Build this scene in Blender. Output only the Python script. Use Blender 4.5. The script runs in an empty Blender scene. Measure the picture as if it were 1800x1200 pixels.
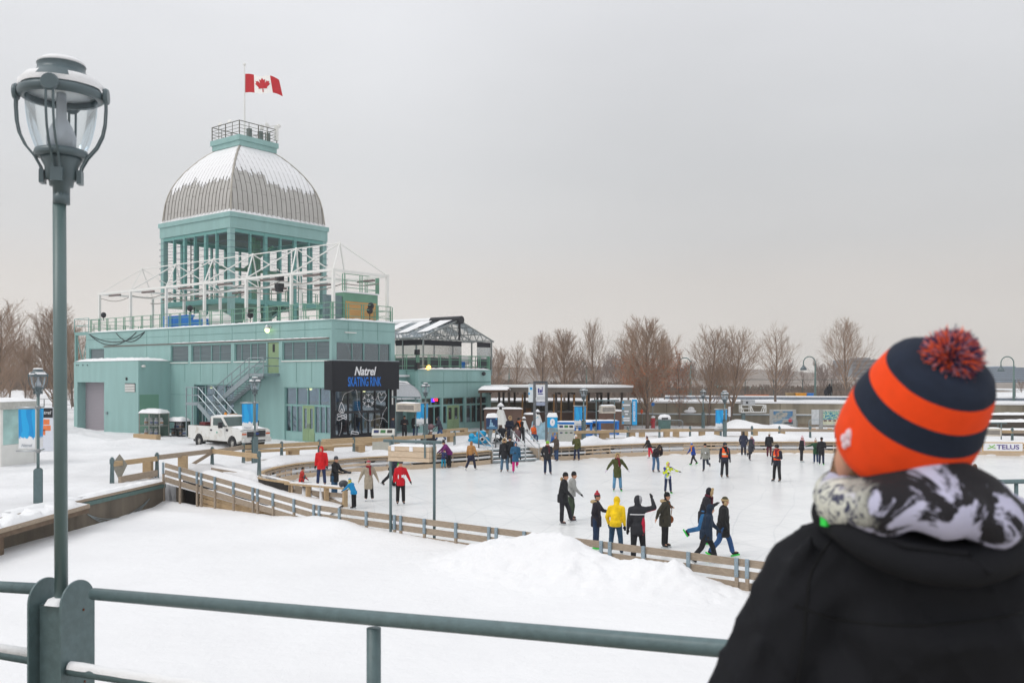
import bpy, bmesh, math, random
import numpy as np
from mathutils import Vector, Matrix, noise
R = math.radians
S = bpy.context.scene
COL = S.collection
random.seed(7)

# ---------------------------------------------------------------- camera, sky, sun, exposure
HZ, FP, CH = 660.0, 1600.0, 5.2          # horizon row and focal length of the photo in its pixels, eye height over the ice
cam_d = bpy.data.cameras.new('camera')
cam = bpy.data.objects.new('camera', cam_d); COL.objects.link(cam)
cam.location = (0, 0, CH); cam.rotation_euler = (R(90), 0, 0)
cam_d.sensor_width = 36; cam_d.lens = 32.0
cam_d.shift_y = (HZ - 599.4) / 1800
cam_d.clip_start = .05; cam_d.clip_end = 3000
cam_d.dof.use_dof = True; cam_d.dof.focus_distance = 45; cam_d.dof.aperture_fstop = 5.0
S.camera = cam

W = bpy.data.worlds.new('World'); S.world = W; W.use_nodes = True
nt = W.node_tree; nt.nodes.clear()
def wn(t, **k):
    n = nt.nodes.new(t)
    for a, b in k.items(): setattr(n, a, b)
    return n
SUN_EL, SUN_AZ = 52, 245                 # a weak sun behind the cloud, over the viewer's left shoulder
out = wn('ShaderNodeOutputWorld'); bg = wn('ShaderNodeBackground'); bg.inputs[1].default_value = .1
sky = wn('ShaderNodeTexSky', sky_type='NISHITA'); sky.sun_disc = False
sky.sun_elevation = R(SUN_EL); sky.sun_rotation = R(SUN_AZ); sky.dust_density = 6; sky.air_density = 1.5
tc = wn('ShaderNodeTexCoord'); sep = wn('ShaderNodeSeparateXYZ')
nt.links.new(tc.outputs['Generated'], sep.inputs[0])
ramp = wn('ShaderNodeValToRGB'); cr = ramp.color_ramp
stops = [(0.0, (7.75, 7.4, 7.05)), (.05, (7.85, 7.45, 7.05)), (.10, (7.4, 7.05, 6.75)), (.145, (6.85, 6.8, 6.8)), (.22, (6.8, 6.88, 7.02)), (.40, (8.0, 8.1, 8.4)), (.7, (8.6, 8.8, 9.1)), (1, (9.2, 9.4, 9.7))]
while len(cr.elements) < len(stops): cr.elements.new(.5)
for e, (p, c) in zip(cr.elements, stops): e.position = p; e.color = (*[x / 14 for x in c], 1)
nt.links.new(sep.outputs[2], ramp.inputs[0])
mp = wn('ShaderNodeMapping'); mp.inputs['Scale'].default_value = (1.0, 1.0, 3.0); nt.links.new(tc.outputs['Generated'], mp.inputs[0])
nz = wn('ShaderNodeTexNoise'); nz.inputs['Scale'].default_value = 1.5; nz.inputs['Detail'].default_value = 5; nz.inputs['Roughness'].default_value = .5
nt.links.new(mp.outputs[0], nz.inputs['Vector'])
mr = wn('ShaderNodeMapRange'); mr.inputs[1].default_value = .3; mr.inputs[2].default_value = .7; mr.inputs[3].default_value = 13.2; mr.inputs[4].default_value = 14.9
nt.links.new(nz.outputs['Fac'], mr.inputs[0])
dt = wn('ShaderNodeVectorMath', operation='DOT_PRODUCT'); dt.inputs[1].default_value = (.39, .905, .17); nt.links.new(tc.outputs['Generated'], dt.inputs[0])     # a heavier bank of cloud to the right
m2 = wn('ShaderNodeMapRange', interpolation_type='SMOOTHSTEP'); m2.inputs[1].default_value = .84; m2.inputs[2].default_value = 1.0; m2.inputs[3].default_value = 1.04; m2.inputs[4].default_value = .90; nt.links.new(dt.outputs['Value'], m2.inputs[0])
m3 = wn('ShaderNodeMath', operation='MULTIPLY'); nt.links.new(mr.outputs[0], m3.inputs[0]); nt.links.new(m2.outputs[0], m3.inputs[1])
sc = wn('ShaderNodeVectorMath', operation='SCALE'); nt.links.new(ramp.outputs[0], sc.inputs[0]); nt.links.new(m3.outputs[0], sc.inputs['Scale'])
mx = wn('ShaderNodeMix', data_type='RGBA'); mx.inputs['Factor'].default_value = .95
nt.links.new(sky.outputs[0], mx.inputs['A']); nt.links.new(sc.outputs[0], mx.inputs['B'])
nt.links.new(mx.outputs['Result'], bg.inputs[0]); nt.links.new(bg.outputs[0], out.inputs[0])

sun_d = bpy.data.lights.new('sun', 'SUN'); sun_d.energy = 1.0; sun_d.angle = R(30); sun_d.color = (1, .97, .93)
sun = bpy.data.objects.new('sun', sun_d); COL.objects.link(sun)
_d = Vector((math.sin(R(SUN_AZ)) * math.cos(R(SUN_EL)), math.cos(R(SUN_AZ)) * math.cos(R(SUN_EL)), math.sin(R(SUN_EL))))
sun.rotation_euler = _d.to_track_quat('Z', 'Y').to_euler()
S.view_settings.view_transform = 'Standard'; S.view_settings.look = 'None'; S.view_settings.gamma = 1; S.view_settings.exposure = .07
S.cycles.max_bounces = 8; S.cycles.transparent_max_bounces = 16; S.cycles.use_denoising = True

# ---------------------------------------------------------------- materials
def lin(c):
    if isinstance(c, str): c = tuple(int(c[i:i+2], 16) / 255 for i in (0, 2, 4))
    else: return tuple(c)
    return tuple(x / 12.92 if x <= .04045 else ((x + .055) / 1.055) ** 2.4 for x in c)
_mats = {}
def mat(name, col, rough=.6, metal=0, var=.12, scale=6, bump=0, bscale=30, spec=.4, emit=0, streak=False, col2=None, thr=None):
    """procedural paint / cloth / stone: a noise between two shades of one colour, optional bump and vertical streaks"""
    if name in _mats: return _mats[name]
    c = lin(col); m = bpy.data.materials.new(name); m.use_nodes = True; t = m.node_tree; b = t.nodes['Principled BSDF']
    b.inputs['Roughness'].default_value = rough; b.inputs['Metallic'].default_value = metal; b.inputs['Specular IOR Level'].default_value = spec
    L = t.links.new; co = t.nodes.new('ShaderNodeTexCoord'); n = t.nodes.new('ShaderNodeTexNoise')
    n.inputs['Scale'].default_value = scale; n.inputs['Detail'].default_value = 5
    if streak:
        mp = t.nodes.new('ShaderNodeMapping'); mp.inputs['Scale'].default_value = streak if isinstance(streak, tuple) else (1, 1, .12)
        L(co.outputs['Object'], mp.inputs[0]); L(mp.outputs[0], n.inputs['Vector'])
    else: L(co.outputs['Object'], n.inputs['Vector'])
    r = t.nodes.new('ShaderNodeValToRGB')
    a, d = (thr or (.3, .7)); r.color_ramp.elements[0].position = a; r.color_ramp.elements[1].position = d
    c2 = lin(col2) if col2 else tuple(min(1, x * (1 + var)) for x in c)
    r.color_ramp.elements[0].color = (*(c if col2 else tuple(x * (1 - var) for x in c)), 1); r.color_ramp.elements[1].color = (*c2, 1)
    L(n.outputs['Fac'], r.inputs[0]); L(r.outputs[0], b.inputs['Base Color'])
    if bump:
        n2 = t.nodes.new('ShaderNodeTexNoise'); n2.inputs['Scale'].default_value = bscale; n2.inputs['Detail'].default_value = 4
        L(co.outputs['Object'], n2.inputs['Vector']); bp = t.nodes.new('ShaderNodeBump'); bp.inputs['Strength'].default_value = bump; bp.inputs['Distance'].default_value = .02
        L(n2.outputs['Fac'], bp.inputs['Height']); L(bp.outputs[0], b.inputs['Normal'])
    if emit: b.inputs['Emission Color'].default_value = (*c, 1); b.inputs['Emission Strength'].default_value = emit
    _mats[name] = m; return m
def glass_mat(name, tint, gloss=.12, rough=.03, tr=1.0):
    if name in _mats: return _mats[name]
    m = bpy.data.materials.new(name); m.use_nodes = True; t = m.node_tree; t.nodes.clear(); L = t.links.new
    o = t.nodes.new('ShaderNodeOutputMaterial'); mx = t.nodes.new('ShaderNodeMixShader'); tr_ = t.nodes.new('ShaderNodeBsdfTransparent'); g = t.nodes.new('ShaderNodeBsdfGlossy')
    tr_.inputs[0].default_value = (*tint, 1); g.inputs['Roughness'].default_value = rough; g.inputs[0].default_value = (.82, .92, 1, 1)
    lw = t.nodes.new('ShaderNodeLayerWeight'); lw.inputs[0].default_value = .25
    ma = t.nodes.new('ShaderNodeMath'); ma.operation = 'MULTIPLY_ADD'; ma.inputs[1].default_value = .5; ma.inputs[2].default_value = gloss
    L(lw.outputs['Fresnel'], ma.inputs[0]); L(ma.outputs[0], mx.inputs[0]); L(tr_.outputs[0], mx.inputs[1]); L(g.outputs[0], mx.inputs[2]); L(mx.outputs[0], o.inputs[0])
    _mats[name] = m; return m
def snow_mat(name, col, bs, bstr, big=.35, dirt=0, rough=.65):
    m = bpy.data.materials.new(name); m.use_nodes = True; t = m.node_tree; b = t.nodes['Principled BSDF']; L = t.links.new
    b.inputs['Roughness'].default_value = rough; b.inputs['Specular IOR Level'].default_value = .25
    co = t.nodes.new('ShaderNodeTexCoord')
    n1 = t.nodes.new('ShaderNodeTexNoise'); n1.inputs['Scale'].default_value = bs; n1.inputs['Detail'].default_value = 9; n1.inputs['Roughness'].default_value = .66
    n3 = t.nodes.new('ShaderNodeTexNoise'); n3.inputs['Scale'].default_value = big; n3.inputs['Detail'].default_value = 6
    for n in (n1, n3): L(co.outputs['Object'], n.inputs['Vector'])
    bp = t.nodes.new('ShaderNodeBump'); bp.inputs['Strength'].default_value = bstr; bp.inputs['Distance'].default_value = .12; L(n1.outputs['Fac'], bp.inputs['Height']); L(bp.outputs[0], b.inputs['Normal'])
    r = t.nodes.new('ShaderNodeValToRGB'); c = lin(col)
    r.color_ramp.elements[0].position = .3; r.color_ramp.elements[1].position = .65
    r.color_ramp.elements[0].color = (*[x * (1 - dirt) for x in c], 1); r.color_ramp.elements[1].color = (*c, 1)
    L(n3.outputs['Fac'], r.inputs[0]); L(r.outputs[0], b.inputs['Base Color'])
    _mats[name] = m; return m
SNOW = snow_mat('snow', (.855, .855, .868), 1.6, .6, .3, .05)
SNOWP = snow_mat('packed_snow', (.85, .85, .865), 1.5, 1.0, .25, .17)
SNOWC = snow_mat('snow_cap', (.87, .872, .885), 5, .35, 2, .03)
TEAL = mat('teal_panel', '8db1ae', .45, var=.07, scale=1.6, spec=.35, streak=(1, 1, .14))
TEALD = mat('teal_dark', '7da39f', .5, var=.06, scale=1.2)
TEALF = mat('teal_frame', '7fa9a5', .4, var=.05, scale=3)
GREEN = mat('sage_green', '6f9c86', .5, var=.08, scale=2)
OLIVE = mat('olive_paint', '88a07a', .5, var=.07, scale=2)
PATCH = mat('green_patch', '6f9a86', .5, var=.04, scale=.8)
SLATE = mat('slate_paint', '5c7073', .42, var=.12, scale=22, spec=.45, bump=.12, bscale=70)
POLE = mat('lamp_pole_paint', '5d7272', .35, var=.05, scale=3, spec=.5)
LAMPD = mat('lamp_dark', '56656a', .35, var=.08, scale=9, spec=.5)
GALV = mat('galvanised', '9aa6ab', .42, .75, var=.10, scale=5)
GALVB = mat('galvanised_strap', '8ea0ab', .45, .3, var=.10, scale=5)
STEEL = mat('brushed_steel', 'b9bdbf', .35, .8, var=.06, scale=8)
WOOD = mat('weathered_wood', '9c8d7c', .8, var=.22, scale=4, bump=.3, bscale=18, streak=(2, 2, 14))
WOODP = mat('pale_wood', 'c9b49b', .75, var=.14, scale=3, bump=.15, streak=(2, 2, 14))
WOODT = mat('tan_wood', 'b39a78', .75, var=.14, scale=3, bump=.15, streak=(2, 2, 12))
WOODB = mat('brown_cladding', '6a5247', .7, var=.12, scale=3, streak=(8, 8, .3))
PLY = mat('plywood', 'c79a61', .7, var=.10, scale=2, streak=(.5, .5, 6))
WHITEM = mat('white_steel', 'e3e3df', .45, var=.04, scale=3)
WHITEP = mat('white_paint', 'dcdcd8', .3, var=.05, scale=1.5, spec=.5)
BLACK = mat('black_metal', '23252a', .5, var=.1, scale=4)
BLACKF = mat('black_fabric', '1f2127', .8, var=.08, scale=30)
RUB = mat('rubber', '222325', .8, var=.2, scale=9)
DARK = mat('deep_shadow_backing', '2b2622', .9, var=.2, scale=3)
CONC = mat('concrete', '8c8474', .9, var=.28, scale=1.1, bump=.3, bscale=8, streak=(1, 1, .16))
CONCB = mat('quay_concrete', '665e53', .9, var=.30, scale=1.6, bump=.4, bscale=6, streak=(1.2, 1.2, .2))
GLASSD = mat('dark_pane', '4d5d5f', .06, var=.35, scale=.7, spec=.7)
GLASS = glass_mat('clear_glass', (.93, .95, .95), .03)
GLASSW = glass_mat('shop_glass', (.52, .62, .65), .15)
INTER = mat('interior_wall', '5f6c72', .9, var=.3, scale=.8)
BLUEI = mat('interior_blue', '0d67a8', .6, var=.1, scale=1)
BLUEP = mat('blue_paint', '0f72c4', .45, var=.08, scale=2)
CYAN = mat('cyan_print', '12a0dc', .5, var=.10, scale=3)
WHITEG = mat('graphic_white', 'e9e9ec', .6, var=.02)
GREYP = mat('grey_sign_panel', '8b9191', .5, var=.05, scale=3)
BARK = mat('bark', '6f6259', .9, var=.2, scale=6)
TWIG = mat('twigs', '957e6c', .9, var=.12, scale=.8)
LEAFB = mat('dead_leaves', '9a5a35', .8, var=.25, scale=1.5)
BRUSH = mat('far_brush', '77695f', .9, var=.25, scale=.3)
RED = mat('red_paint', 'c01522', .5, var=.06, scale=3)
LIT = mat('lit_bulb', 'ffd98a', .5, emit=6)

# ---------------------------------------------------------------- mesh helpers
class MB:
    def __init__(s): s.v = []; s.f = []; s.mi = []; s.cur = 0
    def add(s, vs, fs):
        o = len(s.v); s.v += [tuple(p) for p in vs]; s.f += [[i + o for i in f] for f in fs]; s.mi += [s.cur] * len(fs); return s
    def box(s, x0, x1, y0, y1, z0, z1):
        return s.add([(x, y, z) for z in (z0, z1) for y in (y0, y1) for x in (x0, x1)], [(0, 2, 3, 1), (4, 5, 7, 6), (0, 1, 5, 4), (2, 6, 7, 3), (0, 4, 6, 2), (1, 3, 7, 5)])
    def cbox(s, c, d, rz=0, rx=0):
        M_ = Matrix.Rotation(rz, 3, 'Z') @ Matrix.Rotation(rx, 3, 'X'); c = Vector(c)
        vs = [c + M_ @ Vector((sx * d[0] / 2, sy * d[1] / 2, sz * d[2] / 2)) for sz in (-1, 1) for sy in (-1, 1) for sx in (-1, 1)]
        return s.add(vs, [(0, 2, 3, 1), (4, 5, 7, 6), (0, 1, 5, 4), (2, 6, 7, 3), (0, 4, 6, 2), (1, 3, 7, 5)])
    def bar(s, p0, p1, w, h, up=(0, 0, 1)):
        p0, p1 = Vector(p0), Vector(p1); d = (p1 - p0).normalized(); u = Vector(up)
        if abs(d.dot(u)) > .99: u = Vector((0, 1, 0))
        a = d.cross(u).normalized(); b = a.cross(d).normalized()
        vs = [q + a * i * w / 2 + b * j * h / 2 for q in (p0, p1) for i, j in ((-1, -1), (1, -1), (1, 1), (-1, 1))]
        return s.add(vs, [(3, 2, 1, 0), (4, 5, 6, 7), (0, 1, 5, 4), (1, 2, 6, 5), (2, 3, 7, 6), (3, 0, 4, 7)])
    def tube(s, pts, r, n=8, cap=True):
        pts = [Vector(p) for p in pts]; k = len(pts); rs = r if isinstance(r, (list, tuple)) else [r] * k
        t = (pts[1] - pts[0]).normalized(); a = t.orthogonal().normalized(); o = len(s.v); vs = []; fs = []
        for i, p in enumerate(pts):
            t2 = (pts[min(i + 1, k - 1)] - pts[max(i - 1, 0)])
            t2 = t2.normalized() if t2.length > 1e-9 else t
            a = (a - t2 * a.dot(t2)); a = a.normalized() if a.length > 1e-6 else t2.orthogonal().normalized(); b = t2.cross(a)
            for j in range(n):
                q = 2 * math.pi * j / n; vs.append(p + (a * math.cos(q) + b * math.sin(q)) * rs[i])
        for i in range(k - 1):
            for j in range(n): fs.append((i * n + j, i * n + (j + 1) % n, (i + 1) * n + (j + 1) % n, (i + 1) * n + j))
        if cap: fs.append(tuple(range(n))[::-1]); fs.append(tuple(range((k - 1) * n, k * n)))
        return s.add(vs, fs)
    def lathe(s, prof, n=20, c=(0, 0, 0), axis=None, cap=True):
        c = Vector(c); Q = Vector((0, 0, 1)).rotation_difference(Vector(axis).normalized()).to_matrix() if axis else Matrix.Identity(3); vs = []; fs = []
        for r_, z in prof:
            for j in range(n): q = 2 * math.pi * j / n; vs.append(c + Q @ Vector((r_ * math.cos(q), r_ * math.sin(q), z)))
        for i in range(len(prof) - 1):
            for j in range(n): fs.append((i * n + j, i * n + (j + 1) % n, (i + 1) * n + (j + 1) % n, (i + 1) * n + j))
        if cap and prof[0][0] > 1e-4: fs.append(tuple(range(n))[::-1])
        if cap and prof[-1][0] > 1e-4: fs.append(tuple(range((len(prof) - 1) * n, len(prof) * n)))
        return s.add(vs, fs)
    def prism(s, poly, vec):
        k = len(poly); vec = Vector(vec); vs = [Vector(p) for p in poly] + [Vector(p) + vec for p in poly]
        return s.add(vs, [tuple(range(k))[::-1], tuple(range(k, 2 * k))] + [(i, (i + 1) % k, (i + 1) % k + k, i + k) for i in range(k)])
    def ell(s, c, r, nu=12, nv=8, M_=None):
        c = Vector(c); r = r if isinstance(r, (list, tuple)) else (r, r, r); vs = []; fs = []
        M_ = M_ or Matrix.Identity(3)
        for i in range(1, nv):
            t = math.pi * i / nv
            for j in range(nu): p = 2 * math.pi * j / nu; vs.append(c + M_ @ Vector((r[0] * math.sin(t) * math.cos(p), r[1] * math.sin(t) * math.sin(p), r[2] * math.cos(t))))
        a = len(vs); vs += [c + M_ @ Vector((0, 0, r[2])), c - M_ @ Vector((0, 0, r[2]))]
        for i in range(nv - 2):
            for j in range(nu): fs.append((i * nu + j, (i + 1) * nu + j, (i + 1) * nu + (j + 1) % nu, i * nu + (j + 1) % nu))
        for j in range(nu): fs.append((a, j, (j + 1) % nu)); fs.append((a + 1, (nv - 2) * nu + (j + 1) % nu, (nv - 2) * nu + j))
        return s.add(vs, fs)
    def pillow(s, x0, x1, y0, y1, z, h, nx=8, ny=8, amp=.3, seed=0, fr=2.5):
        vs = []; fs = []
        for j in range(ny + 1):
            for i in range(nx + 1):
                u, v = i / nx, j / ny; e = (1 - abs(2 * u - 1) ** 6) * (1 - abs(2 * v - 1) ** 6)
                x, y = x0 + (x1 - x0) * u, y0 + (y1 - y0) * v
                vs.append((x, y, z + h * e ** .5 * (1 + amp * noise.noise((x * fr + seed, y * fr, seed)))))
        for j in range(ny):
            for i in range(nx): a = j * (nx + 1) + i; fs.append((a, a + 1, a + nx + 2, a + nx + 1))
        b = len(vs); vs += [(x0, y0, z), (x1, y0, z), (x1, y1, z), (x0, y1, z)]; fs.append((b + 3, b + 2, b + 1, b))
        return s.add(vs, fs)
    def build(s, name, m, parent=None, smooth=False, loc=None, rz=0, bevel=0):
        me = bpy.data.meshes.new(name); me.from_pydata(s.v, [], s.f)
        ms = m if isinstance(m, list) else [m]
        for q in ms: me.materials.append(q)
        if len(ms) > 1: me.polygons.foreach_set('material_index', s.mi)
        if smooth: me.polygons.foreach_set('use_smooth', [True] * len(me.polygons))
        me.update()
        o = bpy.data.objects.new(name, me); COL.objects.link(o)
        if parent: o.parent = parent
        if loc is not None: o.location = loc
        if rz: o.rotation_euler.z = rz
        if bevel:
            b = o.modifiers.new('bevel', 'BEVEL'); b.width = bevel; b.segments = 2; b.limit_method = 'ANGLE'
        return o
def tag(o, label=None, cat=None, group=None, kind=None):
    for k, x in (('label', label), ('category', cat), ('group', group), ('kind', kind)):
        if x: o[k] = x
    return o
def thing(name, label, cat, loc=(0, 0, 0), rz=0, group=None):
    o = bpy.data.objects.new(name, None); COL.objects.link(o); o.location = loc; o.rotation_euler.z = rz; o.empty_display_size = .2
    return tag(o, label, cat, group)
def dup(root, loc, rz=None, label=None, group=None, scale=None):
    kids = {}
    for o in COL.objects:
        if o.parent: kids.setdefault(o.parent.name, []).append(o)
    def cp(o, par):
        c = o.copy(); COL.objects.link(c)
        if par: c.parent = par
        for ch in kids.get(o.name, []): cp(ch, c)
        return c
    r = cp(root, None); r.location = loc
    if rz is not None: r.rotation_euler.z = rz
    if scale is not None: r.scale = (scale,) * 3 if not isinstance(scale, tuple) else scale
    if label: r['label'] = label
    if group: r['group'] = group
    return r
def P(px, py, z): D = FP * (CH - z) / (py - HZ); return Vector(((px - 900) / FP * D, D, z))      # a spot on the level z seen at a pixel of the photo
def PD(px, py, D): return Vector(((px - 900) / FP * D, D, CH - (py - HZ) / FP * D))
def XD(px, D): return (px - 900) / FP * D
def text_mesh(body, size, ext=.004, shear=0, off=0, sx=1):
    cu = bpy.data.curves.new('letters', 'FONT'); cu.body = body; cu.size = size; cu.extrude = ext; cu.shear = shear; cu.offset = off; cu.align_x = 'CENTER'; cu.resolution_u = 3
    o = bpy.data.objects.new('letters', cu); COL.objects.link(o)
    dg = bpy.context.evaluated_depsgraph_get(); dg.update(); me = bpy.data.meshes.new_from_object(o.evaluated_get(dg))
    bpy.data.objects.remove(o); bpy.data.curves.remove(cu)
    if sx != 1:
        for v in me.vertices: v.co.x *= sx
    return me
def letters(name, body, size, m, parent, loc, rot, **k):
    me = text_mesh(body, size, **k); me.materials.clear(); me.materials.append(m)
    o = bpy.data.objects.new(name, me); COL.objects.link(o); o.parent = parent; o.location = loc; o.rotation_euler = rot; return o
G = .85                                   # level of the quay above the ice
# ---------------------------------------------------------------- the ground: quay, frozen basin, ice
BASIN = [(-18, -30), (-17.3, 4), (-16, 20), (-15.2, 27.7), (-14.65, 31.2), (-13.95, 36.6), (-13.75, 41.6), (-7.1, 36.4), (-9.1, 37.8), (-10.9, 39.7), (-11.5, 42), (-11.4, 44), (-10.8, 46), (-9.67, 47.4), (-7.83, 49.5), (-3.35, 52.0), (-1.25, 54.0), (-2.2, 55.55), (.75, 57.4), (1.7, 55.83), (4.1, 56.8), (6.3, 58.2), (9.5, 59.7), (13.3, 60.7), (17, 61.0), (21.5, 60.8), (27, 60.4), (33, 59.3), (42, 56.5), (60, 49), (70, 30), (70, -30)]
WALL = [(-60, 97), (-3.5, 82.5), (12, 80.2), (27, 77.6), (40, 74.5), (75, 66)]
def poly_sdf(X, Y, poly):
    d = np.full(X.shape, 1e9); ins = np.zeros(X.shape, bool); n = len(poly)
    for i in range(n):
        (x0, y0), (x1, y1) = poly[i], poly[(i + 1) % n]; ex, ey = x1 - x0, y1 - y0
        t = np.clip(((X - x0) * ex + (Y - y0) * ey) / (ex * ex + ey * ey), 0, 1)
        d = np.minimum(d, np.hypot(X - x0 - t * ex, Y - y0 - t * ey))
        c = ((y0 > Y) != (y1 > Y)) & (X < (x1 - x0) * (Y - y0) / ((y1 - y0) if y1 != y0 else 1e-9) + x0); ins ^= c
    return np.where(ins, -d, d)
def sstep(a, b, x): t = np.clip((x - a) / (b - a), 0, 1); return t * t * (3 - 2 * t)
_rng = np.random.RandomState(3)
_rng2 = np.random.RandomState(9)
_wav = [(_rng.uniform(.15, 2.2), _rng.uniform(0, 6.28), _rng.uniform(0, 6.28)) for _ in range(26)]
def bumps(X, Y):
    z = 0
    for f, a, p in _wav: z = z + np.sin((X * math.cos(a) + Y * math.sin(a)) * f * 2.2 + p + 1.3 * np.sin(.7 * f * (X * math.sin(a) - Y * math.cos(a)) + p)) / (f + .6)
    return z / 10
def lump(X, Y, cx, cy, rx, ry, h, a=0):
    c, s_ = math.cos(a), math.sin(a); u = ((X - cx) * c + (Y - cy) * s_) / rx; v = (-(X - cx) * s_ + (Y - cy) * c) / ry
    return h * np.exp(-(u * u + v * v))
WX = np.array([p[0] for p in WALL]); WY = np.array([p[1] for p in WALL])
def quay_h(X, Y):
    d = poly_sdf(X, Y, BASIN); b = bumps(X, Y)
    z = G + .08 * b + _rng2.normal(0, .013, X.shape) * (Y < 84)
    z += .2 * sstep(36.5, 32.5, Y) * (X < -12)
    z += .22 * np.exp(-((d - .9) / .55) ** 2) * (1 + 1.6 * b) * ((Y > 40) | (X > -13))       # snow shovelled back from the boards
    z += lump(X, Y, -33.5, 62, 4.5, 4.2, 1.15) * (1 + .5 * b) + lump(X, Y, -26, 57.5, 5, 1.8, .35) * (1 + b) + lump(X, Y, -36, 55, 4, 5, .6)
    z += lump(X, Y, 18.3, 72.5, 2.2, 1.5, .62) * (1 + .7 * b) + lump(X, Y, 20.8, 72.5, 2.4, 1.3, .32) * (1 + b)
    z += lump(X, Y, 2.6, 66, 1.2, 1, .55) + lump(X, Y, -17, 55.6, 2.2, .8, .3) * (1 + b)
    up = Y - np.interp(X, WX, WY)
    z = np.where(X > -22, z + 1.95 * sstep(.1, .5, up), z)
    z = z + (X < -22) * 4.2 * sstep(100, 128, Y + .1 * X) + (X > -22) * (-.2 * sstep(14, 30, up))
    return np.where(d < 0, -.4, np.where(d < .3, np.minimum(z, G + .2 * sstep(36.5, 32.5, Y) * (X < -12)), z))
def grid_mesh(name, xs, ys, hf, m, kind='structure', smooth=True):
    X, Y = np.meshgrid(xs, ys); Z = hf(X, Y)
    if hf is quay_h:                       # pull the cells at the rim in behind the boards
        d = poly_sdf(X, Y, BASIN); e = .02; gx = (poly_sdf(X + e, Y, BASIN) - d) / e; gy = (poly_sdf(X, Y + e, BASIN) - d) / e
        s_ = np.where((d < 0) & (d > -.4), .10 - d, np.where((d >= 0) & (d < .22), .16 - d, 0)); X = X + gx * s_; Y = Y + gy * s_
    nx, ny = len(xs), len(ys)
    idx = np.arange(nx * ny).reshape(ny, nx); f = np.stack([idx[:-1, :-1], idx[:-1, 1:], idx[1:, 1:], idx[1:, :-1]], -1).reshape(-1, 4)
    me = bpy.data.meshes.new(name); me.vertices.add(nx * ny); me.vertices.foreach_set('co', np.stack([X, Y, Z], -1).astype('f').ravel())
    me.loops.add(f.size); me.loops.foreach_set('vertex_index', f.ravel().astype('i')); me.polygons.add(len(f)); me.polygons.foreach_set('loop_start', np.arange(0, f.size, 4, dtype='i'))
    me.polygons.foreach_set('use_smooth', [smooth] * len(f)); me.update(); me.validate(); me.materials.append(m)
    o = bpy.data.objects.new(name, me); COL.objects.link(o); o['kind'] = kind; return o
xs = np.concatenate([np.arange(-420, -90, 30), np.arange(-90, -40, .9), np.arange(-40, 36, .22), np.arange(36, 90, .9), np.arange(90, 530, 20)])
ys = np.concatenate([np.arange(2, 30, .8), np.arange(30, 84, .22), np.arange(84, 150, 1.0), np.arange(150, 470, 20)])
grid_mesh('snowy_quay', xs, ys, quay_h, SNOWP)

# the rink's ice with skate scratches, and the snow of the basin in front of it
ICE = bpy.data.materials.new('rink_ice'); ICE.use_nodes = True
def _ice():
    t = ICE.node_tree; b = t.nodes['Principled BSDF']; L = t.links.new; N = t.nodes.new
    b.inputs['Roughness'].default_value = .28; b.inputs['Specular IOR Level'].default_value = .45
    co = N('ShaderNodeTexCoord'); n = N('ShaderNodeTexNoise'); n.inputs['Scale'].default_value = .45; n.inputs['Detail'].default_value = 8; n.inputs['Roughness'].default_value = .6
    L(co.outputs['Object'], n.inputs['Vector'])
    r = N('ShaderNodeValToRGB'); r.color_ramp.elements[0].position = .3; r.color_ramp.elements[1].position = .68
    r.color_ramp.elements[0].color = (.78, .79, .795, 1); r.color_ramp.elements[1].color = (.885, .888, .885, 1); L(n.outputs['Fac'], r.inputs[0])
    last = r.outputs[0]
    for k, (sc_, ang, dist, w) in enumerate(((.21, 20, 9, .006), (.33, 75, 7, .006), (.15, -35, 12, .005), (.5, 5, 5, .006), (.27, 50, 10, .005), (.9, -10, 3, .008), (.7, 62, 4, .008))):
        mp = N('ShaderNodeMapping'); mp.inputs['Rotation'].default_value = (0, 0, R(ang)); mp.inputs['Location'].default_value = (k * 3.3, k * 7.1, 0); L(co.outputs['Object'], mp.inputs[0])
        wv = N('ShaderNodeTexWave'); wv.wave_type = 'RINGS' if k % 2 else 'BANDS'; wv.inputs['Scale'].default_value = sc_; wv.inputs['Distortion'].default_value = dist; wv.inputs['Detail'].default_value = 2; wv.inputs['Detail Scale'].default_value = .35
        L(mp.outputs[0], wv.inputs['Vector'])
        q = N('ShaderNodeValToRGB'); q.color_ramp.elements[0].position = 1 - w; q.color_ramp.elements[1].position = 1; L(wv.outputs['Fac'], q.inputs[0])
        n2 = N('ShaderNodeTexNoise'); n2.inputs['Scale'].default_value = .4; L(mp.outputs[0], n2.inputs['Vector'])
        m1 = N('ShaderNodeMath'); m1.operation = 'MULTIPLY'; L(q.outputs[0], m1.inputs[0]); L(n2.outputs['Fac'], m1.inputs[1])
        m2 = N('ShaderNodeMath'); m2.operation = 'MULTIPLY'; m2.inputs[1].default_value = .6; L(m1.outputs[0], m2.inputs[0])
        mx_ = N('ShaderNodeMix'); mx_.data_type = 'RGBA'; L(m2.outputs[0], mx_.inputs['Factor']); L(last, mx_.inputs['A']); mx_.inputs['B'].default_value = (.50, .53, .55, 1); last = mx_.outputs['Result']
    L(last, b.inputs['Base Color'])
    n3 = N('ShaderNodeTexNoise'); n3.inputs['Scale'].default_value = 9; n3.inputs['Detail'].default_value = 6; L(co.outputs['Object'], n3.inputs['Vector'])
    bp = N('ShaderNodeBump'); bp.inputs['Strength'].default_value = .25; bp.inputs['Distance'].default_value = .02; L(n3.outputs['Fac'], bp.inputs['Height']); L(bp.outputs[0], b.inputs['Normal'])
_ice()
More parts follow.
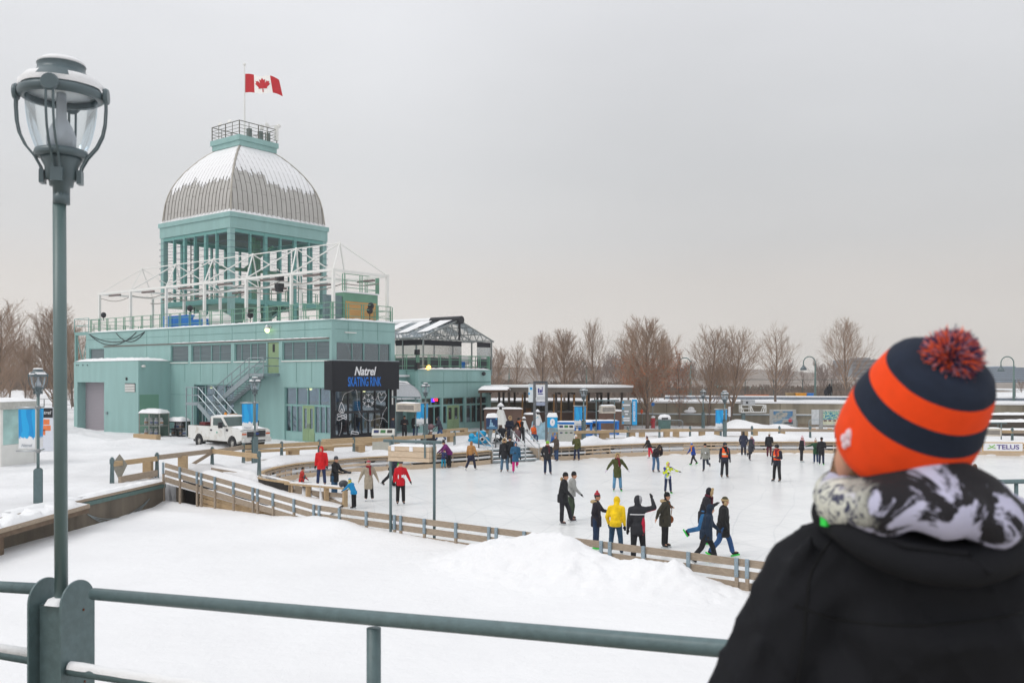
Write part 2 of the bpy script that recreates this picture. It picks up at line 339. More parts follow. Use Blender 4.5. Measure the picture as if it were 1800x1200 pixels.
b = MB(); b.add([(x, y, 0) for x, y in [(-7.1, 36.4), (-6.67, 31.2), (5.54, 22.1), (12.2, 17.1), (19.5, 11.7), (68, 11.7), (68, 30), (60, 49.2), (42, 56.7), (33, 59.5), (27, 60.6), (21.5, 61), (17, 61.2), (13.3, 60.9), (9.5, 59.9), (6.3, 58.4), (4.1, 57), (2, 56), (-.75, 54.5), (-3.35, 52.2), (-7.83, 49.7), (-9.67, 47.6), (-10.9, 46.2), (-11.6, 44), (-11.7, 42), (-11.1, 39.6), (-9.2, 37.7)]], [tuple(range(27))])
tag(b.build('rink_ice', ICE), kind='structure')
FA, FB = Vector((-6.67, 31.2, 0)), Vector((5.54, 22.1, 0)); _fd = (FB - FA).normalized(); _fn = Vector((_fd.y, -_fd.x, 0))    # near boards: along, and towards the viewer
def fence_side(X, Y): return (X - FA.x) * _fn.x + (Y - FA.y) * _fn.y
def basin_h(X, Y):
    s_ = fence_side(X, Y); b = bumps(X * 1.0, Y)
    z = .03 + .035 * b + .16 * np.exp(-((s_ - .1) / .5) ** 2) * (X < -1)
    z += lump(X, Y, -6.3, 30.4, 2.4, .9, .28, -.6) * (1 + b) + lump(X, Y, -11.5, 33.2, 2.5, .7, .16, -.5)
    z = z + _rng2.normal(0, .005, X.shape) * (Y > 8)
    return np.where(s_ < -.35, np.where(X < -6.9, z - .05, -.25), z)
o = grid_mesh('basin_snow', np.concatenate([np.arange(-19, 16, .2), np.arange(16, 72, 1.5)]), np.concatenate([np.arange(-20, 8, 1.5), np.arange(8, 38, .2)]), basin_h, SNOW)
def mound_h(U, V):                         # U along the boards from the bend, V towards the viewer
    b = bumps(U * 1.6 + 3, V * 1.6); hi = np.zeros(U.shape)
    for i in range(U.shape[0]):
        for j in range(U.shape[1]):
            p = (U[i, j], V[i, j], 0)
            hi[i, j] = noise.fractal((p[0] * 1.6, p[1] * 1.6, 1.7), 1.0, 2.1, 6) * .11 + .22 * max(0, .40 - noise.voronoi((p[0] * 2.3, p[1] * 2.3, 0))[0][0])
    z = lump(U, V, 9.75, .8, 1.7, 1.15, .68) + lump(U, V, 11.4, .9, 1.7, 1.2, .34) + lump(U, V, 8.0, 1.2, 1.8, 1.3, .24) + lump(U, V, 13.7, .62, 1.1, .8, .42) + lump(U, V, 12.6, 1.4, 2.2, 1.2, .2) + lump(U, V, 10, 2.2, 3, 1.4, .14) + lump(U, V, 15.2, .9, .9, .9, .16)
    rd_ = random.Random(3)
    for _ in range(70):
        cu, cv, q_ = rd_.uniform(6, 16), rd_.uniform(.9, 4.4), rd_.uniform(.06, .14); z = z - lump(U, V, cu, cv, q_, q_ * 1.3, rd_.uniform(.02, .07), rd_.uniform(0, 3))
    return -.05 + z * (1 + .22 * b) + hi * np.clip(z * 3.2, 0, 1) + .02 * b
o = grid_mesh('snow_bank', np.arange(4.5, 17.5, .055), np.arange(-.04, 5, .055), lambda U, V: mound_h(U, V), SNOW)
for v in o.data.vertices: p = FA + _fd * v.co.x + _fn * v.co.y; v.co = (p.x, p.y, v.co.z)
o.data.flip_normals()

# the snowed-over ramp from the quay corner down to the ice
RC, RA = Vector((-13.95, 36.6, G)), Vector((-6.67, 31.2, .03)); RC2, RA2 = Vector((-13.75, 41.7, G + .05)), Vector((-6.75, 36.3, .05))
vs, fs = [], []
for i in range(41):
    for j in range(21):
        t, q = i / 40, j / 20; p = RC.lerp(RA, t).lerp(RC2.lerp(RA2, t), q)
        e = 1 - abs(2 * q - 1) ** 3
        vs.append((p.x, p.y, p.z + .02 + .07 * e * (.6 + noise.noise((p.x * 1.3, p.y * 1.3, 0)))))
for i in range(40):
    for j in range(20): a = i * 21 + j; fs.append((a, a + 21, a + 22, a + 1))
tag(MB().add(vs, fs).build('snowy_ramp', SNOW, smooth=True), kind='structure')
# ---------------------------------------------------------------- quay wall, ramp rails, boards, timber rail, benches
QW = [Vector(p) for p in ((-17.3, 4, 0), (-16, 20, 0), (-15.2, 27.7, 0), (-14.65, 31.2, 0), (-13.95, 36.62, 0))]
w = thing('quay_wall', 'stained concrete quay wall with a steel edge beam, running left from the ramp', 'quay wall', tuple(QW[4])); O4 = QW[4]
for i, (p, r) in enumerate(zip(QW, QW[1:])):
    d = (r - p).normalized(); n_ = Vector((-d.y, d.x, 0)); a, c = p - O4 + n_ * .22, r - O4 + n_ * .22; z = lambda h: Vector((0, 0, h + .16))
    MB().bar(a + z(-.02), c + z(-.02), .44, 1.18).build('wall', CONCB, w); MB().bar(a + z(.64), c + z(.64), .50, .14).build('edge_beam', mat('beam_grey_green', '56706d', .6), w); MB().bar(a + z(.775), c + z(.775), .46, .09).build('timber_edge', WOOD, w)
    L_ = (r - p).length; b = MB(); b.pillow(-.26, .22, 0, L_, 0, .10, 5, max(6, int(L_ * 5)), .6, i); b.build('snow_strip', SNOWC, w, True, loc=p - O4 + n_ * .24 + z(.822), rz=math.atan2(d.y, d.x) - R(90))
p, r = QW[3] - O4, QW[4] - O4; d = (r - p).normalized(); n_ = Vector((d.y, -d.x, 0)) * .04
for k in range(3):
    b = MB(); b.tube([p + n_ + (r - p) * (.02 + .75 * t) + Vector((0, 0, .45 - (.42 + .1 * k) * (1 - (2 * t - 1) ** 2))) for t in [i / 14 for i in range(15)]], .012, 5); b.build('hanging_line', GALV, w)
# timber fender stage in the lower left corner
f = thing('fender_stage', 'timber fender beam under round snow-capped logs at the foot of the quay', 'timber stage', (-14.38, 30.85, 0))
fd_ = (Vector((-14.85, 20, 0)) - Vector((-14.38, 30.85, 0))).normalized(); fx = Vector((-fd_.y, fd_.x, 0)) * -1
if fx.x > 0: fx = -fx
MB().bar((0, 0, .80), fd_ * 12 + Vector((0, 0, .80)), .16, .13).build('beam', WOOD, f); MB().bar(fx * .03 + Vector((0, 0, .655)), fd_ * 12 + fx * .03 + Vector((0, 0, .655)), .14, .15).build('beam', mat('wet_wood', '6b5a4a', .8, var=.25, scale=4), f)
MB().bar(-fd_ * .02 + Vector((0, 0, .74)), fx * .35 + Vector((0, 0, .74)), .12, .26).build('end_plank', WOOD, f)
for i in range(4): p = fd_ * (4.6 + 2.6 * i) + fx * .3; MB().bar(p + Vector((0, 0, .6)), p + Vector((0, 0, -.4)), .28, .28).build('pile', mat('wet_wood', '6b5a4a'), f)
an_ = math.atan2(fd_.y, fd_.x) - R(90); b = MB(); b.pillow(-.06, 1.0, .02, 12, 0, .16, 12, 130, 1.0, 4, 1.8); b.build('snow_cover', SNOWC, f, True, loc=Vector((0, 0, .85)), rz=an_)
for i in range(11):
    p = fd_ * (.5 + 1.05 * i) + Vector((0, 0, .93)); lg = MB().tube([p + fx * .12 + fd_ * .22, p + fx * .9 - fd_ * .35], .09, 8).build('log', WOOD, f, True)
    b = MB(); b.tube([p + fx * .02 + fd_ * .26, p + fx * .08 + fd_ * .24, p + fx * .5, p + fx * .9 - fd_ * .35, p + fx * .97 - fd_ * .38], [.05, .13, .155, .14, .05], 10); b.build('snow_cap', SNOWC, lg, True)

rail = thing('ramp_railing', 'weathered plank railing with steel-strapped posts down the ramp and near rink edge', 'plank railing', (FA.x, FA.y, 0))
def along(t):                              # t metres from the bend; negative is up the ramp
    if t >= 0: return FA + _fd * t, 0.0
    q = -t / (RC - RA).xy.length; p = RA.lerp(RC, q); return Vector((p.x, p.y, 0)), (G + .1) * q
LR = (RC - RA).xy.length
ts = [-LR + .1 + i * (LR / 8.0) for i in range(8)] + [i * 1.27 for i in range(0, 13)] + [16.6 + 1.3 * i for i in range(9)]
OFF = FA
def planks(t0, t1, zlo, zhi, nm):
    p, h = along(t0); q, k = along(t1); n_ = _fn * .055
    MB().bar(p - OFF + n_ + Vector((0, 0, h + (zlo + zhi) / 2)), q - OFF + n_ + Vector((0, 0, k + (zlo + zhi) / 2)), .04, zhi - zlo).build(nm, WOOD, rail)
for i in range(len(ts) - 1):
    a, c = ts[i] - (.12 if i else 0), ts[i + 1] - .13
    if c < 0 < ts[i + 1]: c = 0
    for zl, zh in ((.02, .22), (.315, .50), (.60, .78)): planks(a, c + .005, zl, zh, 'plank')
for i, t in enumerate(ts):
    for dt in ((0, .27) if i % 3 == 2 else (0,)):
        p, h = along(t + dt - .06); p = p - OFF + _fn * .10; lo = -.12 if t > -2 else -.35 + max(0, (h - .5)) * .1
        ps = MB().bar(p + Vector((0, 0, lo)), p + Vector((0, 0, h + .36)), .085, .06, (_fn.x, _fn.y, 0)).build('post', WOOD, rail)
        MB().bar(p + _fn * .012 + Vector((0, 0, h + .34)), p + _fn * .012 + Vector((0, 0, h + .80)), .09, .055, (_fn.x, _fn.y, 0)).build('steel_strap', GALVB, ps)
        bb = MB()
        for z in (.41, .69): bb.ell(p + _fn * .045 + Vector((0, 0, h + z)), .018, 6, 4)
        bb.build('bolt', STEEL, ps)
b = MB()                                   # skirt boards and a dark sheet that paints the shade under the ramp
for k in range(3):
    p, h = along(-LR + 2.2); q, _ = along(-.3)
    b.bar(p - OFF - _fn * .1 + Vector((0, 0, h - .12 - .2 * k)), q - OFF - _fn * .1 + Vector((0, 0, .02 - .12 * k)), .05, .17)
b.build('skirt_plank', WOODT, rail)
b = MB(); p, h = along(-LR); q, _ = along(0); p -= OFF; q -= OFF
b.add([p - _fn * .8 + Vector((0, 0, h)), q - _fn * .8, q - _fn * .8 + Vector((0, 0, -.4)), p - _fn * .8 + Vector((0, 0, -.4))], [(0, 1, 2, 3)]); b.build('shade_sheet', DARK, rail)
for t in (-LR + .4, -LR + 2.5): p, h = along(t); p = p - OFF; b = MB(); b.bar(p - _fn * .45 + Vector((0, 0, -.4)), p - _fn * .45 + Vector((0, 0, h - .1)), .28, .28); b.build('pile', CONCB, rail)
# low kerb on the inner side of the ramp
k = thing('ramp_kerb', 'low snow-lined timber kerb curving down the inner side of the ramp', 'timber kerb', tuple(RA2))
pts = [RC2.lerp(RA2, t) - RA2 + Vector((.5 * math.sin(t * 3.14), .55 * math.sin(t * 3.14), .02)) for t in [i / 10 for i in range(11)]]
b = MB()
for p, q in zip(pts, pts[1:]): b.bar(p, q, .12, .22)
b.build('kerb', WOOD, k)
b = MB(); b.tube([p + Vector((0, 0, .12)) for p in pts], .07, 8); b.build('snow_strip', SNOWC, k, True)

# short end fence where the ramp meets the ice
e = thing('end_fence', 'short timber fence with snowy top board between the ramp and the ice', 'timber fence', (-6.65, 36.25, 0))
d = Vector((-2.55, 1.55, 0)); d2 = d.normalized()
b = MB(); b.bar((0, 0, .73), d + Vector((-.2, .1, .73)), .24, .07); b.build('top_board', WOODT, e)
b = MB(); b.bar(Vector((0, 0, .785)), d + Vector((0, 0, .785)), .2, .05); b.build('snow_strip', SNOWC, e)
for i in range(4): MB().cbox(d * (i / 3) + Vector((0, 0, .33)), (.17, .17, .72), .55).build('post', WOODT, e)
for z in (.14, .42):
    b = MB(); b.bar(d * 0 + Vector((.06, .09, z)), d + Vector((.06, .09, z)), .05, .17); b.build('plank', WOOD, e)

# the boards round the far side of the rink
BD = [Vector((x, y, 0)) for x, y in [(-9.1, 37.8), (-10.9, 39.7), (-11.5, 42), (-11.4, 44), (-10.8, 46), (-9.67, 47.4), (-7.83, 49.5), (-3.35, 52.0), (-.75, 54.3), (2, 55.8), (4.1, 56.8), (6.3, 58.2), (9.5, 59.7), (13.3, 60.7), (17, 61.0), (21.5, 60.8), (27, 60.4), (33, 59.3), (42, 56.5), (60, 49)]]
def resample(pts, step):
    out_ = [pts[0]]; 
    for p, q in zip(pts, pts[1:]):
        n = max(1, round((q - p).length / step)); out_ += [p.lerp(q, i / n) for i in range(1, n + 1)]
    return out_
def catmull(pts, n=5):
    o_ = []
    for i in range(len(pts) - 1):
        a, b_, c, d_ = pts[max(i - 1, 0)], pts[i], pts[i + 1], pts[min(i + 2, len(pts) - 1)]
        for k_ in range(n):
            t = k_ / n; o_.append(.5 * ((2 * b_) + (c - a) * t + (2 * a - 5 * b_ + 4 * c - d_) * t * t + (3 * b_ - a - 3 * c + d_) * t ** 3))
    return o_ + [pts[-1]]
BC = catmull(BD, 4)
bo = thing('rink_boards', 'curved boards of pale planks with dark gaps round the far side of the ice', 'rink boards', (BD[0].x, BD[0].y, 0))
O0 = BD[0]
def ribbon(path, zlo, zhi, off, th, bmx):
    for p, q in zip(path, path[1:]):
        d_ = (q - p).normalized(); n_ = Vector((d_.y, -d_.x, 0)) * off
        bmx.bar(p - O0 + n_ + Vector((0, 0, (zlo + zhi) / 2)), q - O0 + n_ + Vector((0, 0, (zlo + zhi) / 2)), th, zhi - zlo)
ST0, ST1 = Vector((-1.5, 53.6, 0)), Vector((2.3, 56, 0))     # gap where the steps come down
def notgap(path): return [p for p in path if not (-1.45 < p.x < 2.05)]
L1 = [p for p in BC if p.x <= -1.4]; L2 = [p for p in BC if p.x > 1.95 and p.y > 48]
L1.append(Vector((-1.28, 53.98, 0))); L2.insert(0, Vector((1.72, 55.85, 0)))
gap_mat = mat('white_board', 'd9dadb', .5, var=.05, scale=.6)
for path in (L1, L2):
    b = MB(); ribbon(path, -.05, .25, .0, .05, b); b.build('kick_board', WOODP, bo)
    for i in range(0, len(path) - 1, 3):
        seg = path[i:i + 4]; mid = random.random()
        b = MB(); ribbon(seg, .355, .475, -.02, .05, b); b.build('plank', gap_mat if (mid < .5 or path is L2 and seg[0].x > 14) else WOODP, bo)
        b = MB(); ribbon(seg, .575, .69, -.02, .05, b); b.build('plank', WOOD if mid < .6 else WOODP, bo)
    b = MB(); ribbon(path, .735, .80, -.06, .24, b); b.build('cap_board', WOODT, bo)
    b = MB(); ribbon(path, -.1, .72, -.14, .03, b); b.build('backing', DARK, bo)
    rs = resample(path, 1.25)
    for p, q in zip(rs, rs[1:]): b = MB(); d_ = (q - p).normalized(); n_ = Vector((d_.y, -d_.x, 0)); b.bar(p - O0 - n_ * .06 + Vector((0, 0, 0)), p - O0 - n_ * .06 + Vector((0, 0, .72)), .07, .05); b.build('stud', WOODP, bo)
b = MB()                                   # a loose line of scraped snow along the kick board
for path in (L1, L2):
    for p in resample(path, .55):
        if random.random() < .6: b.ell(p - O0 + Vector((random.uniform(-.3, .3), -.1, .0)), (random.uniform(.15, .7), random.uniform(.08, .2), random.uniform(.02, .09)), 8, 6)
b.build('scraped_snow', SNOWC, bo, True)

# steps with handrails down to the ice
s_ = thing('rink_steps', 'wide snowy steps with three steel handrails leading down to the ice', 'steps', (.2, 54.9, 0))
sd = Vector((3.3, 2.0, 0)).normalized(); sn = Vector((sd.y, -sd.x, 0)) * -1       # along, and away from the ice
for i in range(4):
    c = sd * .1 + sn * (.25 + .34 * i); b = MB(); b.cbox(c + Vector((0, 0, .1 + .2 * i)), (3.3, .36, .09), math.atan2(sd.y, sd.x)); st = b.build('step', GALV, s_)
    b = MB(); b.pillow(-1.6, 1.6, -.17, .17, 0, .05, 16, 4, .7, i); b.build('snow_strip', SNOWC, st, True, loc=c + Vector((0, 0, .147 + .2 * i)), rz=math.atan2(sd.y, sd.x))
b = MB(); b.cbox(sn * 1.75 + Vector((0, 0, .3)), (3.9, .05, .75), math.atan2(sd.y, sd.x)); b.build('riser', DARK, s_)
for sx in (-1.65, 1.75): b = MB(); b.cbox(sd * sx + sn * .75 + Vector((0, 0, .36)), (.05, 1.6, .8), math.atan2(sd.y, sd.x)); b.build('side_panel', WOOD, s_)
for u in (-1.55, -.35, .75, 1.75):
    b = MB(); a0 = sd * u + sn * .05; a1 = sd * u + sn * 1.75
    b.tube([a0 + Vector((0, 0, 0)), a0 + Vector((0, 0, 1.0)), a1 + Vector((0, 0, 1.85)), a1 + Vector((0, 0, .7))], .045, 6); b.tube([a0 + Vector((0, 0, .55)), a1 + Vector((0, 0, 1.4))], .03, 6)
    b.build('handrail', STEEL, s_, True)

# timber rail on steel posts all along the quay
q = thing('quay_rail', 'long low timber rail on twin steel posts along the snowy quay behind the rink', 'timber rail', (-15.1, 36.9, G))
QP = [(197, 36.9, .98), (276, 38.3, 1.0), (373, 41.0, 1.0)]
Q0 = Vector((-15.1, 36.9, G))
def qpost(p, h, par=q, base=None):
    base = base or Q0
    a = p - base; b = MB()
    for dx in (-.07, .07): b.bar(a + Vector((dx, 0, -.1)), a + Vector((dx * .6, 0, h - .15)), .035, .07)
    b.cbox(a + Vector((0, 0, h - .11)), (.15, .13, .2)); b.ell(a + Vector((0, 0, h + .02)), (.07, .07, .05), 8, 6); b.cbox(a + Vector((0, 0, .45)), (.05, .05, .9))
    b.build('post', SLATE, par)
def qrail(p, r, z0, z1, h=.2, par=q, base=None):
    base = base or Q0
    MB().bar(p - base + Vector((0, 0, z0)), r - base + Vector((0, 0, z1)), .12, h).build('rail', WOODT if random.random() < .7 else WOOD, par)
qa = [Vector((XD(px, D), D, G)) for px, D in ((197, 36.9), (276, 39.2), (373, 42.4))]
for p in qa: qpost(p, 1.0)
qrail(qa[0], qa[1], .78, .8); qrail(qa[1], qa[2], .84, .86); qrail(qa[0] + Vector((.3, 0, 0)), qa[1], .14, .18, .26)
qb = [Vector((XD(px, D), D, G)) for px, D in ((373, 42.4), (455.5, 40.0))]
qpost(qb[1], 1.0); qrail(qb[0], qb[1], .86, .82)
MB().bar(qa[2] - Q0 + Vector((0, 0, .8)), qa[2] - Q0 + Vector((-1.3, -.9, -.1)), .08, .14).build('brace', WOOD, q)
for pp in (qa[1] + Vector((-.35, -.1, 0)), qa[1].lerp(qa[2], .45)): MB().cbox(pp - Q0 + Vector((0, 0, .35)), (.35, .3, .9)).build('timber_block', WOODT, q)
qc = []
for px, pt, D in ((373, 0, 42.4), (428, 782, 45.5), (495, 779, 46.6), (561, 775, 48.0), (622, 771, 49.6), (690, 767, 51.6), (745, 765, 53.2), (799, 766, 55.6), (862, 765, 57.6)): qc.append(Vector((XD(px, D), D, G)))
for p in qc[1:]: qpost(p, .95)
for a, c in zip(qc, qc[1:]): qrail(a, c, .80, .80)
for px, pt in ((880, 762), (990, 759), (1044, 757), (1103, 757), (1158, 757), (1213, 757), (1268, 757), (1323, 757), (1368, 757), (1420, 758)): pass
qd = [Vector((x, y, G - .05)) for x, y in [(-1.5, 58.6), (3.6, 61.2), (5.7, 62.2), (8.0, 63.0), (10.3, 63.6), (12.5, 63.9), (14.7, 64.1), (16.9, 64.1), (18.8, 64.0), (20.9, 63.8), (22.6, 63.5)]]
for p in qd: qpost(p, .82)
for a, c in zip(qd[1:], qd[2:]): qrail(a, c, .60, .60)
b = thing('long_timber_rail', 'plain timber rail in front of the terraced quay at the far right', 'timber rail', (24.5, 63.2, G))
for i in range(8):
    p = Vector((24.5 + 2.3 * i, 63.0 - .42 * i, G)); qpost(p, .8, b, Vector((24.5, 63.2, G)))
    qrail(p, p + Vector((2.3, -.42, 0)), .6, .6, .2, b, Vector((24.5, 63.2, G)))
# triangular marker on the first rail
t = thing('triangle_marker', 'small grey diamond-shaped plate standing behind the first rail post', 'marker', (XD(209, 37.3), 37.35, G))
b = MB(); b.prism([(-.32, 0, .72), (0, 0, .05), (.32, 0, .72), (0, 0, 1.15)], (0, .03, 0)); b.build('plate', mat('marker_grey', '8d8a80', .6), t)
b = MB(); b.bar((0, .06, -.1), (0, .06, .9), .05, .05); b.build('stake', WOOD, t)

# benches: a plank on two solid ends
def bench(p, L_, rz, label, grp='timber benches along the quay rail'):
    t_ = thing('timber_bench', label, 'bench', p, rz, grp)
    b_ = MB(); b_.box(-L_ / 2, L_ / 2, -.24, .24, .40, .52); b_.build('seat', WOODT, t_)
    for sx in (-1, 1):
        b_ = MB(); b_.box(sx * (L_ / 2 - .22) - .2, sx * (L_ / 2 - .22) + .2, -.22, .22, -.05, .398); b_.build('leg', WOODT, t_)
    return t_
BN = [(478, 47.6, 2.9, .62), (545, 49.2, 2.6, .6), (602, 50.9, 2.6, .6), (660, 52.9, 2.5, .55)]
lab = ['by the second lamp', 'behind the man in the red parka', 'in front of the black shopfront', 'right of the black shopfront']
for (px, D, L_, rz), l in zip(BN, lab): bench((XD(px, D), D, G), L_, rz, 'tan timber bench behind the quay rail ' + l)
x0 = thing('x', '', '', (0, 0, 0)); bpy.data.objects.remove(x0)
for (px, D, L_), l in zip(((1038, 62.9, 2.1), (1088, 64.0, 2.3), (1150, 64.9, 2.2), (1211, 65.3, 2.3), (1285, 65.6, 2.4), (1350, 65.5, 2.4), (984, 62.4, 1.6)), ('right of the recycling station', 'below the blue frames and grey totem', 'behind the skater in red trousers', 'in front of the hydrant and barrier', 'beside the lamp with the blue banner', 'below the pile of ploughed snow', 'between the recycling station and the steps')):
    bench((XD(px, D), D, G - .02), L_, .12 if px < 1120 else 0, 'tan timber bench along the far quay ' + l)
for px, py, D, L_, rz, l in ((745, 0, 58.6, 4.3, .50, 'long low bench behind the pushchair by the entrance'), (868, 0, 63.5, 2.6, .3, 'bench in front of the right shop window'), (800, 0, 66.2, 2.4, .92, 'bench against the wall under the shop window left of the olive door'), (612, 0, 56.2, 3.4, .7, 'bench in front of the black shopfront mural')):
    bench((XD(px, D), D, G), L_, rz, 'brown timber ' + l, 'benches by the pavilion')
# ---------------------------------------------------------------- the teal pavilion: local x runs along the right-hand face, local y along the long left-hand face
BA = R(52.5); D0 = 59.0; BX, BY = XD(583, D0), D0
_c, _s = math.cos(BA), math.sin(BA); CL = Vector((_c * -BX + _s * -BY, _s * BX + _c * -BY, CH - G))
def _ray(px, py): x, y, z = (px - 900) / FP, 1, -(py - HZ) / FP; return Vector((_c * x + _s * y, -_s * x + _c * y, z))
def LF(px, py=660, x=0): d = _ray(px, py); t = (x - CL.x) / d.x; return CL.y + d.y * t, CL.z + d.z * t      # on a plane x = const: (y, z over the quay)
def RF(px, py=660, y=0): d = _ray(px, py); t = (y - CL.y) / d.y; return CL.x + d.x * t, CL.z + d.z * t      # on a plane y = const: (x, z over the quay)
def LL(px, py, D): v = PD(px, py, D) - Vector((BX, BY, G)); return Vector((_c * v.x + _s * v.y, -_s * v.x + _c * v.y, v.z))
T = thing('teal_pavilion', 'large teal panelled pavilion with roof terraces, square metal dome tower and black shopfront', 'building', (BX, BY, G), BA)
def wall_holes(b, axis, c, th, u0, u1, z0, z1, holes):
    us = sorted({u0, u1, *[h[0] for h in holes], *[h[1] for h in holes]}); zs = sorted({z0, z1, *[h[2] for h in holes], *[h[3] for h in holes]})
    us = [u for u in us if u0 <= u <= u1]; zs = [z for z in zs if z0 <= z <= z1]
    for i in range(len(us) - 1):
        run = None
        for j in range(len(zs) - 1):
            cu, cz = (us[i] + us[i + 1]) / 2, (zs[j] + zs[j + 1]) / 2
            if any(h[0] < cu < h[1] and h[2] < cz < h[3] for h in holes): continue
            if axis == 'x': b.box(c, c + th, us[i], us[i + 1], zs[j], zs[j + 1])
            else: b.box(us[i], us[i + 1], c, c + th, zs[j], zs[j + 1])
def lwall_holes(name, x, th, u0, u1, z0, z1, holes, m, par): b = MB(); wall_holes(b, 'x', x, th, u0, u1, z0, z1, holes); return b.build(name, m, par)
def window(axis, c, u0, u1, z0, z1, nv=1, nh=0, fm=TEALF, pm=GLASSD, inset=.12, fw=.07, par=T, name='window', sub=0, zsplit=None):
    """a frame with mullions and one pane sheet"""
    b = MB()
    def bx(bb, a0, a1, q0, q1, d0, d1):
        if axis == 'x': bb.box(c + d0, c + d1, a0, a1, q0, q1)
        else: bb.box(a0, a1, c + d0, c + d1, q0, q1)
    d0, d1 = inset - .06, inset + .05
    bx(b, u0, u1, z0, z0 + fw, d0, d1); bx(b, u0, u1, z1 - fw, z1, d0, d1); bx(b, u0, u0 + fw, z0 + fw, z1 - fw, d0, d1); bx(b, u1 - fw, u1, z0 + fw, z1 - fw, d0, d1)
    for i in range(1, nv): u = u0 + (u1 - u0) * i / nv; bx(b, u - fw / 2, u + fw / 2, z0 + fw, z1 - fw, d0 + .003, d1 - .003)
    for i in range(nv * (sub > 0)): u = u0 + (u1 - u0) * (i + .58) / nv; bx(b, u - fw / 4, u + fw / 4, z0 + fw, z1 - fw, d0 + .02, d1 - .006)
    for z in (zsplit or []): bx(b, u0 + fw, u1 - fw, z - fw / 2, z + fw / 2, d0 + .006, d1 - .008)
    f = b.build(name + '_frame' if name != 'window' else 'window_frame', fm, par)
    b = MB(); bx(b, u0 + .01, u1 - .01, z0 + .01, z1 - .01, inset, inset + .02); b.build('pane', pm, f); return f
BLIND = mat('blind_pane', '64757a', .25, var=.18, scale=1.0, streak=(.3, .3, 26), spec=.6, col2='46575c', thr=(.35, .65))
ZT = CL.z - (562 - HZ) / FP * D0                                  # parapet of the main block
ZH, ZS = LF(580, 597)[1], LF(580, 632)[1]                         # head and sill of the upper windows
YL = LF(152)[0]; XR = RF(694)[0]; ZP = 3.9                        # left end, right end
y = lambda px, x=0: LF(px, 660, x)[0]
# left face
holes = [(y(a), y(b_), ZS, ZH) for a, b_ in ((183, 157), (331, 300), (406, 336), (468, 412), (579, 496))]
holes += [(y(490), y(470), LF(480, 655)[1], ZH)]
z680, z0d = LF(540, 680)[1], 0.0
holes += [(y(580), y(500), .02, z680), (y(411), y(341), .02, LF(375, 675)[1])]
lwall_holes('wall', 0, .3, 0.0, YL, -.3, ZT, holes, TEAL, T)
for (a, b_, n) in ((183, 157, 1), (331, 300, 1), (406, 336, 2), (468, 412, 2), (579, 496, 2)):
    window('x', 0, y(a), y(b_), ZS, ZH, n, pm=BLIND, sub=1 if n == 2 else 0)
    MB().box(-.07, .05, y(a) - .03, y(b_) + .03, ZS - .07, ZS - .002).build('window_sill', WHITEM, T)
zd = LF(480, 655)[1]
dr = MB().box(.06, .12, y(490) + .02, y(470) - .02, zd, ZH - .02).build('door', OLIVE, T)
MB().box(.045, .058, y(480) - .12, y(480) + .12, zd + 1.45, zd + 2.0).build('vision_panel', BLACK, dr)
MB().cbox((.03, y(489) + .1, zd + 1.0), (.08, .14, .05)).build('handle', STEEL, dr)
# right face: band of windows over the black sign box
zr0, zr1 = RF(640, 637)[1], RF(640, 601)[1]
xs_ = lambda px, yy=0: RF(px, 660, yy)[0]
lw = MB(); wall_holes(lw, 'y', 0, .3, .302, XR, -.3, ZT, [(xs_(591), xs_(687), zr0, zr1), (xs_(589), xs_(683), .2, RF(640, 684)[1])]); lw.build('wall', TEAL, T)
window('y', 0, xs_(591), xs_(687), zr0, zr1, 2, pm=GLASSW, sub=1, inset=.1)
b = MB()
for q in (.3, .62): b.bar((xs_(591) + (xs_(687) - xs_(591)) * q, .7, zr1), (xs_(591) + (xs_(687) - xs_(591)) * (.46 if q < .5 else .52), .72, zr0), .07, .1)
b.build('inner_brace', TEALF, T)
# panel joints as thin proud cover strips in a darker teal
b = MB()
for px in (258, 296, 333, 408, 450, 492, 536): yy = y(px); b.box(-.012, -.001, yy - .012, yy + .012, ZH + .12, ZT - .02)
for px in (258,): b.box(-.012, -.001, y(px) - .012, y(px) + .012, 3.2, ZH)
for px in (325, 352, 374, 400, 430, 521, 548): b.box(-.012, -.001, y(px) - .012, y(px) + .012, z680 + .3 if px > 495 else 3.9, ZS - .1)
for z in (ZT - .55, ): b.box(-.012, -.001, .02, YL - .02, z - .012, z + .012); b.box(.32, XR - .02, -.012, -.001, z - .012, z + .012)
for px in (638, 664, 612): x = xs_(px); b.box(x - .012, x + .012, -.012, -.001, zr1 + .15, ZT - .03)
b.box(-.012, -.001, y(340), y(300), 2.93, 2.95)
for px in (440, 425): b.box(-.012, -.001, y(px) - .01, y(px) + .01, .1, 3.2)
b.build('panel_joint', mat('joint_line', '5d8580', .6), T)
b = MB(); b.box(-.05, -.014, y(580) + .05, y(183), ZH + .09, ZH + .17); b.build('drip_trim', mat('drip', '6b625c', .6), T)
b = MB(); b.pillow(-.09, -.02, 0.2, y(300), ZH + .171, .05, 3, 70, .9, 3); b.build('snow_strip', SNOWC, T, True)
b = MB(); b.box(-.06, .4, -.06, YL, ZT, ZT + .06); b.box(.402, XR, -.06, .4, ZT, ZT + .06); b.build('parapet_cap', TEALD, T)
b = MB(); b.pillow(-.05, .4, -.05, YL, ZT + .061, .10, 6, 120, .7, 9); b.pillow(.41, XR, -.05, .4, ZT + .061, .12, 40, 6, .7, 4); b.build('snow_strip', SNOWC, T, True)
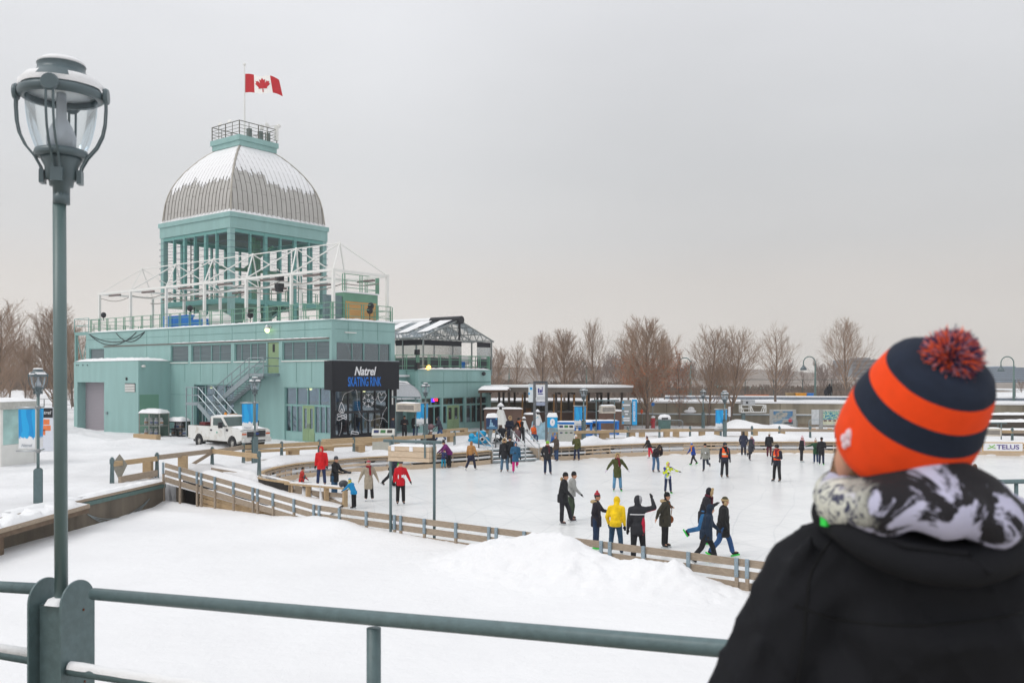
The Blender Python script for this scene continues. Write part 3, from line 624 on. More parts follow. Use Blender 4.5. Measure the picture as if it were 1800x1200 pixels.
# rest of the shell
b = MB(); b.box(XR - .3, XR, .302, 16, -.3, ZT - .01); b.box(.3, XR + 9, 16, 16.3, -.3, ZT - .02); b.box(.302, 17.5, YL - .3, YL, -.3, ZT - .01); b.box(17.2, 17.5, 16.302, YL - .302, -.3, ZT - .02); b.build('rear_wall', TEAL, T)
b = MB(); b.box(.301, XR - .301, .301, 16, ZT - .5, ZT - .35); b.box(.301, 17.2, 16.3, YL - .31, ZT - .5, ZT - .35); b.build('roof_deck', SNOWP, T)
b = MB(); b.box(.3, XR - .3, .3, YL - .31, .0, .03); b.build('floor', mat('shop_floor', '77746e', .6, var=.2, scale=1), T)
b = MB(); b.box(5.0, 5.1, .3, 12, .03, ZT - .6); b.box(.5, 5, 9.5, 9.6, .03, ZT - .6); b.box(2.6, 2.7, y(411) - .5, y(341) + .5, .03, 3.2); b.build('inner_wall', INTER, T)
b = MB(); b.box(.31, 5, .31, 9.4, 3.55, 3.7); b.build('inner_ceiling', INTER, T)
b = MB(); b.box(1.0, 1.1, y(578), y(502), 2.65, 3.5); b.box(.6, .65, y(350), y(342), .03, 3.2); b.build('blue_valance', BLUEI, T)
b = MB()
for x_, y_, w_, h_ in ((2.2, 2.0, .9, 1.0), (2.0, 4.2, 1.2, 1.1), (3, 5.6, 1.0, .9), (2.5, 7.0, 1.2, 1.1)): b.box(x_, x_ + w_, y_, y_ + w_, .03, h_)
b.build('counter', mat('shop_counter', '7a3331', .6, var=.3, scale=1), T)
for i, (px, py, dx) in enumerate(((503, 682, .8), (542, 683, .8), (546, 683, .9), (590, 685, .9), (596, 685, 1.2), (640, 686, 1.6), (371, 680, .5))):
    yy, zz = LF(px, py, dx) if px < 583 else (None, None)
    p = Vector((dx, yy, zz)) if yy is not None else Vector((*[RF(px, py, dx)[0]], dx, RF(px, py, dx)[1]))
    b = MB(); b.ell(p, (.11, .11, .09), 10, 8); lb = b.build('lamp', LIT, T, True)
    MB().tube([p + Vector((0, 0, .08)), p + Vector((0, 0, .5))], .015, 5).build('cord', BLACK, lb)
# shop windows of the left face with the olive double door
z713, zb = LF(540, 712)[1], LF(540, 760)[1]
yA, yB, yD0, yD1 = y(580), y(500), y(551), y(530)
MB().box(.10, .2, yA, yD0 - .02, .02, zb - .0).build('base_panel', TEAL, T); MB().box(.10, .2, yD1 + .02, yB, .02, zb).build('base_panel', TEAL, T)
window('x', 0, yA, yB, z713, z680, 4, pm=GLASSW, inset=.15, fw=.06)
window('x', 0, yA, yD0, zb + .002, z713 - .002, 3, pm=GLASSW, inset=.15, fw=.06); window('x', 0, yD1, yB, zb + .002, z713 - .002, 3, pm=GLASSW, inset=.15, fw=.06)
for a, c in ((yD0, (yD0 + yD1) / 2), ((yD0 + yD1) / 2, yD1)):
    dr = lwall_holes('door', .08, .07, a + .01, c - .01, .02, z713 - .01, [(a + .16, c - .16, .85, z713 - .2)], OLIVE, T)
    MB().box(.11, .125, a + .15, c - .15, .84, z713 - .19).build('pane', GLASSW, dr)
    MB().cbox((.05, c - .1 if a == yD0 else a + .1, 1.05), (.06, .04, .3)).build('handle', STEEL, dr)
window('x', 0, y(411), y(341), .3, LF(375, 675)[1], 4, pm=GLASSW, inset=.2, fw=.07, zsplit=[LF(375, 707)[1]])
MB().box(.16, .28, y(411), y(341), .02, .298).build('base_panel', TEAL, T)
# black shopfront: sign box, frame, glazing, painted white mural
zs0, zs1 = RF(640, 684)[1], RF(640, 634)[1]
sg = MB().box(-.18, XR + .12, -.30, -.012, zs0, zs1).build('sign_box', BLACKF, T)
MB().box(-.20, -.182, -.28, .5, zs0 + .01, zs1 - .01).build('sign_return', BLACKF, sg)
b = MB(); b.box(-.19, XR + .13, -.315, .2, zs1, zs1 + .05); b.build('sign_trim', GALV, sg)
letters('lettering', 'Natrel', .80, WHITEG, sg, (xs_(641, -.3), -.31, zs0 + .98), (R(90), 0, 0), shear=.28, off=.02, sx=.9)
letters('lettering', 'SKATING RINK', .86, mat('sign_blue', '0f78dc', .5, var=.02), sg, (xs_(641, -.3), -.31, zs0 + .25), (R(90), 0, 0), off=.012, sx=.52)
b = MB(); zf = zs0 - .005
b.box(-.12, .22, -.14, -.013, -.1, zf); b.box(xs_(684), XR + .05, -.14, -.013, -.1, zf); b.box(.221, xs_(684) - .001, -.12, -.014, -.1, .45); fr = b.build('shopfront_frame', BLACKF, T)
window('y', 0, xs_(589), xs_(683), .452, RF(640, 723)[1], 8, fm=BLACK, pm=GLASSW, inset=.1, fw=.06); window('y', 0, xs_(589), xs_(683), RF(640, 723)[1] + .002, zf, 4, fm=BLACK, pm=GLASSW, inset=.1, fw=.09)
def mural(name, strokes, r=.022):
    b_ = MB()
    for st in strokes:
        pts = [Vector((RF(px, py, -.01)[0], .015, RF(px, py, -.01)[1])) for px, py in st]
        for p, q_ in zip(pts, pts[1:]): b_.bar(p, q_, .012, r * 2, (0, 1, 0)) if False else b_.tube([p, q_], r, 5)
    return b_.build(name, WHITEG, T)
def dots(name, path, n=30):
    pts = [Vector((RF(px, py, -.01)[0], .015, RF(px, py, -.01)[1])) for px, py in path]; cp = catmull(pts, 12); b_ = MB()
    for p in resample([cp[0]] + cp[1:], .2)[::2]: b_.ell(p, .026, 6, 4)
    return b_.build(name, WHITEG, T)
mural('campfire_drawing', [[(600.5, 706), (597, 714), (596, 721), (599, 725), (604, 725), (606, 720), (604, 713), (600.5, 706)], [(601, 717), (599, 722), (602, 724), (603, 720), (601, 717)],
      [(593, 729), (608, 736), (610, 734), (609, 732), (595, 726), (593, 729)], [(609, 727), (593, 733), (593, 737), (596, 738), (610, 731), (609, 727)]])
def arm(a): cx, cy = 648, 703; ex, ey = cx + 10 * math.cos(a), cy + 12 * math.sin(a); return [[(cx + 5 * math.cos(a), cy + 6 * math.sin(a)), (ex, ey)], [(cx + 7.5 * math.cos(a), cy + 9 * math.sin(a)), (cx + 10 * math.cos(a + .38), cy + 12 * math.sin(a + .38))], [(cx + 7.5 * math.cos(a), cy + 9 * math.sin(a)), (cx + 10 * math.cos(a - .38), cy + 12 * math.sin(a - .38))]]
mural('snowflake_drawing', [st for k_ in range(6) for st in arm(R(30 + 60 * k_))] + [[(648 + 2 * math.cos(R(a)), 703 + 2.6 * math.sin(R(a))) for a in range(0, 361, 60)]], .02)
mural('heart_drawing', [[(671, 694), (668, 688), (664.5, 691), (666, 700), (670, 707), (676, 701), (679.5, 694), (677, 689), (673.5, 689), (671, 694)]], .018)
mural('chair_drawing', [[(616.5, 768), (618.5, 757), (630.5, 759), (629.5, 768)], [(618, 761), (630, 763)]], .03); mural('cup_drawing', [[(609, 768), (612, 767), (614, 768)]], .02)
for pth in ([(591, 770), (597, 764), (600.5, 752), (601, 742)], [(602, 702), (606, 692), (616, 687), (625, 684), (628, 692), (629, 712), (635, 728), (648, 738), (664, 735), (674, 734), (681, 741)], [(635, 768), (652, 766), (664, 758), (670, 742), (674, 726), (680, 715)], [(661, 702), (665, 694)]): dots('dotted_trail', pth)
MB().box(xs_(686), xs_(687.5), -.20, -.142, RF(686, 710)[1], zf - .05).build('white_tube_lamp', WHITEM, T)
lp = MB(); lp.cbox((-.10, y(476), ZH + 1.05), (.18, .12, .2)); lp.build('lamp_bracket', WHITEM, T); b = MB(); b.ell((-.32, y(476.5), ZH + .82), (.17, .17, .19), 12, 8); wl = b.build('wall_lamp', mat('wall_lamp_glow', 'e8f0a0', .3, emit=2.6), T, True)
b = MB(); b.lathe([(.2, .0), (.16, .12), (.06, .26)], 12, (-.32, y(476.5), ZH + .93)); b.build('lamp_shade', STEEL, wl)
MB().cbox((xs_(615), -.06, ZT - .75), (1.0, .1, .06)).build('wall_tube', WHITEM, T)
b = MB()
for k_, (a, c, dz) in enumerate(((158, 255, .9), (205, 255, .75), (158, 240, .8))): b.tube([(-.03, y(a) + (y(c) - y(a)) * t, ZT - .1 - dz * 4 * t * (1 - t) * (.8 + .2 * k_)) for t in [i / 12 for i in range(13)]], .028, 5)
b.build('hanging_cable', BLACK, T)

# garage annex on the left end
ya, xa, yb = y(300), -2.67, LF(130, 660, -2.67)[0]; ZA = LF(243, 634, xa)[1]
yg0, yg1 = LF(183, 660, xa)[0], LF(136, 660, xa)[0]; zg = LF(160, 671, xa)[1]
lwall_holes('wall', xa, .3, ya, yb, -.5, ZA, [(yg0, yg1, -.5, zg)], TEAL, T)
b = MB(); b.box(xa + .302, -.002, ya, ya + .3, -.5, ZA); b.build('annex_side_wall', TEAL, T); MB().box(xa + .302, -.002, yb - .3, yb, -.5, ZA).build('annex_side_wall', TEAL, T)
MB().box(xa, -.002, ya, yb, ZA, ZA + .05).build('annex_cap', TEALD, T)
b = MB(); b.pillow(xa - .04, -.01, ya - .04, yb, ZA + .051, .22, 10, 60, .6, 2); b.build('snow_cap', SNOWC, T, True)
b = MB(); b.box(xa + .7, xa + .75, yg0, yg1, -.3, zg + .1); gd = b.build('roller_door', mat('roller_grey', '9b969c', .5, var=.05), T)
b = MB()
for i in range(36): z_ = -.2 + i * (zg + .25) / 36; b.box(xa + .66, xa + .699, yg0 + .15, yg1, z_, z_ + (zg + .25) / 36 * .6)
b.build('slat', mat('roller_slat', 'a39da4', .5, var=.05), gd)
MB().box(xa + .302, xa + .75, yg1 - .02, yg1 + .2, -.3, zg).build('jamb', TEAL, T)
b = MB(); b.box(xa + .3, -.002, ya - .006, ya - .001, .0, 2.9); 
y0_, z0_ = 0, 0
b = MB(); b.box(xa + .1, -1.0, ya - .008, ya - .002, .1, 2.95); b.build('patched_paint', PATCH, T)
lv = MB(); a0, a1 = LF(237.5, 674, xa), LF(220.5, 688, xa)
for i in range(5): z_ = a1[1] + (a0[1] - a1[1]) * i / 5; lv.box(xa - .05, xa - .002, a0[0], a1[0], z_ + .02, z_ + .1)
lv.build('louvre', WHITEM, T); MB().box(xa - .02, xa - .001, a0[0] - .05, a1[0] + .05, a1[1], a0[1] + .05).build('louvre_backing', BLACK, T)
q_ = LF(223, 665, xa); b = MB(); b.lathe([(.09, 0), (.12, .05), (.0, .09)], 12, (xa, q_[0], q_[1]), (-1, 0, 0)); b.build('vent_cap', BLACK, T)
q_ = LF(189, 725, xa); MB().cbox((xa - .06, q_[0], q_[1]), (.12, .16, .2)).build('meter_box', GALV, T)
b = MB()
for px in (135, 138, 146, 154): q_ = LF(px, 641, xa); b.ell((xa - .02, q_[0], q_[1]), .05, 6, 4)
b.build('bolt_head', BLACK, T)
q_ = RF(251, 643, ya); b = MB(); b.ell((q_[0], ya - .12, q_[1]), (.18, .12, .1), 10, 6); b.build('camera_dome', WHITEM, T, True)
# braced steel frame past the left end
b = MB(); y2 = LF(131, 600)[0]
for yy in (YL + .1, y2): b.box(.1, .3, yy, yy + .18, ZA - .1, ZT - .1)
b.box(.1, .3, YL, y2 + .2, ZT - .1, ZT + .18); b.bar((.2, YL + .2, ZT - .1), (.2, (YL + y2) / 2, ZA), .06, .06); b.bar((.2, y2, ZT - .1), (.2, (YL + y2) / 2, ZA), .06, .06)
b.build('braced_frame', TEALD, T)
b = MB(); 
for z in (ZT + .75, ZT + 1.35): b.bar((.2, YL, z), (.2, y2 + .4, z), .04, .04); b.bar((.2, y2 + .4, z), (3, y2 + .4, z), .04, .04)
for yy in (YL, y2 + .4): b.bar((.2, yy, ZT + .1), (.2, yy, ZT + 1.35), .05, .05)
b.build('end_guard', TEALF, T)

# roof terrace balustrade
def balustrade(p0, p1, z, name='roof_balustrade', h=1.08, sp=1.35, m=GREEN, par=T):
    p0, p1 = Vector(p0), Vector(p1); L_ = (p1 - p0).length; n = max(1, round(L_ / sp)); b_ = MB(); d_ = (p1 - p0).normalized()
    for zz in (.25, .75, h): b_.bar(p0 + Vector((0, 0, z + zz)), p1 + Vector((0, 0, z + zz)), .05 if zz < h else .08, .04)
    for i in range(n + 1):
        p = p0 + (p1 - p0) * i / n
        for o_ in (-.1, .1): b_.bar(p + d_ * o_ + Vector((0, 0, z)), p + d_ * o_ + Vector((0, 0, z + h - .02)), .05, .05)
    return b_.build(name, m, par)
zr = ZT + .12
balustrade((.25, .3, 0), (.25, YL - .3, 0), zr); balustrade((.25, .25, 0), (XR - .1, .25, 0), zr); balustrade((XR - .2, .3, 0), (XR - .2, 9, 0), zr - .3); balustrade((.4, YL - .3, 0), (9, YL - .3, 0), zr - .4)
balustrade((17, 16.5, 0), (17, YL - .3, 0), zr - .4); balustrade((6, 16.2, 0), (17, 16.2, 0), zr - .4)

# white canopy frame of open pyramids on the terrace
ZC = LF(587, 473, .4)[1]; ZAp = LL(595, 426, 62.6).z
fy = [.35, 4.6, 9.6, 14.7, 19.8, 25.0, 29.9]
for i, yy in enumerate(fy):
    for x_ in (.45, 5.35):
        b = MB(); b.box(x_ - .09, x_ + .09, yy - .09, yy + .09, ZT - .35, ZC); b.build('canopy_post', WHITEM, T)
    b = MB(); b.bar((.45, yy, ZC), (5.35, yy, ZC), .12, .14); b.build('canopy_beam', WHITEM, T)
b = MB()
for x_ in (.45, 5.35): b.bar((x_, fy[0] - .1, ZC + .01), (x_, fy[-1] + .1, ZC + .01), .14, .17)
b.build('canopy_beam', WHITEM, T)
ap = []
for i in range(6):
    ym = (fy[i] + fy[i + 1]) / 2; a = Vector((2.9, ym, ZAp)); ap.append(a); b = MB()
    for x_ in (.45, 5.35):
        for yy in (fy[i], fy[i + 1]): b.tube([(x_, yy, ZC + .05), a], .05 if i < 5 else .03, 6)
    b.ell(a, .1, 8, 6); b.build('canopy_pyramid', WHITEM, T)
b = MB()
for a, c in zip(ap, ap[1:]): b.tube([a, c], .045, 6)
b.build('canopy_ridge', WHITEM, T)
for i in range(6):
    ym = (fy[i] + fy[i + 1]) / 2
    for x_ in (.45, 5.35): MB().cbox((x_, ym, ZC - .22), (.16, 1.7, .14)).build('heater_tube', mat('heater_brown', '6e6360', .5), T)
b = MB(); b.tube([(.5 + .2 * math.sin(t * 3), 1 + 29 * t, ZC - .35 - .35 * abs(math.sin(t * 19))) for t in [i / 70 for i in range(71)]], .03, 5); b.tube([(5.2, 1 + 29 * t, ZC - .25 - .3 * abs(math.sin(t * 17 + 1))) for t in [i / 70 for i in range(71)]], .04, 5); b.build('swagged_cable', mat('cable_grey', '8a8580', .6), T)
# terrace clutter: covered furniture, lights, ply hut
b = MB(); 
for px0, px1, py0, py1 in ((287, 302, 559, 573), (303, 333, 558, 571), (336, 362, 563, 571)):
    a0, a1 = LF(px1, py1, 1.2), LF(px0, py0, 1.2); b.box(1.2, 2.4, a0[0], a1[0], ZT - .3, ZT + (1.15 if py0 < 562 else .75))
b.build('blue_crate', BLUEP, T)
b = MB()
for px0, px1 in ((336, 356), (358, 400)): b.ell((2.2, (LF(px0, 560, 2)[0] + LF(px1, 560, 2)[0]) / 2, ZT + .6), (.8, abs(LF(px0, 560, 2)[0] - LF(px1, 560, 2)[0]) / 2, .75), 12, 8)
b.build('white_cover', WHITEP, T, True)
b = MB(); hx0, hx1 = RF(604, 560, 2.2)[0], RF(664, 560, 2.2)[0]; b.box(hx0, hx1, 2.2, 3.4, ZT - .35, ZT + 2.15); b.build('hut', GREEN, T)
MB().box(hx0 + .15, hx1 - .2, 2.14, 2.198, ZT - .2, ZT + 1.55).build('plywood_panel', PLY, T); MB().box(hx0 - .05, hx1 + .05, 2.1, 3.5, ZT + 2.15, ZT + 2.25).build('hut_roof', SNOWC, T)
balustrade((hx0, 2.2, 0), (hx1, 2.2, 0), ZT + 2.25, 'hut_balustrade', 1.2, 1.4); balustrade((hx1, 2.3, 0), (hx1, 3.4, 0), ZT + 2.25, 'hut_balustrade', 1.2, 1.4)
MB().box(hx0 - 1.6, hx0 - .05, 2.3, 2.5, ZT - .35, ZT + 1.9).build('hut_screen', mat('screen_grey', '6f8488', .5), T)
for px, py in ((182, 553), (334, 541), (440, 553), (652, 537), (650, 545)):
    p = Vector((.35, LF(px, py, .35)[0], LF(px, py, .35)[1])) if px < 600 else Vector((RF(px, py, .35)[0], .35, RF(px, py, .35)[1]))
    b = MB(); b.ell(p, (.22, .22, .24), 10, 8); fl = b.build('floodlight', BLACK, T, True); MB().tube([p, (p.x, p.y, ZT + 1.1 if p.z > ZT + 1.1 else ZT + .2)], .03, 6).build('stem', BLACK, fl)
sp = LL(491, 494, 68); b = MB(); b.cbox(sp, (.5, .5, .95)); b.cbox(sp + Vector((0, 0, -.62)), (.42, .42, .3)); b.tube([sp, sp + Vector((0, 0, 1))], .03, 5); b.build('loudspeaker', BLACK, T)
# exterior steel stair
zl2 = zd - .02; yl = y(490); yk = y(468)
st = []
xo0, xo1 = -.12, -1.35
b = MB(); b.box(xo1, -.02, yl - .1, yk + .1, zl2 - .18, zl2); b.build('stair_landing', GALV, T)
zm = LF(400, 712)[1]; ym0 = LF(378, 660, -1.3)[0]
yt0 = yk + .1; yt1 = LF(392, 660, -.7)[0]
def flight(xa_, xb_, pa, pb, n):
    b_ = MB()
    for x_ in (xa_, xb_): b_.bar((x_, pa[0], pa[1] - .15), (x_, pb[0], pb[1] - .15), .07, .34)
    for i in range(n): t = (i + .5) / n; yy, zz = pa[0] + (pb[0] - pa[0]) * t, pa[1] + (pb[1] - pa[1]) * t; b_.box(min(xa_, xb_) + .04, max(xa_, xb_) - .04, yy - .15, yy + .15, zz - .05, zz - .01)
    b_.build('stair_flight', GALV, T); b_ = MB()
    for x_ in (xa_, xb_):
        for h_ in (.5, 1.05): b_.tube([(x_, pa[0], pa[1] + h_), (x_, pb[0], pb[1] + h_)], .035, 6)
        for i in range(5): t = i / 4; yy, zz = pa[0] + (pb[0] - pa[0]) * t, pa[1] + (pb[1] - pa[1]) * t; b_.tube([(x_, yy, zz - .2), (x_, yy, zz + 1.05)], .03, 6)
    b_.build('stair_handrail', GALV, T)
zmid = 2.5
flight(xo0 - .05, xo1, (yt0, zl2), (yt1, zmid), 12)
b = MB(); b.box(-2.75, -.1, yt1, yt1 + 1.5, zmid - .2, zmid); b.build('stair_landing', GALV, T)
flight(-1.5, -2.7, (yt1, zmid), (yt1 - 3.6, .1), 11)
b = MB()
for z_ in (zl2 + 1.05, zl2 + .5): b.tube([(xo1, yt0, z_), (xo1, yl - .1, z_), (-.05, yl - .1, z_)], .035, 6)
for yy in (yt0, yl - .1): b.tube([(xo1, yy, zl2 - .1), (xo1, yy, zl2 + 1.05)], .035, 6)
for z_ in (zmid + 1.05, zmid + .5): b.tube([(-.15, yt1 + 1.45, z_), (-2.7, yt1 + 1.45, z_), (-2.7, yt1, z_)], .035, 6)
for x_, yy in ((-2.7, yt1 + 1.45), (-1.4, yt1 + 1.45), (-2.7, yt1 + .7)): b.tube([(x_, yy, 0), (x_, yy, zmid + 1.05)], .045, 6)
for x_ in (xo1, -.2): b.tube([(x_, yt1 + .1, 0), (x_, yt1 + .1, zmid)], .06, 6)
b.build('stair_handrail', GALV, T)

# ---- tower
tp = LL(405, 395, 75.5); ts_ = .1372 * 75.5; tx, ty = tp.x, tp.y; ZC0 = LL(405, 399, 75.5).z; ZC1 = LL(405, 371, 75.5).z; zdk = ZT - .4; zbm = LL(405, 521, 75.5).z
CW = .45
for i, j in ((0, 0), (1, 0), (0, 1), (1, 1)): cx, cy = tx + i * (ts_ - CW), ty + j * (ts_ - CW); MB().box(cx, cx + CW, cy, cy + CW, zdk, ZC0).build('tower_column', TEAL, T)
b = MB(); o_ = .06
b.box(tx - o_, tx + ts_ + o_, ty - o_, ty + .8, ZC0, ZC1 - .4); b.box(tx - o_, tx + ts_ + o_, ty + ts_ - .8, ty + ts_ + o_, ZC0, ZC1 - .4); b.box(tx - o_, tx + .8, ty + .801, ty + ts_ - .801, ZC0, ZC1 - .4); b.box(tx + ts_ - .8, tx + ts_ + o_, ty + .801, ty + ts_ - .801, ZC0, ZC1 - .4)
b.box(tx - o_ - .1, tx + ts_ + o_ + .1, ty - o_ - .1, ty + ts_ + o_ + .1, ZC1 - .4, ZC1); b.build('tower_cornice', TEAL, T)
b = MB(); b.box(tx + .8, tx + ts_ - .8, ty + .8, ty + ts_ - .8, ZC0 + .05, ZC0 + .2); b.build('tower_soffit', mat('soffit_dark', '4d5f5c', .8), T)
fm_ = mat('tower_mullion', '6ba09b', .5, var=.05)
for axis in ('x', 'y'):
    for side in (0, 1):
        b = MB()
        for k_ in range(1, 6):
            u = CW + (ts_ - 2 * CW) * k_ / 6; w_ = .15 if k_ % 2 == 0 else .07
            if axis == 'x': x_ = tx + (ts_ - .25 if side else .0); b.box(x_, x_ + .25, ty + u - w_, ty + u + w_, zbm if k_ % 2 else zdk, ZC0 - .02)
            else: y_ = ty + (ts_ - .25 if side else .0); b.box(tx + u - w_, tx + u + w_, y_, y_ + .25, zbm if k_ % 2 else zdk, ZC0 - .02)
        for z_, h_ in ((zbm - .45, .42), (ZC0 - .30, .28)):
            if axis == 'x': x_ = tx + (ts_ - .3 if side else .02); b.box(x_, x_ + .28, ty + CW + .001, ty + ts_ - CW - .001, z_, z_ + h_)
            else: y_ = ty + (ts_ - .3 if side else .02); b.box(tx + CW + .001, tx + ts_ - CW - .001, y_, y_ + .28, z_, z_ + h_)
        b.build('tower_mullion', fm_, T)
        # bird wires strung round the open belvedere
        b = MB()
        for z_ in np.linspace(zbm + .8, ZC0 - .5, 9):
            s2 = -.08 if not side else ts_ + .06
            a_, c_ = ((tx + s2, ty - .1, z_), (tx + s2, ty + ts_ + .1, z_ + .05)) if axis == 'x' else ((tx - .1, ty + s2, z_), (tx + ts_ + .1, ty + s2, z_ + .05))
            b.tube([a_, c_], .018, 4)
        b.build('wire', mat('wire_blue', '41566b', .5), T)
b = MB()                                   # landings, stair and ladder inside the tower
b.box(tx + .3, tx + ts_ - .3, ty + .3, ty + ts_ - .3, zbm - .5, zbm - .35); b.build('tower_floor', GREEN, T)
b = MB(); b.bar((tx + 2, ty + 1.5, zdk), (tx + 6.5, ty + 1.5, zbm - .5), .9, .25); b.bar((tx + 2, ty + 6.5, zdk), (tx + 7, ty + 6.5, zbm - .5), .9, .25); b.build('tower_stair', TEALD, T)
b = MB()
for u in (3.2, 6.2):
    b.box(tx + u, tx + u + .3, ty + 4.6, ty + 4.9, zbm, ZC0 + .1)
    b.box(tx + 4.6, tx + 4.9, ty + u, ty + u + .3, zbm, ZC0 + .1)
b.bar((tx + .5, ty + 4.7, zbm + 3.0), (tx + ts_ - .5, ty + 4.7, zbm + 3.0), .2, .25); b.bar((tx + 3.2, ty + 4.7, zbm), (tx + 6.3, ty + 4.7, zbm + 3), .15, .15); b.bar((tx + 4.7, ty + .5, ZC0 - 1), (tx + 4.7, ty + 4.7, zbm + 3), .15, .15)
b.build('inner_post', GREEN, T)
b = MB(); lx, ly = tx + 1.2, ty + 7.0
for o2 in (0, .5): b.bar((lx, ly + o2, zdk), (lx, ly + o2, ZC0), .07, .07)
for i in range(22): z_ = zdk + .4 + i * .42; b.bar((lx, ly, z_), (lx, ly + .5, z_), .05, .05)
b.build('ladder', mat('ladder_dark', '3d5552', .6), T)
balustrade((tx + .9, ty + .35, 0), (tx + ts_ - .9, ty + .35, 0), zbm - .1, 'tower_balustrade', 1.0, 1.6); balustrade((tx + .35, ty + .9, 0), (tx + .35, ty + ts_ - .9, 0), zbm - .1, 'tower_balustrade', 1.0, 1.6)
b = MB()
for i in range(3): b.box(tx - .1 + 3 * i + .6, tx + 3 * i + 1.6, ty + .5, ty + .6, zdk, zbm - .7)
b.build('lower_screen', mat('lower_screen_green', '5b7d72', .6), T)

# ---- dome: four curved metal faces with standing seams and a lid of snow
DM = bpy.data.materials.new('dome_metal'); DM.use_nodes = True
def _dome():
    t = DM.node_tree; b_ = t.nodes['Principled BSDF']; L = t.links.new; N = t.nodes.new
    b_.inputs['Roughness'].default_value = .5; b_.inputs['Metallic'].default_value = .25
    co = N('ShaderNodeTexCoord'); n = N('ShaderNodeTexNoise'); n.inputs['Scale'].default_value = 1.2; n.inputs['Detail'].default_value = 4; L(co.outputs['Object'], n.inputs['Vector'])
    r = N('ShaderNodeValToRGB'); r.color_ramp.elements[0].color = (.43, .415, .39, 1); r.color_ramp.elements[1].color = (.53, .515, .49, 1); L(n.outputs['Fac'], r.inputs[0])
    bk = N('ShaderNodeMapping'); bk.inputs['Scale'].default_value = (1, 1, 1); L(co.outputs['Object'], bk.inputs[0])
    L(r.outputs[0], b_.inputs['Base Color'])
_dome()
dc = Vector((tx + ts_ / 2, ty + ts_ / 2)); hb = ts_ / 2 - .12; ZD = LL(421, 247, 79).z
prof = [(1.0, 0), (.995, .06), (.985, .14), (.968, .25), (.935, .37), (.885, .48), (.82, .58), (.74, .68), (.65, .77), (.56, .85), (.47, .92), (.38, .975), (.36, 1.0)]
def dprof(t):
    for (r0, t0), (r1, t1) in zip(prof, prof[1:]):
        if t <= t1: return r0 + (r1 - r0) * (t - t0) / (t1 - t0)
    return prof[-1][0]
dome = None
NS = 20
FACES = [((0, -1), (1, 0)), ((-1, 0), (0, -1)), ((1, 0), (0, 1)), ((0, 1), (-1, 0))]     # outward normal, along
bs = MB(); vs = []; fs = []
ts2 = [i / 36 for i in range(37)]
for (nx_, ny_), (ax, ay) in FACES:
    o0 = len(vs)
    for t in ts2:
        r_ = dprof(t) * hb; z_ = ZC1 + (ZD - ZC1) * t
        for k_ in range(NS + 1): u = -1 + 2 * k_ / NS; vs.append((dc.x + nx_ * r_ + ax * u * r_, dc.y + ny_ * r_ + ay * u * r_, z_))
    for i in range(36):
        for k_ in range(NS): a = o0 + i * (NS + 1) + k_; fs.append((a, a + 1, a + NS + 2, a + NS + 1))
dome = MB().add(vs, fs).build('dome', DM, T)
seamM = mat('seam', '6f6a64', .5, .3)
b = MB()
for (nx_, ny_), (ax, ay) in FACES:
    for k_ in range(NS):
        W_ = -1 + 2 * (k_ + .5) / NS; pts = []      # seams rise parallel and run out against the hips
        for t in ts2:
            r_ = dprof(t) * hb; v_ = W_ * hb
            if abs(v_) > r_ * (1.0): break
            pts.append((dc.x + nx_ * (r_ + .015) + ax * v_, dc.y + ny_ * (r_ + .015) + ay * v_, ZC1 + (ZD - ZC1) * t))
        if len(pts) > 2:
            for p, q2 in zip(pts, pts[1:]): b.bar(p, q2, .026, .035, (nx_ or .01, ny_ or .01, .3))
for (nx_, ny_), (ax, ay) in FACES:
    for i in range(NS):
        random.seed(i * 7 + int(nx_ * 3 + ny_ * 5))
        for t in (.12 + .18 * (i % 2) + random.uniform(-.02, .02), .42 + .1 * (i % 2)):
            r_ = dprof(t) * hb + .012; W0, W1 = (-1 + 2 * (i - .5) / NS) * hb, (-1 + 2 * (i + .5) / NS) * hb
            if max(abs(W0), abs(W1)) < r_: b.bar((dc.x + nx_ * r_ + ax * W0, dc.y + ny_ * r_ + ay * W0, ZC1 + (ZD - ZC1) * t), (dc.x + nx_ * r_ + ax * W1, dc.y + ny_ * r_ + ay * W1, ZC1 + (ZD - ZC1) * t), .014, .014)
b.build('standing_seam', seamM, dome)
b = MB()
for sx, sy in ((1, 1), (1, -1), (-1, 1), (-1, -1)):
    b.tube([(dc.x + sx * dprof(t) * hb, dc.y + sy * dprof(t) * hb, ZC1 + (ZD - ZC1) * t) for t in ts2], .075, 6)
b.build('hip_ridge', mat('hip_metal', 'aaa59b', .5, .2), dome)
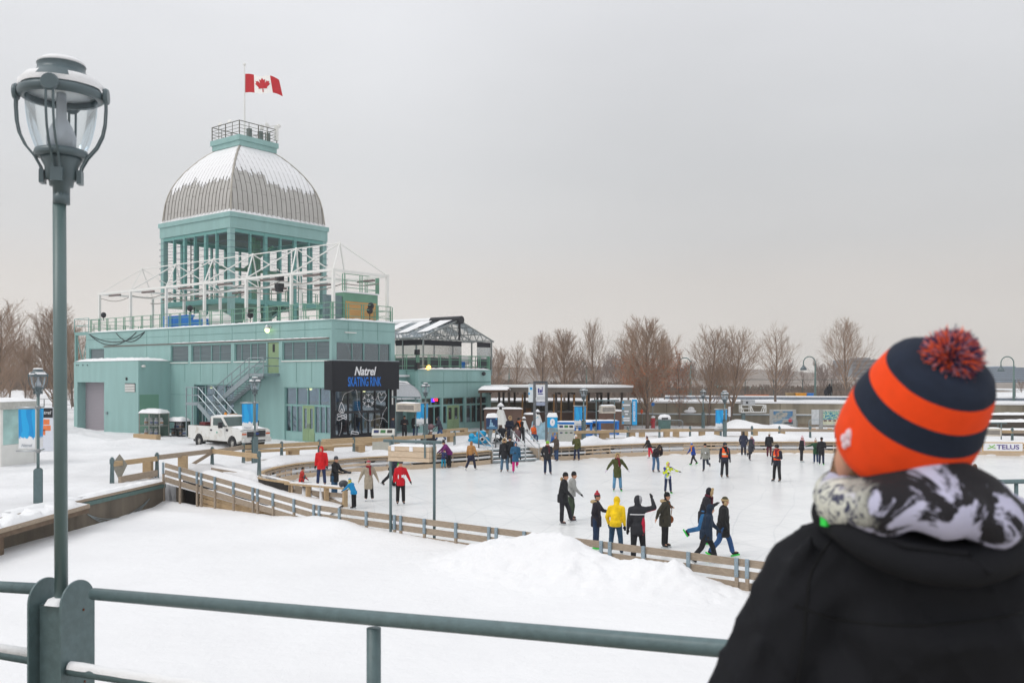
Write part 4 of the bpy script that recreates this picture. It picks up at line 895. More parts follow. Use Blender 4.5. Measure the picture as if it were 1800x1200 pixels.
# snow lying on the flatter upper half, its ragged lower edge running down between the seams
b = MB()
for fi, ((nx_, ny_), (ax, ay)) in enumerate(FACES):
    NU, NT = 160, 70; gv = {}
    for i in range(NT + 1):
        t = .28 + (1 - .28) * i / NT
        for k_ in range(NU + 1):
            W_ = -1 + 2 * k_ / NU; r_ = dprof(t) * hb; v_ = W_ * hb
            if abs(v_) > r_ - .07: continue
            strip = math.floor((W_ + 1) / 2 * NS + .5); lim = .45 + .07 * noise.noise((strip * 7.3, fi * 5.1, 0)) + .10 * noise.noise((W_ * 2.2, fi * 9.1 + 3, 2)) + .05 * noise.noise((W_ * 40, fi, t * 6)) + (.10 if fi == 0 and W_ < -.2 else -.02)
            frac = (W_ + 1) / 2 * NS + .5; frac -= math.floor(frac)
            th_ = .02 if t > lim + .03 * noise.noise((W_ * 60, t * 25, fi)) and .05 < frac < .95 or t > lim + .05 else None
            if th_ is None: continue
            gv[(i, k_)] = len(b.v); b.v.append((dc.x + nx_ * (r_ + th_) + ax * v_, dc.y + ny_ * (r_ + th_) + ay * v_, ZC1 + (ZD - ZC1) * t + th_))
    for (i, k_) in list(gv):
        if all(q2 in gv for q2 in ((i, k_ + 1), (i + 1, k_ + 1), (i + 1, k_))): b.f.append([gv[(i, k_)], gv[(i, k_ + 1)], gv[(i + 1, k_ + 1)], gv[(i + 1, k_)]]); b.mi.append(0)
b.build('dome_snow', SNOWC, dome)
b = MB()
for (nx_, ny_), (ax, ay) in FACES[:2]:
    n_ = 80
    for k_ in range(n_):
        u0, u1 = -1 + 2 * k_ / n_, -1 + 2 * (k_ + 1) / n_; h_ = .22 + .12 * abs(math.sin(u0 * 31.4)) + .1 * noise.noise((u0 * 3, nx_ * 4, 1)); q0, q1 = hb + .25, hb - .06
        pts = [(dc.x + nx_ * q0 + ax * u0 * q0, dc.y + ny_ * q0 + ay * u0 * q0, ZC1 + .003), (dc.x + nx_ * q0 + ax * u1 * q0, dc.y + ny_ * q0 + ay * u1 * q0, ZC1 + .003), (dc.x + nx_ * q1 + ax * u1 * q1, dc.y + ny_ * q1 + ay * u1 * q1, ZC1 + h_), (dc.x + nx_ * q1 + ax * u0 * q1, dc.y + ny_ * q1 + ay * u0 * q1, ZC1 + h_)]
        b.add(pts, [(0, 1, 2, 3)])
b.build('eaves_snow', SNOWC, dome)
# lantern platform with railing, instruments and the flagpole
ph = 2.02; b = MB(); b.box(dc.x - ph, dc.x + ph, dc.y - ph, dc.y + ph, ZD - .1, ZD + .35); b.box(dc.x - ph - .12, dc.x + ph + .12, dc.y - ph - .12, dc.y + ph + .12, ZD + .35, ZD + .8); b.build('lantern_platform', TEAL, T)
zp = ZD + .8; b = MB(); c4 = [(dc.x + sx * ph, dc.y + sy * ph) for sx, sy in ((-1, -1), (1, -1), (1, 1), (-1, 1))]
for (x0, y0), (x1, y1) in zip(c4, c4[1:] + c4[:1]):
    for h_ in (.3, .6, .9, 1.25): b.tube([(x0, y0, zp + h_), (x1, y1, zp + h_)], .022 if h_ < 1.2 else .04, 5)
    for i in range(4): t = i / 4; x_, y_ = x0 + (x1 - x0) * t, y0 + (y1 - y0) * t; b.tube([(x_, y_, zp), (x_, y_, zp + 1.25)], .05 if i in (0, 2) else .03, 5)
b.build('lantern_railing', mat('railing_brown', '6b6a63', .5), T)
fpz = CL.z + (HZ - 112) / FP * 82.3
fpole = MB().tube([(dc.x, dc.y, zp), (dc.x, dc.y, fpz)], [.08, .05], 8); fpole.ell((dc.x, dc.y, fpz + .1), .14, 8, 6); fpole.build('flagpole', WHITEM, T)
b = MB(); b.lathe([(.0, .06), (.2, .03), (.3, 0), (.2, .06)], 14, (dc.x + 1.2, dc.y - 1.7, zp + 1.55), (.2, -1, .2)); b.tube([(dc.x + 1.2, dc.y - 1.6, zp + 1.4), (dc.x + 2.2, dc.y - 2.0, zp + 1.75)], .04, 5); b.ell((dc.x + 2.25, dc.y - 2.0, zp + 1.65), .2, 8, 6); b.tube([(dc.x + 1.2, dc.y - 1.6, zp), (dc.x + 1.2, dc.y - 1.6, zp + 1.5)], .04, 5)
b.lathe([(.0, .04), (.16, .02), (.22, 0), (.15, .04)], 12, (dc.x - 1.9, dc.y + 1.0, zp + 1.4), (-1, -.3, .2)); b.lathe([(.0, .04), (.16, .02), (.22, 0), (.15, .04)], 12, (dc.x - 1.9, dc.y - .4, zp + 1.45), (-1, -.3, .5)); b.cbox((dc.x + 2.0, dc.y - 2.0, zp + .9), (.25, .3, 1.3)); b.cbox((dc.x + .5, dc.y - 1.9, zp + 1.2), (.25, .25, .4)); b.build('antenna_dish', WHITEM, T)
for dx in (-.6, .6, 1.4): MB().cbox((dc.x + dx, dc.y - 1.5, zp + .5), (.35, .35, .8)).build('instrument_box', mat('instr', '6e7a78', .6), T)

# ---- lower wing on the right with its greenhouse-like canopy
v_ = LL(735, 762, 69.6); wx, wy = v_.x, v_.y; ZW = LL(735, 650, 69.6).z; WXE = RF(863, 660, wy)[0]
rx = lambda px: RF(px, 660, wy)[0]; rz_ = lambda px, py: RF(px, py, wy)[1]
zw1, zw0 = rz_(800, 697), rz_(800, 744)
b = MB(); wh = [(rx(741), rx(776), zw0, zw1), (rx(779), rx(817), .02, zw1), (rx(820), rx(857), zw0, zw1)]
wall_holes(b, 'y', wy, .3, wx, WXE, -.3, ZW, wh); b.build('wing_wall', TEAL, T)
b = MB(); b.box(wx, wx + .3, wy + .301, wy + 10, -.3, ZW); b.box(wx + .3, WXE, wy + 9.7, wy + 10, -.3, ZW - .01); b.box(WXE - .3, WXE, wy + .301, wy + 9.69, -.3, ZW - .01); b.build('wing_wall', TEALD, T)
b = MB(); b.box(XR + .05, wx - .01, wy + 1.2, wy + 1.5, -.3, ZW - .02); b.build('recess_wall', TEAL, T)
window('y', wy + 1.2 - .25, XR + .6, wx - .5, .05, 2.9, 4, fm=TEALF, pm=GLASSD, inset=.1)
b = MB(); b.box(XR + .05, wx, wy + .9, wy + 9.6, ZW - .5, ZW - .35); b.box(wx + .31, WXE - .31, wy + .31, wy + 9.69, ZW - .5, ZW - .35); b.build('wing_deck', SNOWP, T)
b = MB(); b.box(wx - .05, WXE + .05, wy - .05, wy + .35, ZW, ZW + .07); b.box(wx - .05, wx + .35, wy + .351, wy + 10, ZW, ZW + .07); b.build('wing_cap', TEALD, T)
b = MB(); b.pillow(wx, WXE, wy - .04, wy + .34, ZW + .071, .12, 50, 4, .7, 5); b.build('snow_strip', SNOWC, T, True)
b = MB(); b.box(wx + .3, WXE - .1, wy - .03, wy - .002, rz_(800, 671) - .06, rz_(800, 671) + .06)
for px in (780, 821): b.box(rx(px) - .012, rx(px) + .012, wy - .012, wy - .001, zw1 + .1, ZW - .1)
b.box(wx - .012, wx - .001, wy + .3, wy + 9, ZW - 1.2, ZW - 1.1); b.build('panel_joint', _mats['joint_line'], T)
zsp = rz_(800, 711)
for a, c, n in ((741, 776, 3), (820, 857, 4)):
    window('y', wy, rx(a), rx(c), zw0, zsp, n, pm=GLASSW, inset=.12, fw=.07); window('y', wy, rx(a), rx(c), zsp + .002, zw1, 2, pm=GLASSW, inset=.12, fw=.07)
window('y', wy, rx(779), rx(817), zsp + .002, zw1, 2, pm=GLASSW, inset=.12, fw=.07)
window('y', wy, rx(808), rx(817), .55, zsp, 1, pm=GLASSW, inset=.12, fw=.07); window('y', wy, rx(779), rx(787), .55, zsp, 1, pm=GLASSW, inset=.12, fw=.07)
MB().box(rx(808), rx(817), wy + .08, wy + .2, .02, .548).build('base_panel', TEAL, T); MB().box(rx(779), rx(787), wy + .08, wy + .2, .02, .548).build('base_panel', TEAL, T)
for a, c in ((787, 797.5), (797.5, 808)):
    b = MB(); wall_holes(b, 'y', wy + .06, .07, rx(a) + .01, rx(c) - .01, .02, zsp - .01, [(rx(a) + .16, rx(c) - .16, .9, zsp - .2)]); dr = b.build('door', OLIVE, T)
    MB().box(rx(a) + .15, rx(c) - .15, wy + .09, wy + .11, .89, zsp - .19).build('pane', GLASSW, dr)
b = MB(); b.box(wx + .31, WXE - .31, wy + 4, wy + 4.1, .03, 3.3); b.build('inner_wall', INTER, T); MB().box(wx + .31, WXE - .31, wy + .31, wy + 4, 3.25, 3.35).build('inner_ceiling', INTER, T)
MB().box(wx + .31, WXE - .31, wy + .31, wy + 9.6, 0, .03).build('floor', _mats['shop_floor'], T)
b = MB(); b.box(rx(748), rx(774), wy + 1, wy + 1.2, .03, 1.1); b.box(rx(825), rx(850), wy + 1.2, wy + 1.8, .03, 1.25); b.build('counter', mat('blue_counter', '3f6f9c', .6, var=.2), T)
q3 = Vector((rx(763.5), wy + .09, rz_(763, 702))); b = MB(); b.cbox(q3 + Vector((-.1, 0, 0)), (.45, .03, .3)); b.build('neon_sign', mat('neon_blue', '2b2bff', .4, emit=2.5), T); b = MB(); b.cbox(q3 + Vector((.2, -.02, 0)), (.5, .03, .2)); b.build('neon_sign', mat('neon_red', 'ff2a3a', .4, emit=2.5), T)
balustrade((wx + .15, wy + .15, 0), (WXE - .1, wy + .15, 0), ZW + .1, 'wing_balustrade', 1.1, 1.3); balustrade((wx + .15, wy + .2, 0), (wx + .15, wy + 9, 0), ZW + .1, 'wing_balustrade', 1.1, 1.3); balustrade((WXE - .15, wy + .2, 0), (WXE - .15, wy + 9, 0), ZW + .1, 'wing_balustrade', 1.1, 1.3)
ze = RF(800, 597, wy + .6)[1]; zrg = RF(808, 562, wy + .6)[1]; cx0, cx1 = RF(744, 600, wy + .6)[0], RF(864, 600, wy + .6)[0]; cm = (cx0 + cx1) / 2; cy0, cy1 = wy + .6, wy + 9.4
cst = mat('canopy_steel', '8c9190', .5, .3); b = MB()
for yy in np.linspace(cy0, cy1, 5):
    b.bar((cx0 - .3, yy, ze), (cx1 + .3, yy, ze), .08, .1); b.bar((cx0 - .3, yy, ze), (cm, yy, zrg), .09, .1); b.bar((cx1 + .3, yy, ze), (cm, yy, zrg), .09, .1)
    for i in range(1, 5):
        for sgn in (-1, 1):
            t = i / 5; xr_ = cm + sgn * (cx1 + .3 - cm) * t; zz = zrg + (ze - zrg) * t; b.bar((xr_, yy, zz), (xr_ - sgn * .5, yy, ze), .05, .05); b.bar((xr_ - sgn * .5, yy, ze), (xr_ - sgn * .95, yy, min(zrg, zz + (zrg - ze) * .2)), .05, .05)
    for x_ in (cx0, cx1): b.bar((x_, yy, ZW - .4), (x_, yy, ze), .1, .1)
for x_ in (cx0 - .3, cx1 + .3): b.bar((x_, cy0, ze + .05), (x_, cy1, ze + .05), .12, .1)
for t in (.33, .66):
    for sgn in (-1, 1): x_ = cm + sgn * (cx1 - cm) * t; zz = zrg + (ze - zrg) * t; b.bar((x_, cy0, zz), (x_, cy1, zz), .07, .07)
b.build('canopy_truss', cst, T)
gl = glass_mat('poly_sheet', (.88, .88, .87), .10, .25); b = MB()
for sgn in (-1, 1): b.add([(cm, cy0, zrg + .07), (cm, cy1, zrg + .07), (cm + sgn * (cx1 + .3 - cm), cy1, ze + .09), (cm + sgn * (cx1 + .3 - cm), cy0, ze + .09)], [(0, 1, 2, 3)])
b.add([(cx0 - .3, cy0 - .06, ze), (cx1 + .3, cy0 - .06, ze), (cm, cy0 - .06, zrg)], [(0, 1, 2)]); b.build('canopy_sheet', gl, T)
b = MB()
for k_ in range(4):
    for sgn in (-1, 1): ya_ = cy0 + .3 + k_ * 2.2; b.add([(cm + sgn * .5, ya_, zrg - .08 + .09), (cm + sgn * .5, ya_ + 1.3, zrg - .08 + .09), (cm + sgn * 3.4, ya_ + 1.2, zrg + (ze - zrg) * .72 + .12), (cm + sgn * 3.2, ya_ + .2, zrg + (ze - zrg) * .68 + .12)], [(0, 1, 2, 3)])
b.build('canopy_snow', SNOWC, T)
b = MB(); b.tube([(cm, cy0 - .3, zrg + .0), (cm, cy0 + 3, zrg)], .34, 10); b.build('ridge_vent', BLACK, T); b = MB(); b.tube([(cm, cy0 + 3, zrg - .05), (cm, cy1 + .2, zrg - .05)], .36, 10); b.build('ridge_vent', SNOWC, T); b = MB(); b.bar((cm, cy0 - .05, ze), (cm, cy0 - .05, zrg), .16, .1, (0, 1, 0)); b.build('king_post', BLACK, T)
clr = glass_mat('clear_curtain', (.82, .82, .80), .12, .2)
for x0_, x1_, y0_, y1_ in ((cx0, cx0 + 4.6, cy0 + .02, cy0 + .04), (cx1 - 1.9, cx1 - .1, cy0 + .02, cy0 + .04), (cx0 - .03, cx0 - .01, cy0 + .1, cy0 + 3)): MB().box(x0_, x1_, y0_, y1_, ZW + 1.0, ze - .5).build('curtain_window', clr, T); MB().box(x0_, x1_, y0_, y1_, ze - .499, ze - .08).build('curtain_header', BLACKF, T); MB().box(x0_, x1_, y0_, y1_, ZW, ZW + .999).build('curtain_base', mat('curtain_base_grey', '3b4145', .8), T)
b = MB(); b.box(cx0 + 5, cx1 - 2.3, cy0 + 1, cy0 + 2.2, ZW - .3, ZW + .75); b.build('blue_crate', BLUEP, T); b = MB(); b.ell((cx0 + 6.2, cy0 + 1.6, ZW + .85), (1.4, .6, .45), 12, 8); b.build('white_cover', WHITEP, T, True)
p = Vector((rx(752), wy - .1, rz_(752, 645))); b = MB(); b.ell(p, .16, 8, 6); b.build('terrace_lamp', mat('amber_glow', 'ffb04a', .4, emit=7), T, True)
p = Vector((wx + .1, wy + .2, rz_(735, 618))); b = MB(); b.cbox(p, (.3, .3, .4)); b.cbox(p + Vector((0, 0, -1.1)), (.3, .3, .6)); b.tube([p, p + Vector((0, 0, -2.3))], .05, 6); b.build('floodlight', BLACK, T)
p = Vector((rx(848), wy - .15, rz_(849, 656))); b = MB(); b.ell(p, .17, 8, 6); b.build('floodlight', BLACK, T)
# arched white awning over the recessed entrance
aw = []; ax0, ax1 = XR + .2, wx - .35; b = MB(); rr = (ax1 - ax0) / 2; zb_ = 2.6; ym_ = wy - .7
pts = [(ax0 + rr - rr * math.cos(math.pi * i / 16), 0, zb_ + 1.3 * math.sin(math.pi * i / 16)) for i in range(17)]
for p, q2 in zip(pts, pts[1:]): b.add([(p[0], ym_, p[2]), (q2[0], ym_, q2[2]), (q2[0], wy + 1, q2[2]), (p[0], wy + 1, p[2])], [(0, 1, 2, 3)])
b.add([(p[0], ym_ + .05, p[2]) for p in pts], [tuple(range(17))]); awn = b.build('arched_awning', mat('awning_white', 'cfd2d6', .6, var=.04), T)
b = MB(); b.pillow(ax0 + 1, ax1 - 1, ym_, wy + .9, zb_ + 1.12, .26, 8, 8, .4, 3); b.build('snow_cap', SNOWC, awn, True)

# flag
F = thing('national_flag', 'red and white flag with a red maple leaf flying from the dome flagpole', 'flag')
fp_w = Matrix.Rotation(BA, 3, 'Z') @ Vector((dc.x, dc.y, 0)) + Vector((BX, BY, G)); fl_, fh_ = 3.3, 1.7
F.location = (fp_w.x + .06, fp_w.y, G + fpz - .75); F.rotation_euler.z = R(-8)
def fpt(u, v, off=0):                      # u 0..2 along the fly, v 0..1 down
    x_ = u / 2 * fl_; sag = .10 * u * u + .12 * u + .05 * math.sin(u * 3); wv = .13 * math.sin(u * 3.4 + v * .9) * (u / 2) ** .6
    return Vector((x_ * .97 + .16 * v * u, wv + off, -v * fh_ * (1 - .06 * u) - sag + .07 * math.sin(u * 5)))
for u0, u1, m_, nm in ((0, .5, RED, 'red_band'), (.5, 1.5, mat('flag_white', 'f6f4f0', .7, var=.03), 'white_field'), (1.5, 2, RED, 'red_band')):
    vs = []; fs = []; n_ = int((u1 - u0) * 24)
    for i in range(n_ + 1):
        for j in range(9): vs.append(fpt(u0 + (u1 - u0) * i / n_, j / 8))
    for i in range(n_):
        for j in range(8): a = i * 9 + j; fs.append((a, a + 9, a + 10, a + 1))
    MB().add(vs, fs).build(nm, m_, F, True)
half = [(0, -.48), (.10, -.30), (.22, -.36), (.17, -.10), (.33, -.25), (.36, -.18), (.48, -.20), (.44, -.06), (.52, -.01), (.27, .20), (.30, .28), (.03, .24), (.035, .48)]
leaf = half + [(-x_, y_) for x_, y_ in reversed(half[1:])]
b = MB()
for off in (-.03, .03): b.add([fpt(1 + x_ * .86, .5 + y_ * .86, off) for x_, y_ in leaf], [tuple(range(len(leaf)))])
b.build('maple_leaf', RED, F)
# ---------------------------------------------------------------- lamps
BANM = bpy.data.materials.new('banner_print'); BANM.use_nodes = True
def _ban():
    t = BANM.node_tree; b_ = t.nodes['Principled BSDF']; L = t.links.new; N = t.nodes.new; b_.inputs['Roughness'].default_value = .6
    co = N('ShaderNodeTexCoord'); sp = N('ShaderNodeSeparateXYZ'); L(co.outputs['Generated'], sp.inputs[0])
    wv = N('ShaderNodeTexWave'); wv.inputs['Scale'].default_value = .5; wv.inputs['Distortion'].default_value = 6; L(co.outputs['Generated'], wv.inputs['Vector'])
    n = N('ShaderNodeTexNoise'); n.inputs['Scale'].default_value = 5; L(co.outputs['Generated'], n.inputs['Vector'])
    ad = N('ShaderNodeMath'); ad.operation = 'MULTIPLY_ADD'; ad.inputs[1].default_value = .3; ad.inputs[2].default_value = .12; L(n.outputs['Fac'], ad.inputs[0])
    lt = N('ShaderNodeMath'); lt.operation = 'LESS_THAN'; L(sp.outputs[2], lt.inputs[0]); L(ad.outputs[0], lt.inputs[1])
    r = N('ShaderNodeValToRGB'); r.color_ramp.elements[0].position = .45; r.color_ramp.elements[1].position = .55; r.color_ramp.elements[0].color = (*lin('0f8fd2'), 1); r.color_ramp.elements[1].color = (*lin('18a6e2'), 1); L(wv.outputs['Fac'], r.inputs[0])
    mx_ = N('ShaderNodeMix'); mx_.data_type = 'RGBA'; L(lt.outputs[0], mx_.inputs['Factor']); L(r.outputs[0], mx_.inputs['A']); mx_.inputs['B'].default_value = (.78, .79, .8, 1); L(mx_.outputs['Result'], b_.inputs['Base Color'])
_ban()
FROST = mat('frosted_bulb', 'b9bec6', .5, var=.05)
def lamp_head(t, z, k=1.0, snow=True):
    m = lambda pr: [(r * k, z + q * k) for r, q in pr]
    sk = MB().lathe(m([(.053, 0), (.055, .066), (.075, .07), (.08, .11), (.10, .115), (.105, .20), (.125, .24), (.13, .262), (0, .263)]), 20).build('socket', LAMPD, t, True)
    MB().lathe(m([(.0, .264), (.165, .265), (.172, .285), (.165, .31), (0, .311)]), 28).build('lower_ring', LAMPD, sk, True)
    gp = [(.155, .311), (.172, .35), (.195, .42), (.212, .50), (.221, .58), (.224, .655)]
    g = MB(); g.lathe(m(gp), 32); g.f = [f for f in g.f if len(f) == 4]; g.mi = g.mi[:len(g.f)]; g.build('glass_globe', GLASS, t, True)
    MB().lathe(m([(.225, .66), (.24, .655), (.268, .672), (.272, .70), (.262, .715), (.225, .716), (.225, .66)]), 36, cap=False).build('upper_ring', LAMPD, t, True)
    rf = MB().lathe(m([(.0, .705), (.224, .70), (.224, .712), (0, .715)]), 30).build('added_pale_disc', mat('pale_disc_white', 'dfe2e4', .5, var=.03), t, True)  # pale disc added so the inside of the hood looks bright from below
    MB().lathe(m([(.03, .31), (.09, .32), (.095, .40), (.07, .47), (.035, .53), (.03, .70)]), 18).build('bulb', FROST, t, True)
    cp = MB().lathe(m([(.258, .716), (.25, .735), (.215, .775), (.175, .825), (.155, .845), (.15, .85), (.15, .885), (.155, .89), (.13, .905), (.05, .92), (0, .921)]), 32).build('hood', LAMPD, t, True)
    if snow:
        b = MB(); n = 40; vs = []; pr = [(.263, .722), (.254, .755), (.218, .795), (.178, .842), (.158, .868)]
        for i, (r_, q) in enumerate(pr):
            for j in range(n): a = 2 * math.pi * j / n; w = .012 * noise.noise((a * 2, q * 9, 1)) + (0 if i in (0, 4) else .012); vs.append(((r_ + w) * k * math.cos(a), (r_ + w) * k * math.sin(a), z + (q + .004) * k))
        fs = []
        for i in range(4):
            for j in range(n):
                if i == 0 or i < 3 and noise.noise((j * .14 + z, i * .5, 4)) > (-.3, -.12, .12)[i] : fs.append((i * n + j, i * n + (j + 1) % n, (i + 1) * n + (j + 1) % n, (i + 1) * n + j))
        b.add(vs, fs); b.build('snow', SNOWC, cp, True)
        b = MB(); b.lathe(m([(.150, .892), (.152, .905), (.12, .93), (0, .94)]), 24); b.build('snow', SNOWC, cp, True)
    for j in range(4):
        a = R(-78 + 90 * j); c, s2 = math.cos(a), math.sin(a); b = MB()
        pth = [(.282, .70), (.284, .60), (.278, .50), (.262, .42), (.225, .34), (.165, .265), (.13, .20), (.112, .12)]
        pts = [Vector((r_ * k * c, r_ * k * s2, z + q * k)) for r_, q in pth]; tn = Vector((-s2, c, 0))
        for sg in (-1, 1):
            for p, q in zip(pts, pts[1:]): b.bar(p + tn * sg * .022 * k, q + tn * sg * .022 * k, .014 * k, .011 * k, (c, s2, .2))
        b.lathe([(.055 * k, -.012 * k), (.058 * k, .0), (.05 * k, .016 * k), (0, .017 * k)], 16, (.284 * k * c, .284 * k * s2, z + .695 * k), (c, s2, 0))
        b.cbox((.118 * k * c, .118 * k * s2, z + .13 * k), (.03 * k, .075 * k, .09 * k), a); b.build('strap', LAMPD, t)
def base_plates(t, h, w=.19, d=.26, rot=0.0, gap=.16):
    """a slim box between two plates with rounded tops"""
    M_ = Matrix.Rotation(rot, 3, 'Z')
    b = MB(); b.v = []; b.box(-w / 2, w / 2, -gap / 2, gap / 2, -.3, h - .12); b.v = [tuple(M_ @ Vector(p)) for p in b.v]; bx = b.build('base_box', SLATE, t)
    for sg in (-1, 1):
        pl = [Vector((-d / 2, 0, -.3)), Vector((d / 2, 0, -.3))] + [Vector((d / 2 * math.cos(R(a)), 0, h - d * .35 + d * .35 * math.sin(R(a)))) for a in range(0, 181, 15)]
        b = MB(); b.prism([p + Vector((0, sg * (gap / 2 + .002) - (.012 if sg < 0 else 0), 0)) for p in pl], (0, .012, 0)); b.v = [tuple(M_ @ Vector(p)) for p in b.v]; b.build('base_plate', SLATE, t)
    return bx
def quay_lamp(px, D, top, label, banner=True, base=1.35, k=1.0, z0=G, text=True, rot=.9):
    t = thing('street_lamp', label, 'street lamp', (XD(px, D), D, z0), 0, 'quay lamps')
    H = CH - (top - HZ) / FP * D - z0; hz = H - .955 * k
    base_plates(t, base, rot=rot); MB().tube([(0, 0, base - .3), (0, 0, hz + .01)], .05, 10).build('pole', POLE, t, True)
    lamp_head(t, hz, k)
    if banner:
        zt = hz - .35
        vr = Vector((XD(px, D), D)).normalized()
        for sx, (dx, dy) in ((-1, (-1, 0)), (1, (vr.x * .95 + vr.y * .24, vr.y * .95 - vr.x * .24))):
            for z_ in (zt - 1.42, zt): ar = MB(); ar.tube([(0, 0, z_), (dx * .72, dy * .72, z_)], .03, 6); ar.ell((0, 0, z_), .085, 8, 6); ar = ar.build('banner_arm', STEEL, t, True)
            b = MB(); vs = []
            for i in range(7):
                for j in range(9):
                    u, v = i / 6, j / 8; w = .012 * math.sin(u * 5 + v * 4); d_ = .10 + .54 * u; vs.append((dx * d_ - dy * w, dy * d_ + abs(dx) * w, zt - .06 - 1.28 * v))
            b.add(vs, [(i * 9 + j, i * 9 + j + 1, (i + 1) * 9 + j + 1, (i + 1) * 9 + j) for i in range(6) for j in range(8)]); bn = b.build('banner', BANM, ar, True)
            if text and sx < 0: letters('lettering', 'Natrel', .13, mat('banner_grey', '7f8a93', .6), bn if False else t, (dx * .36, -.045, zt - 1.28), (R(90), 0, 0), shear=.25)
    return t
quay_lamp(67, 29.75, 645, 'dark lamp with a blue banner standing on the quay beside the white booth', rot=.35)
quay_lamp(448, 45.4, 661, 'lamp with a blue banner in front of the white pickup truck', rot=.9)
quay_lamp(748, 57.6, 671, 'lamp with two blue banners in front of the right shop windows of the pavilion', rot=.9)
quay_lamp(1026, 62.0, 679, 'lamp with two blue banners beside the blue frames and the recycling station', rot=.9)
quay_lamp(1274, 63.0, 685, 'lamp with two blue banners left of the ploughed snow pile by the concrete wall', rot=.9)
quay_lamp(1236, 76.0, 683, 'thin lamp without banner near the concrete wall and bare tree', False, rot=.9, k=.9)

# the big lamp and the railing of the footbridge the picture is taken from
DKZ = 3.0; LD = 5.3; LX = XD(108, LD)
t = thing('street_lamp', 'tall snow-capped lamp with a glass globe on the footbridge, nearest at the left', 'street lamp', (LX, LD, DKZ))
zb, zh = CH - (1058 - HZ) / FP * LD - DKZ, CH - (345 - HZ) / FP * LD - DKZ
MB().tube([(0, 0, zb - .1), (-.012, 0, zh - .03)], .0365, 16).build('pole', POLE, t, True); MB().lathe([(.046, zh - .045), (.046, zh + .02)], 16).build('pole_collar', LAMPD, t, True)
lamp_head(t, zh, .855)
t.rotation_euler.z = 0
b = MB(); RTN = R(17.3)                     # direction the rail runs
rd = Vector((math.cos(-RTN), math.sin(-RTN), 0)); rn = Vector((-rd.y, rd.x, 0)) * -1
MB().bar((0, 0, -.4), (0, 0, zb), .13, .19, rd).build('base_box', SLATE, t)
b = MB(); b.pillow(-.09, .09, -.06, .06, 0, .035, 6, 6, .3); b.build('snow_cap', SNOWC, t, True, loc=(0, 0, zb + .001), rz=R(90) - RTN)
ph_ = CH - (1016 - HZ) / FP * LD - DKZ
for sg in (-1, 1):
    d = .26; pl = [Vector((-d / 2, 0, -.4)), Vector((d / 2, 0, -.4))] + [Vector((d / 2 * math.cos(R(a)), 0, ph_ - d * .5 + d * .5 * math.sin(R(a)))) for a in range(0, 181, 12)]
    Mx = Matrix.Rotation(R(90) - RTN + R(0), 3, 'Z'); b = MB(); b.prism([Mx @ (p + Vector((0, 0, 0))) + rd * (sg * .108) for p in pl], rd * .012 * sg); pp = b.build('base_plate', SLATE, t)
    b = MB()
    for z_, u in ((ph_ - .18, .04), (.42, -.05), (.42, .05)): b.ell(Mx @ Vector((u, 0, z_)) + rd * sg * .121, .008, 6, 4)
    b.build('bolt', mat('rust', '6b4030', .9), pp)
rr_ = thing('bridge_railing', 'grey-green tubular footbridge railing crossing the foreground in front of the man', 'railing', (LX, LD, DKZ))
r1 = PD(1250, 1136.5, 3.42) - Vector((LX, LD, DKZ)); r0 = PD(165, 1042.5, 5.22) - Vector((LX, LD, DKZ)); u_ = (r1 - r0).normalized(); far = r1 + u_ * 3.0
b = MB(); b.tube([r0, far], .0345, 16); b.build('top_rail', SLATE, rr_, True)
l0 = PD(0, 1030, 5.62) - Vector((LX, LD, DKZ)); l1 = PD(74, 1034, 5.4) - Vector((LX, LD, DKZ)); lu = (l1 - l0).normalized()
MB().tube([l0 - lu * 2, l1], .0345, 14).build('top_rail', SLATE, rr_, True)
dz = Vector((0, 0, -.475)); s0 = PD(120, 1175, 5.2) - Vector((LX, LD, DKZ)); s1 = PD(320, 1200, 4.85) - Vector((LX, LD, DKZ)); su = Vector(u_)
MB().tube([s0, s0 + su * 6], .033, 14).build('lower_rail', SLATE, rr_, True)
b = MB(); n_ = 60; vs = []
for i in range(n_ + 1):
    p = s0 + su * (.02 + 5.9 * i / n_); w = .026 + .006 * noise.noise((i * .7, 0, 0)); h_ = .036 + .012 * noise.noise((i * .45, 3, 0))
    for a in range(0, 181, 30): vs.append(p + Vector((0, 0, .012)) + rn * w * math.cos(R(a)) * 1.25 + Vector((0, 0, h_ * math.sin(R(a)))))
b.add(vs, [(i * 7 + j, i * 7 + j + 1, (i + 1) * 7 + j + 1, (i + 1) * 7 + j) for i in range(n_) for j in range(6)] + [tuple(range(7)), tuple(range(n_ * 7, n_ * 7 + 7))]); b.build('snow_strip', SNOWC, rr_, True)
q0 = PD(74, 1160, 5.4) - Vector((LX, LD, DKZ)); MB().tube([q0 - lu * 2.4 + Vector((0, 0, .07)), q0], .033, 14).build('lower_rail', SLATE, rr_, True)
b = MB(); b.tube([q0 - lu * 2.4 + Vector((0, 0, .10)), q0 + Vector((0, 0, .032))], .030, 12); b.build('snow_strip', SNOWC, rr_, True)
pv = PD(657, 1095, 4.24) - Vector((LX, LD, DKZ)); MB().tube([(pv.x, pv.y, -.2), (pv.x, pv.y, pv.z - .02)], .034, 14).build('post', SLATE, rr_, True)
pv = r1 + u_ * 1.15; MB().tube([(pv.x, pv.y, -.2), (pv.x, pv.y, pv.z - .02)], .034, 14).build('post', SLATE, rr_, True)
# footbridge deck under the viewer (out of frame, carries the man and the railing)
b = MB(); cdk = Vector((LX, LD, 0)); b.prism([Vector((LX, LD, 2.75)) + rd * -6 + rn * -.3, Vector((LX, LD, 2.75)) + rd * 10 + rn * -.3, Vector((LX, LD, 2.75)) + rd * 10 + rn * 5.4, Vector((LX, LD, 2.75)) + rd * -6 + rn * 5.4], (0, 0, .25)); tag(b.build('footbridge_deck', CONC), kind='structure')

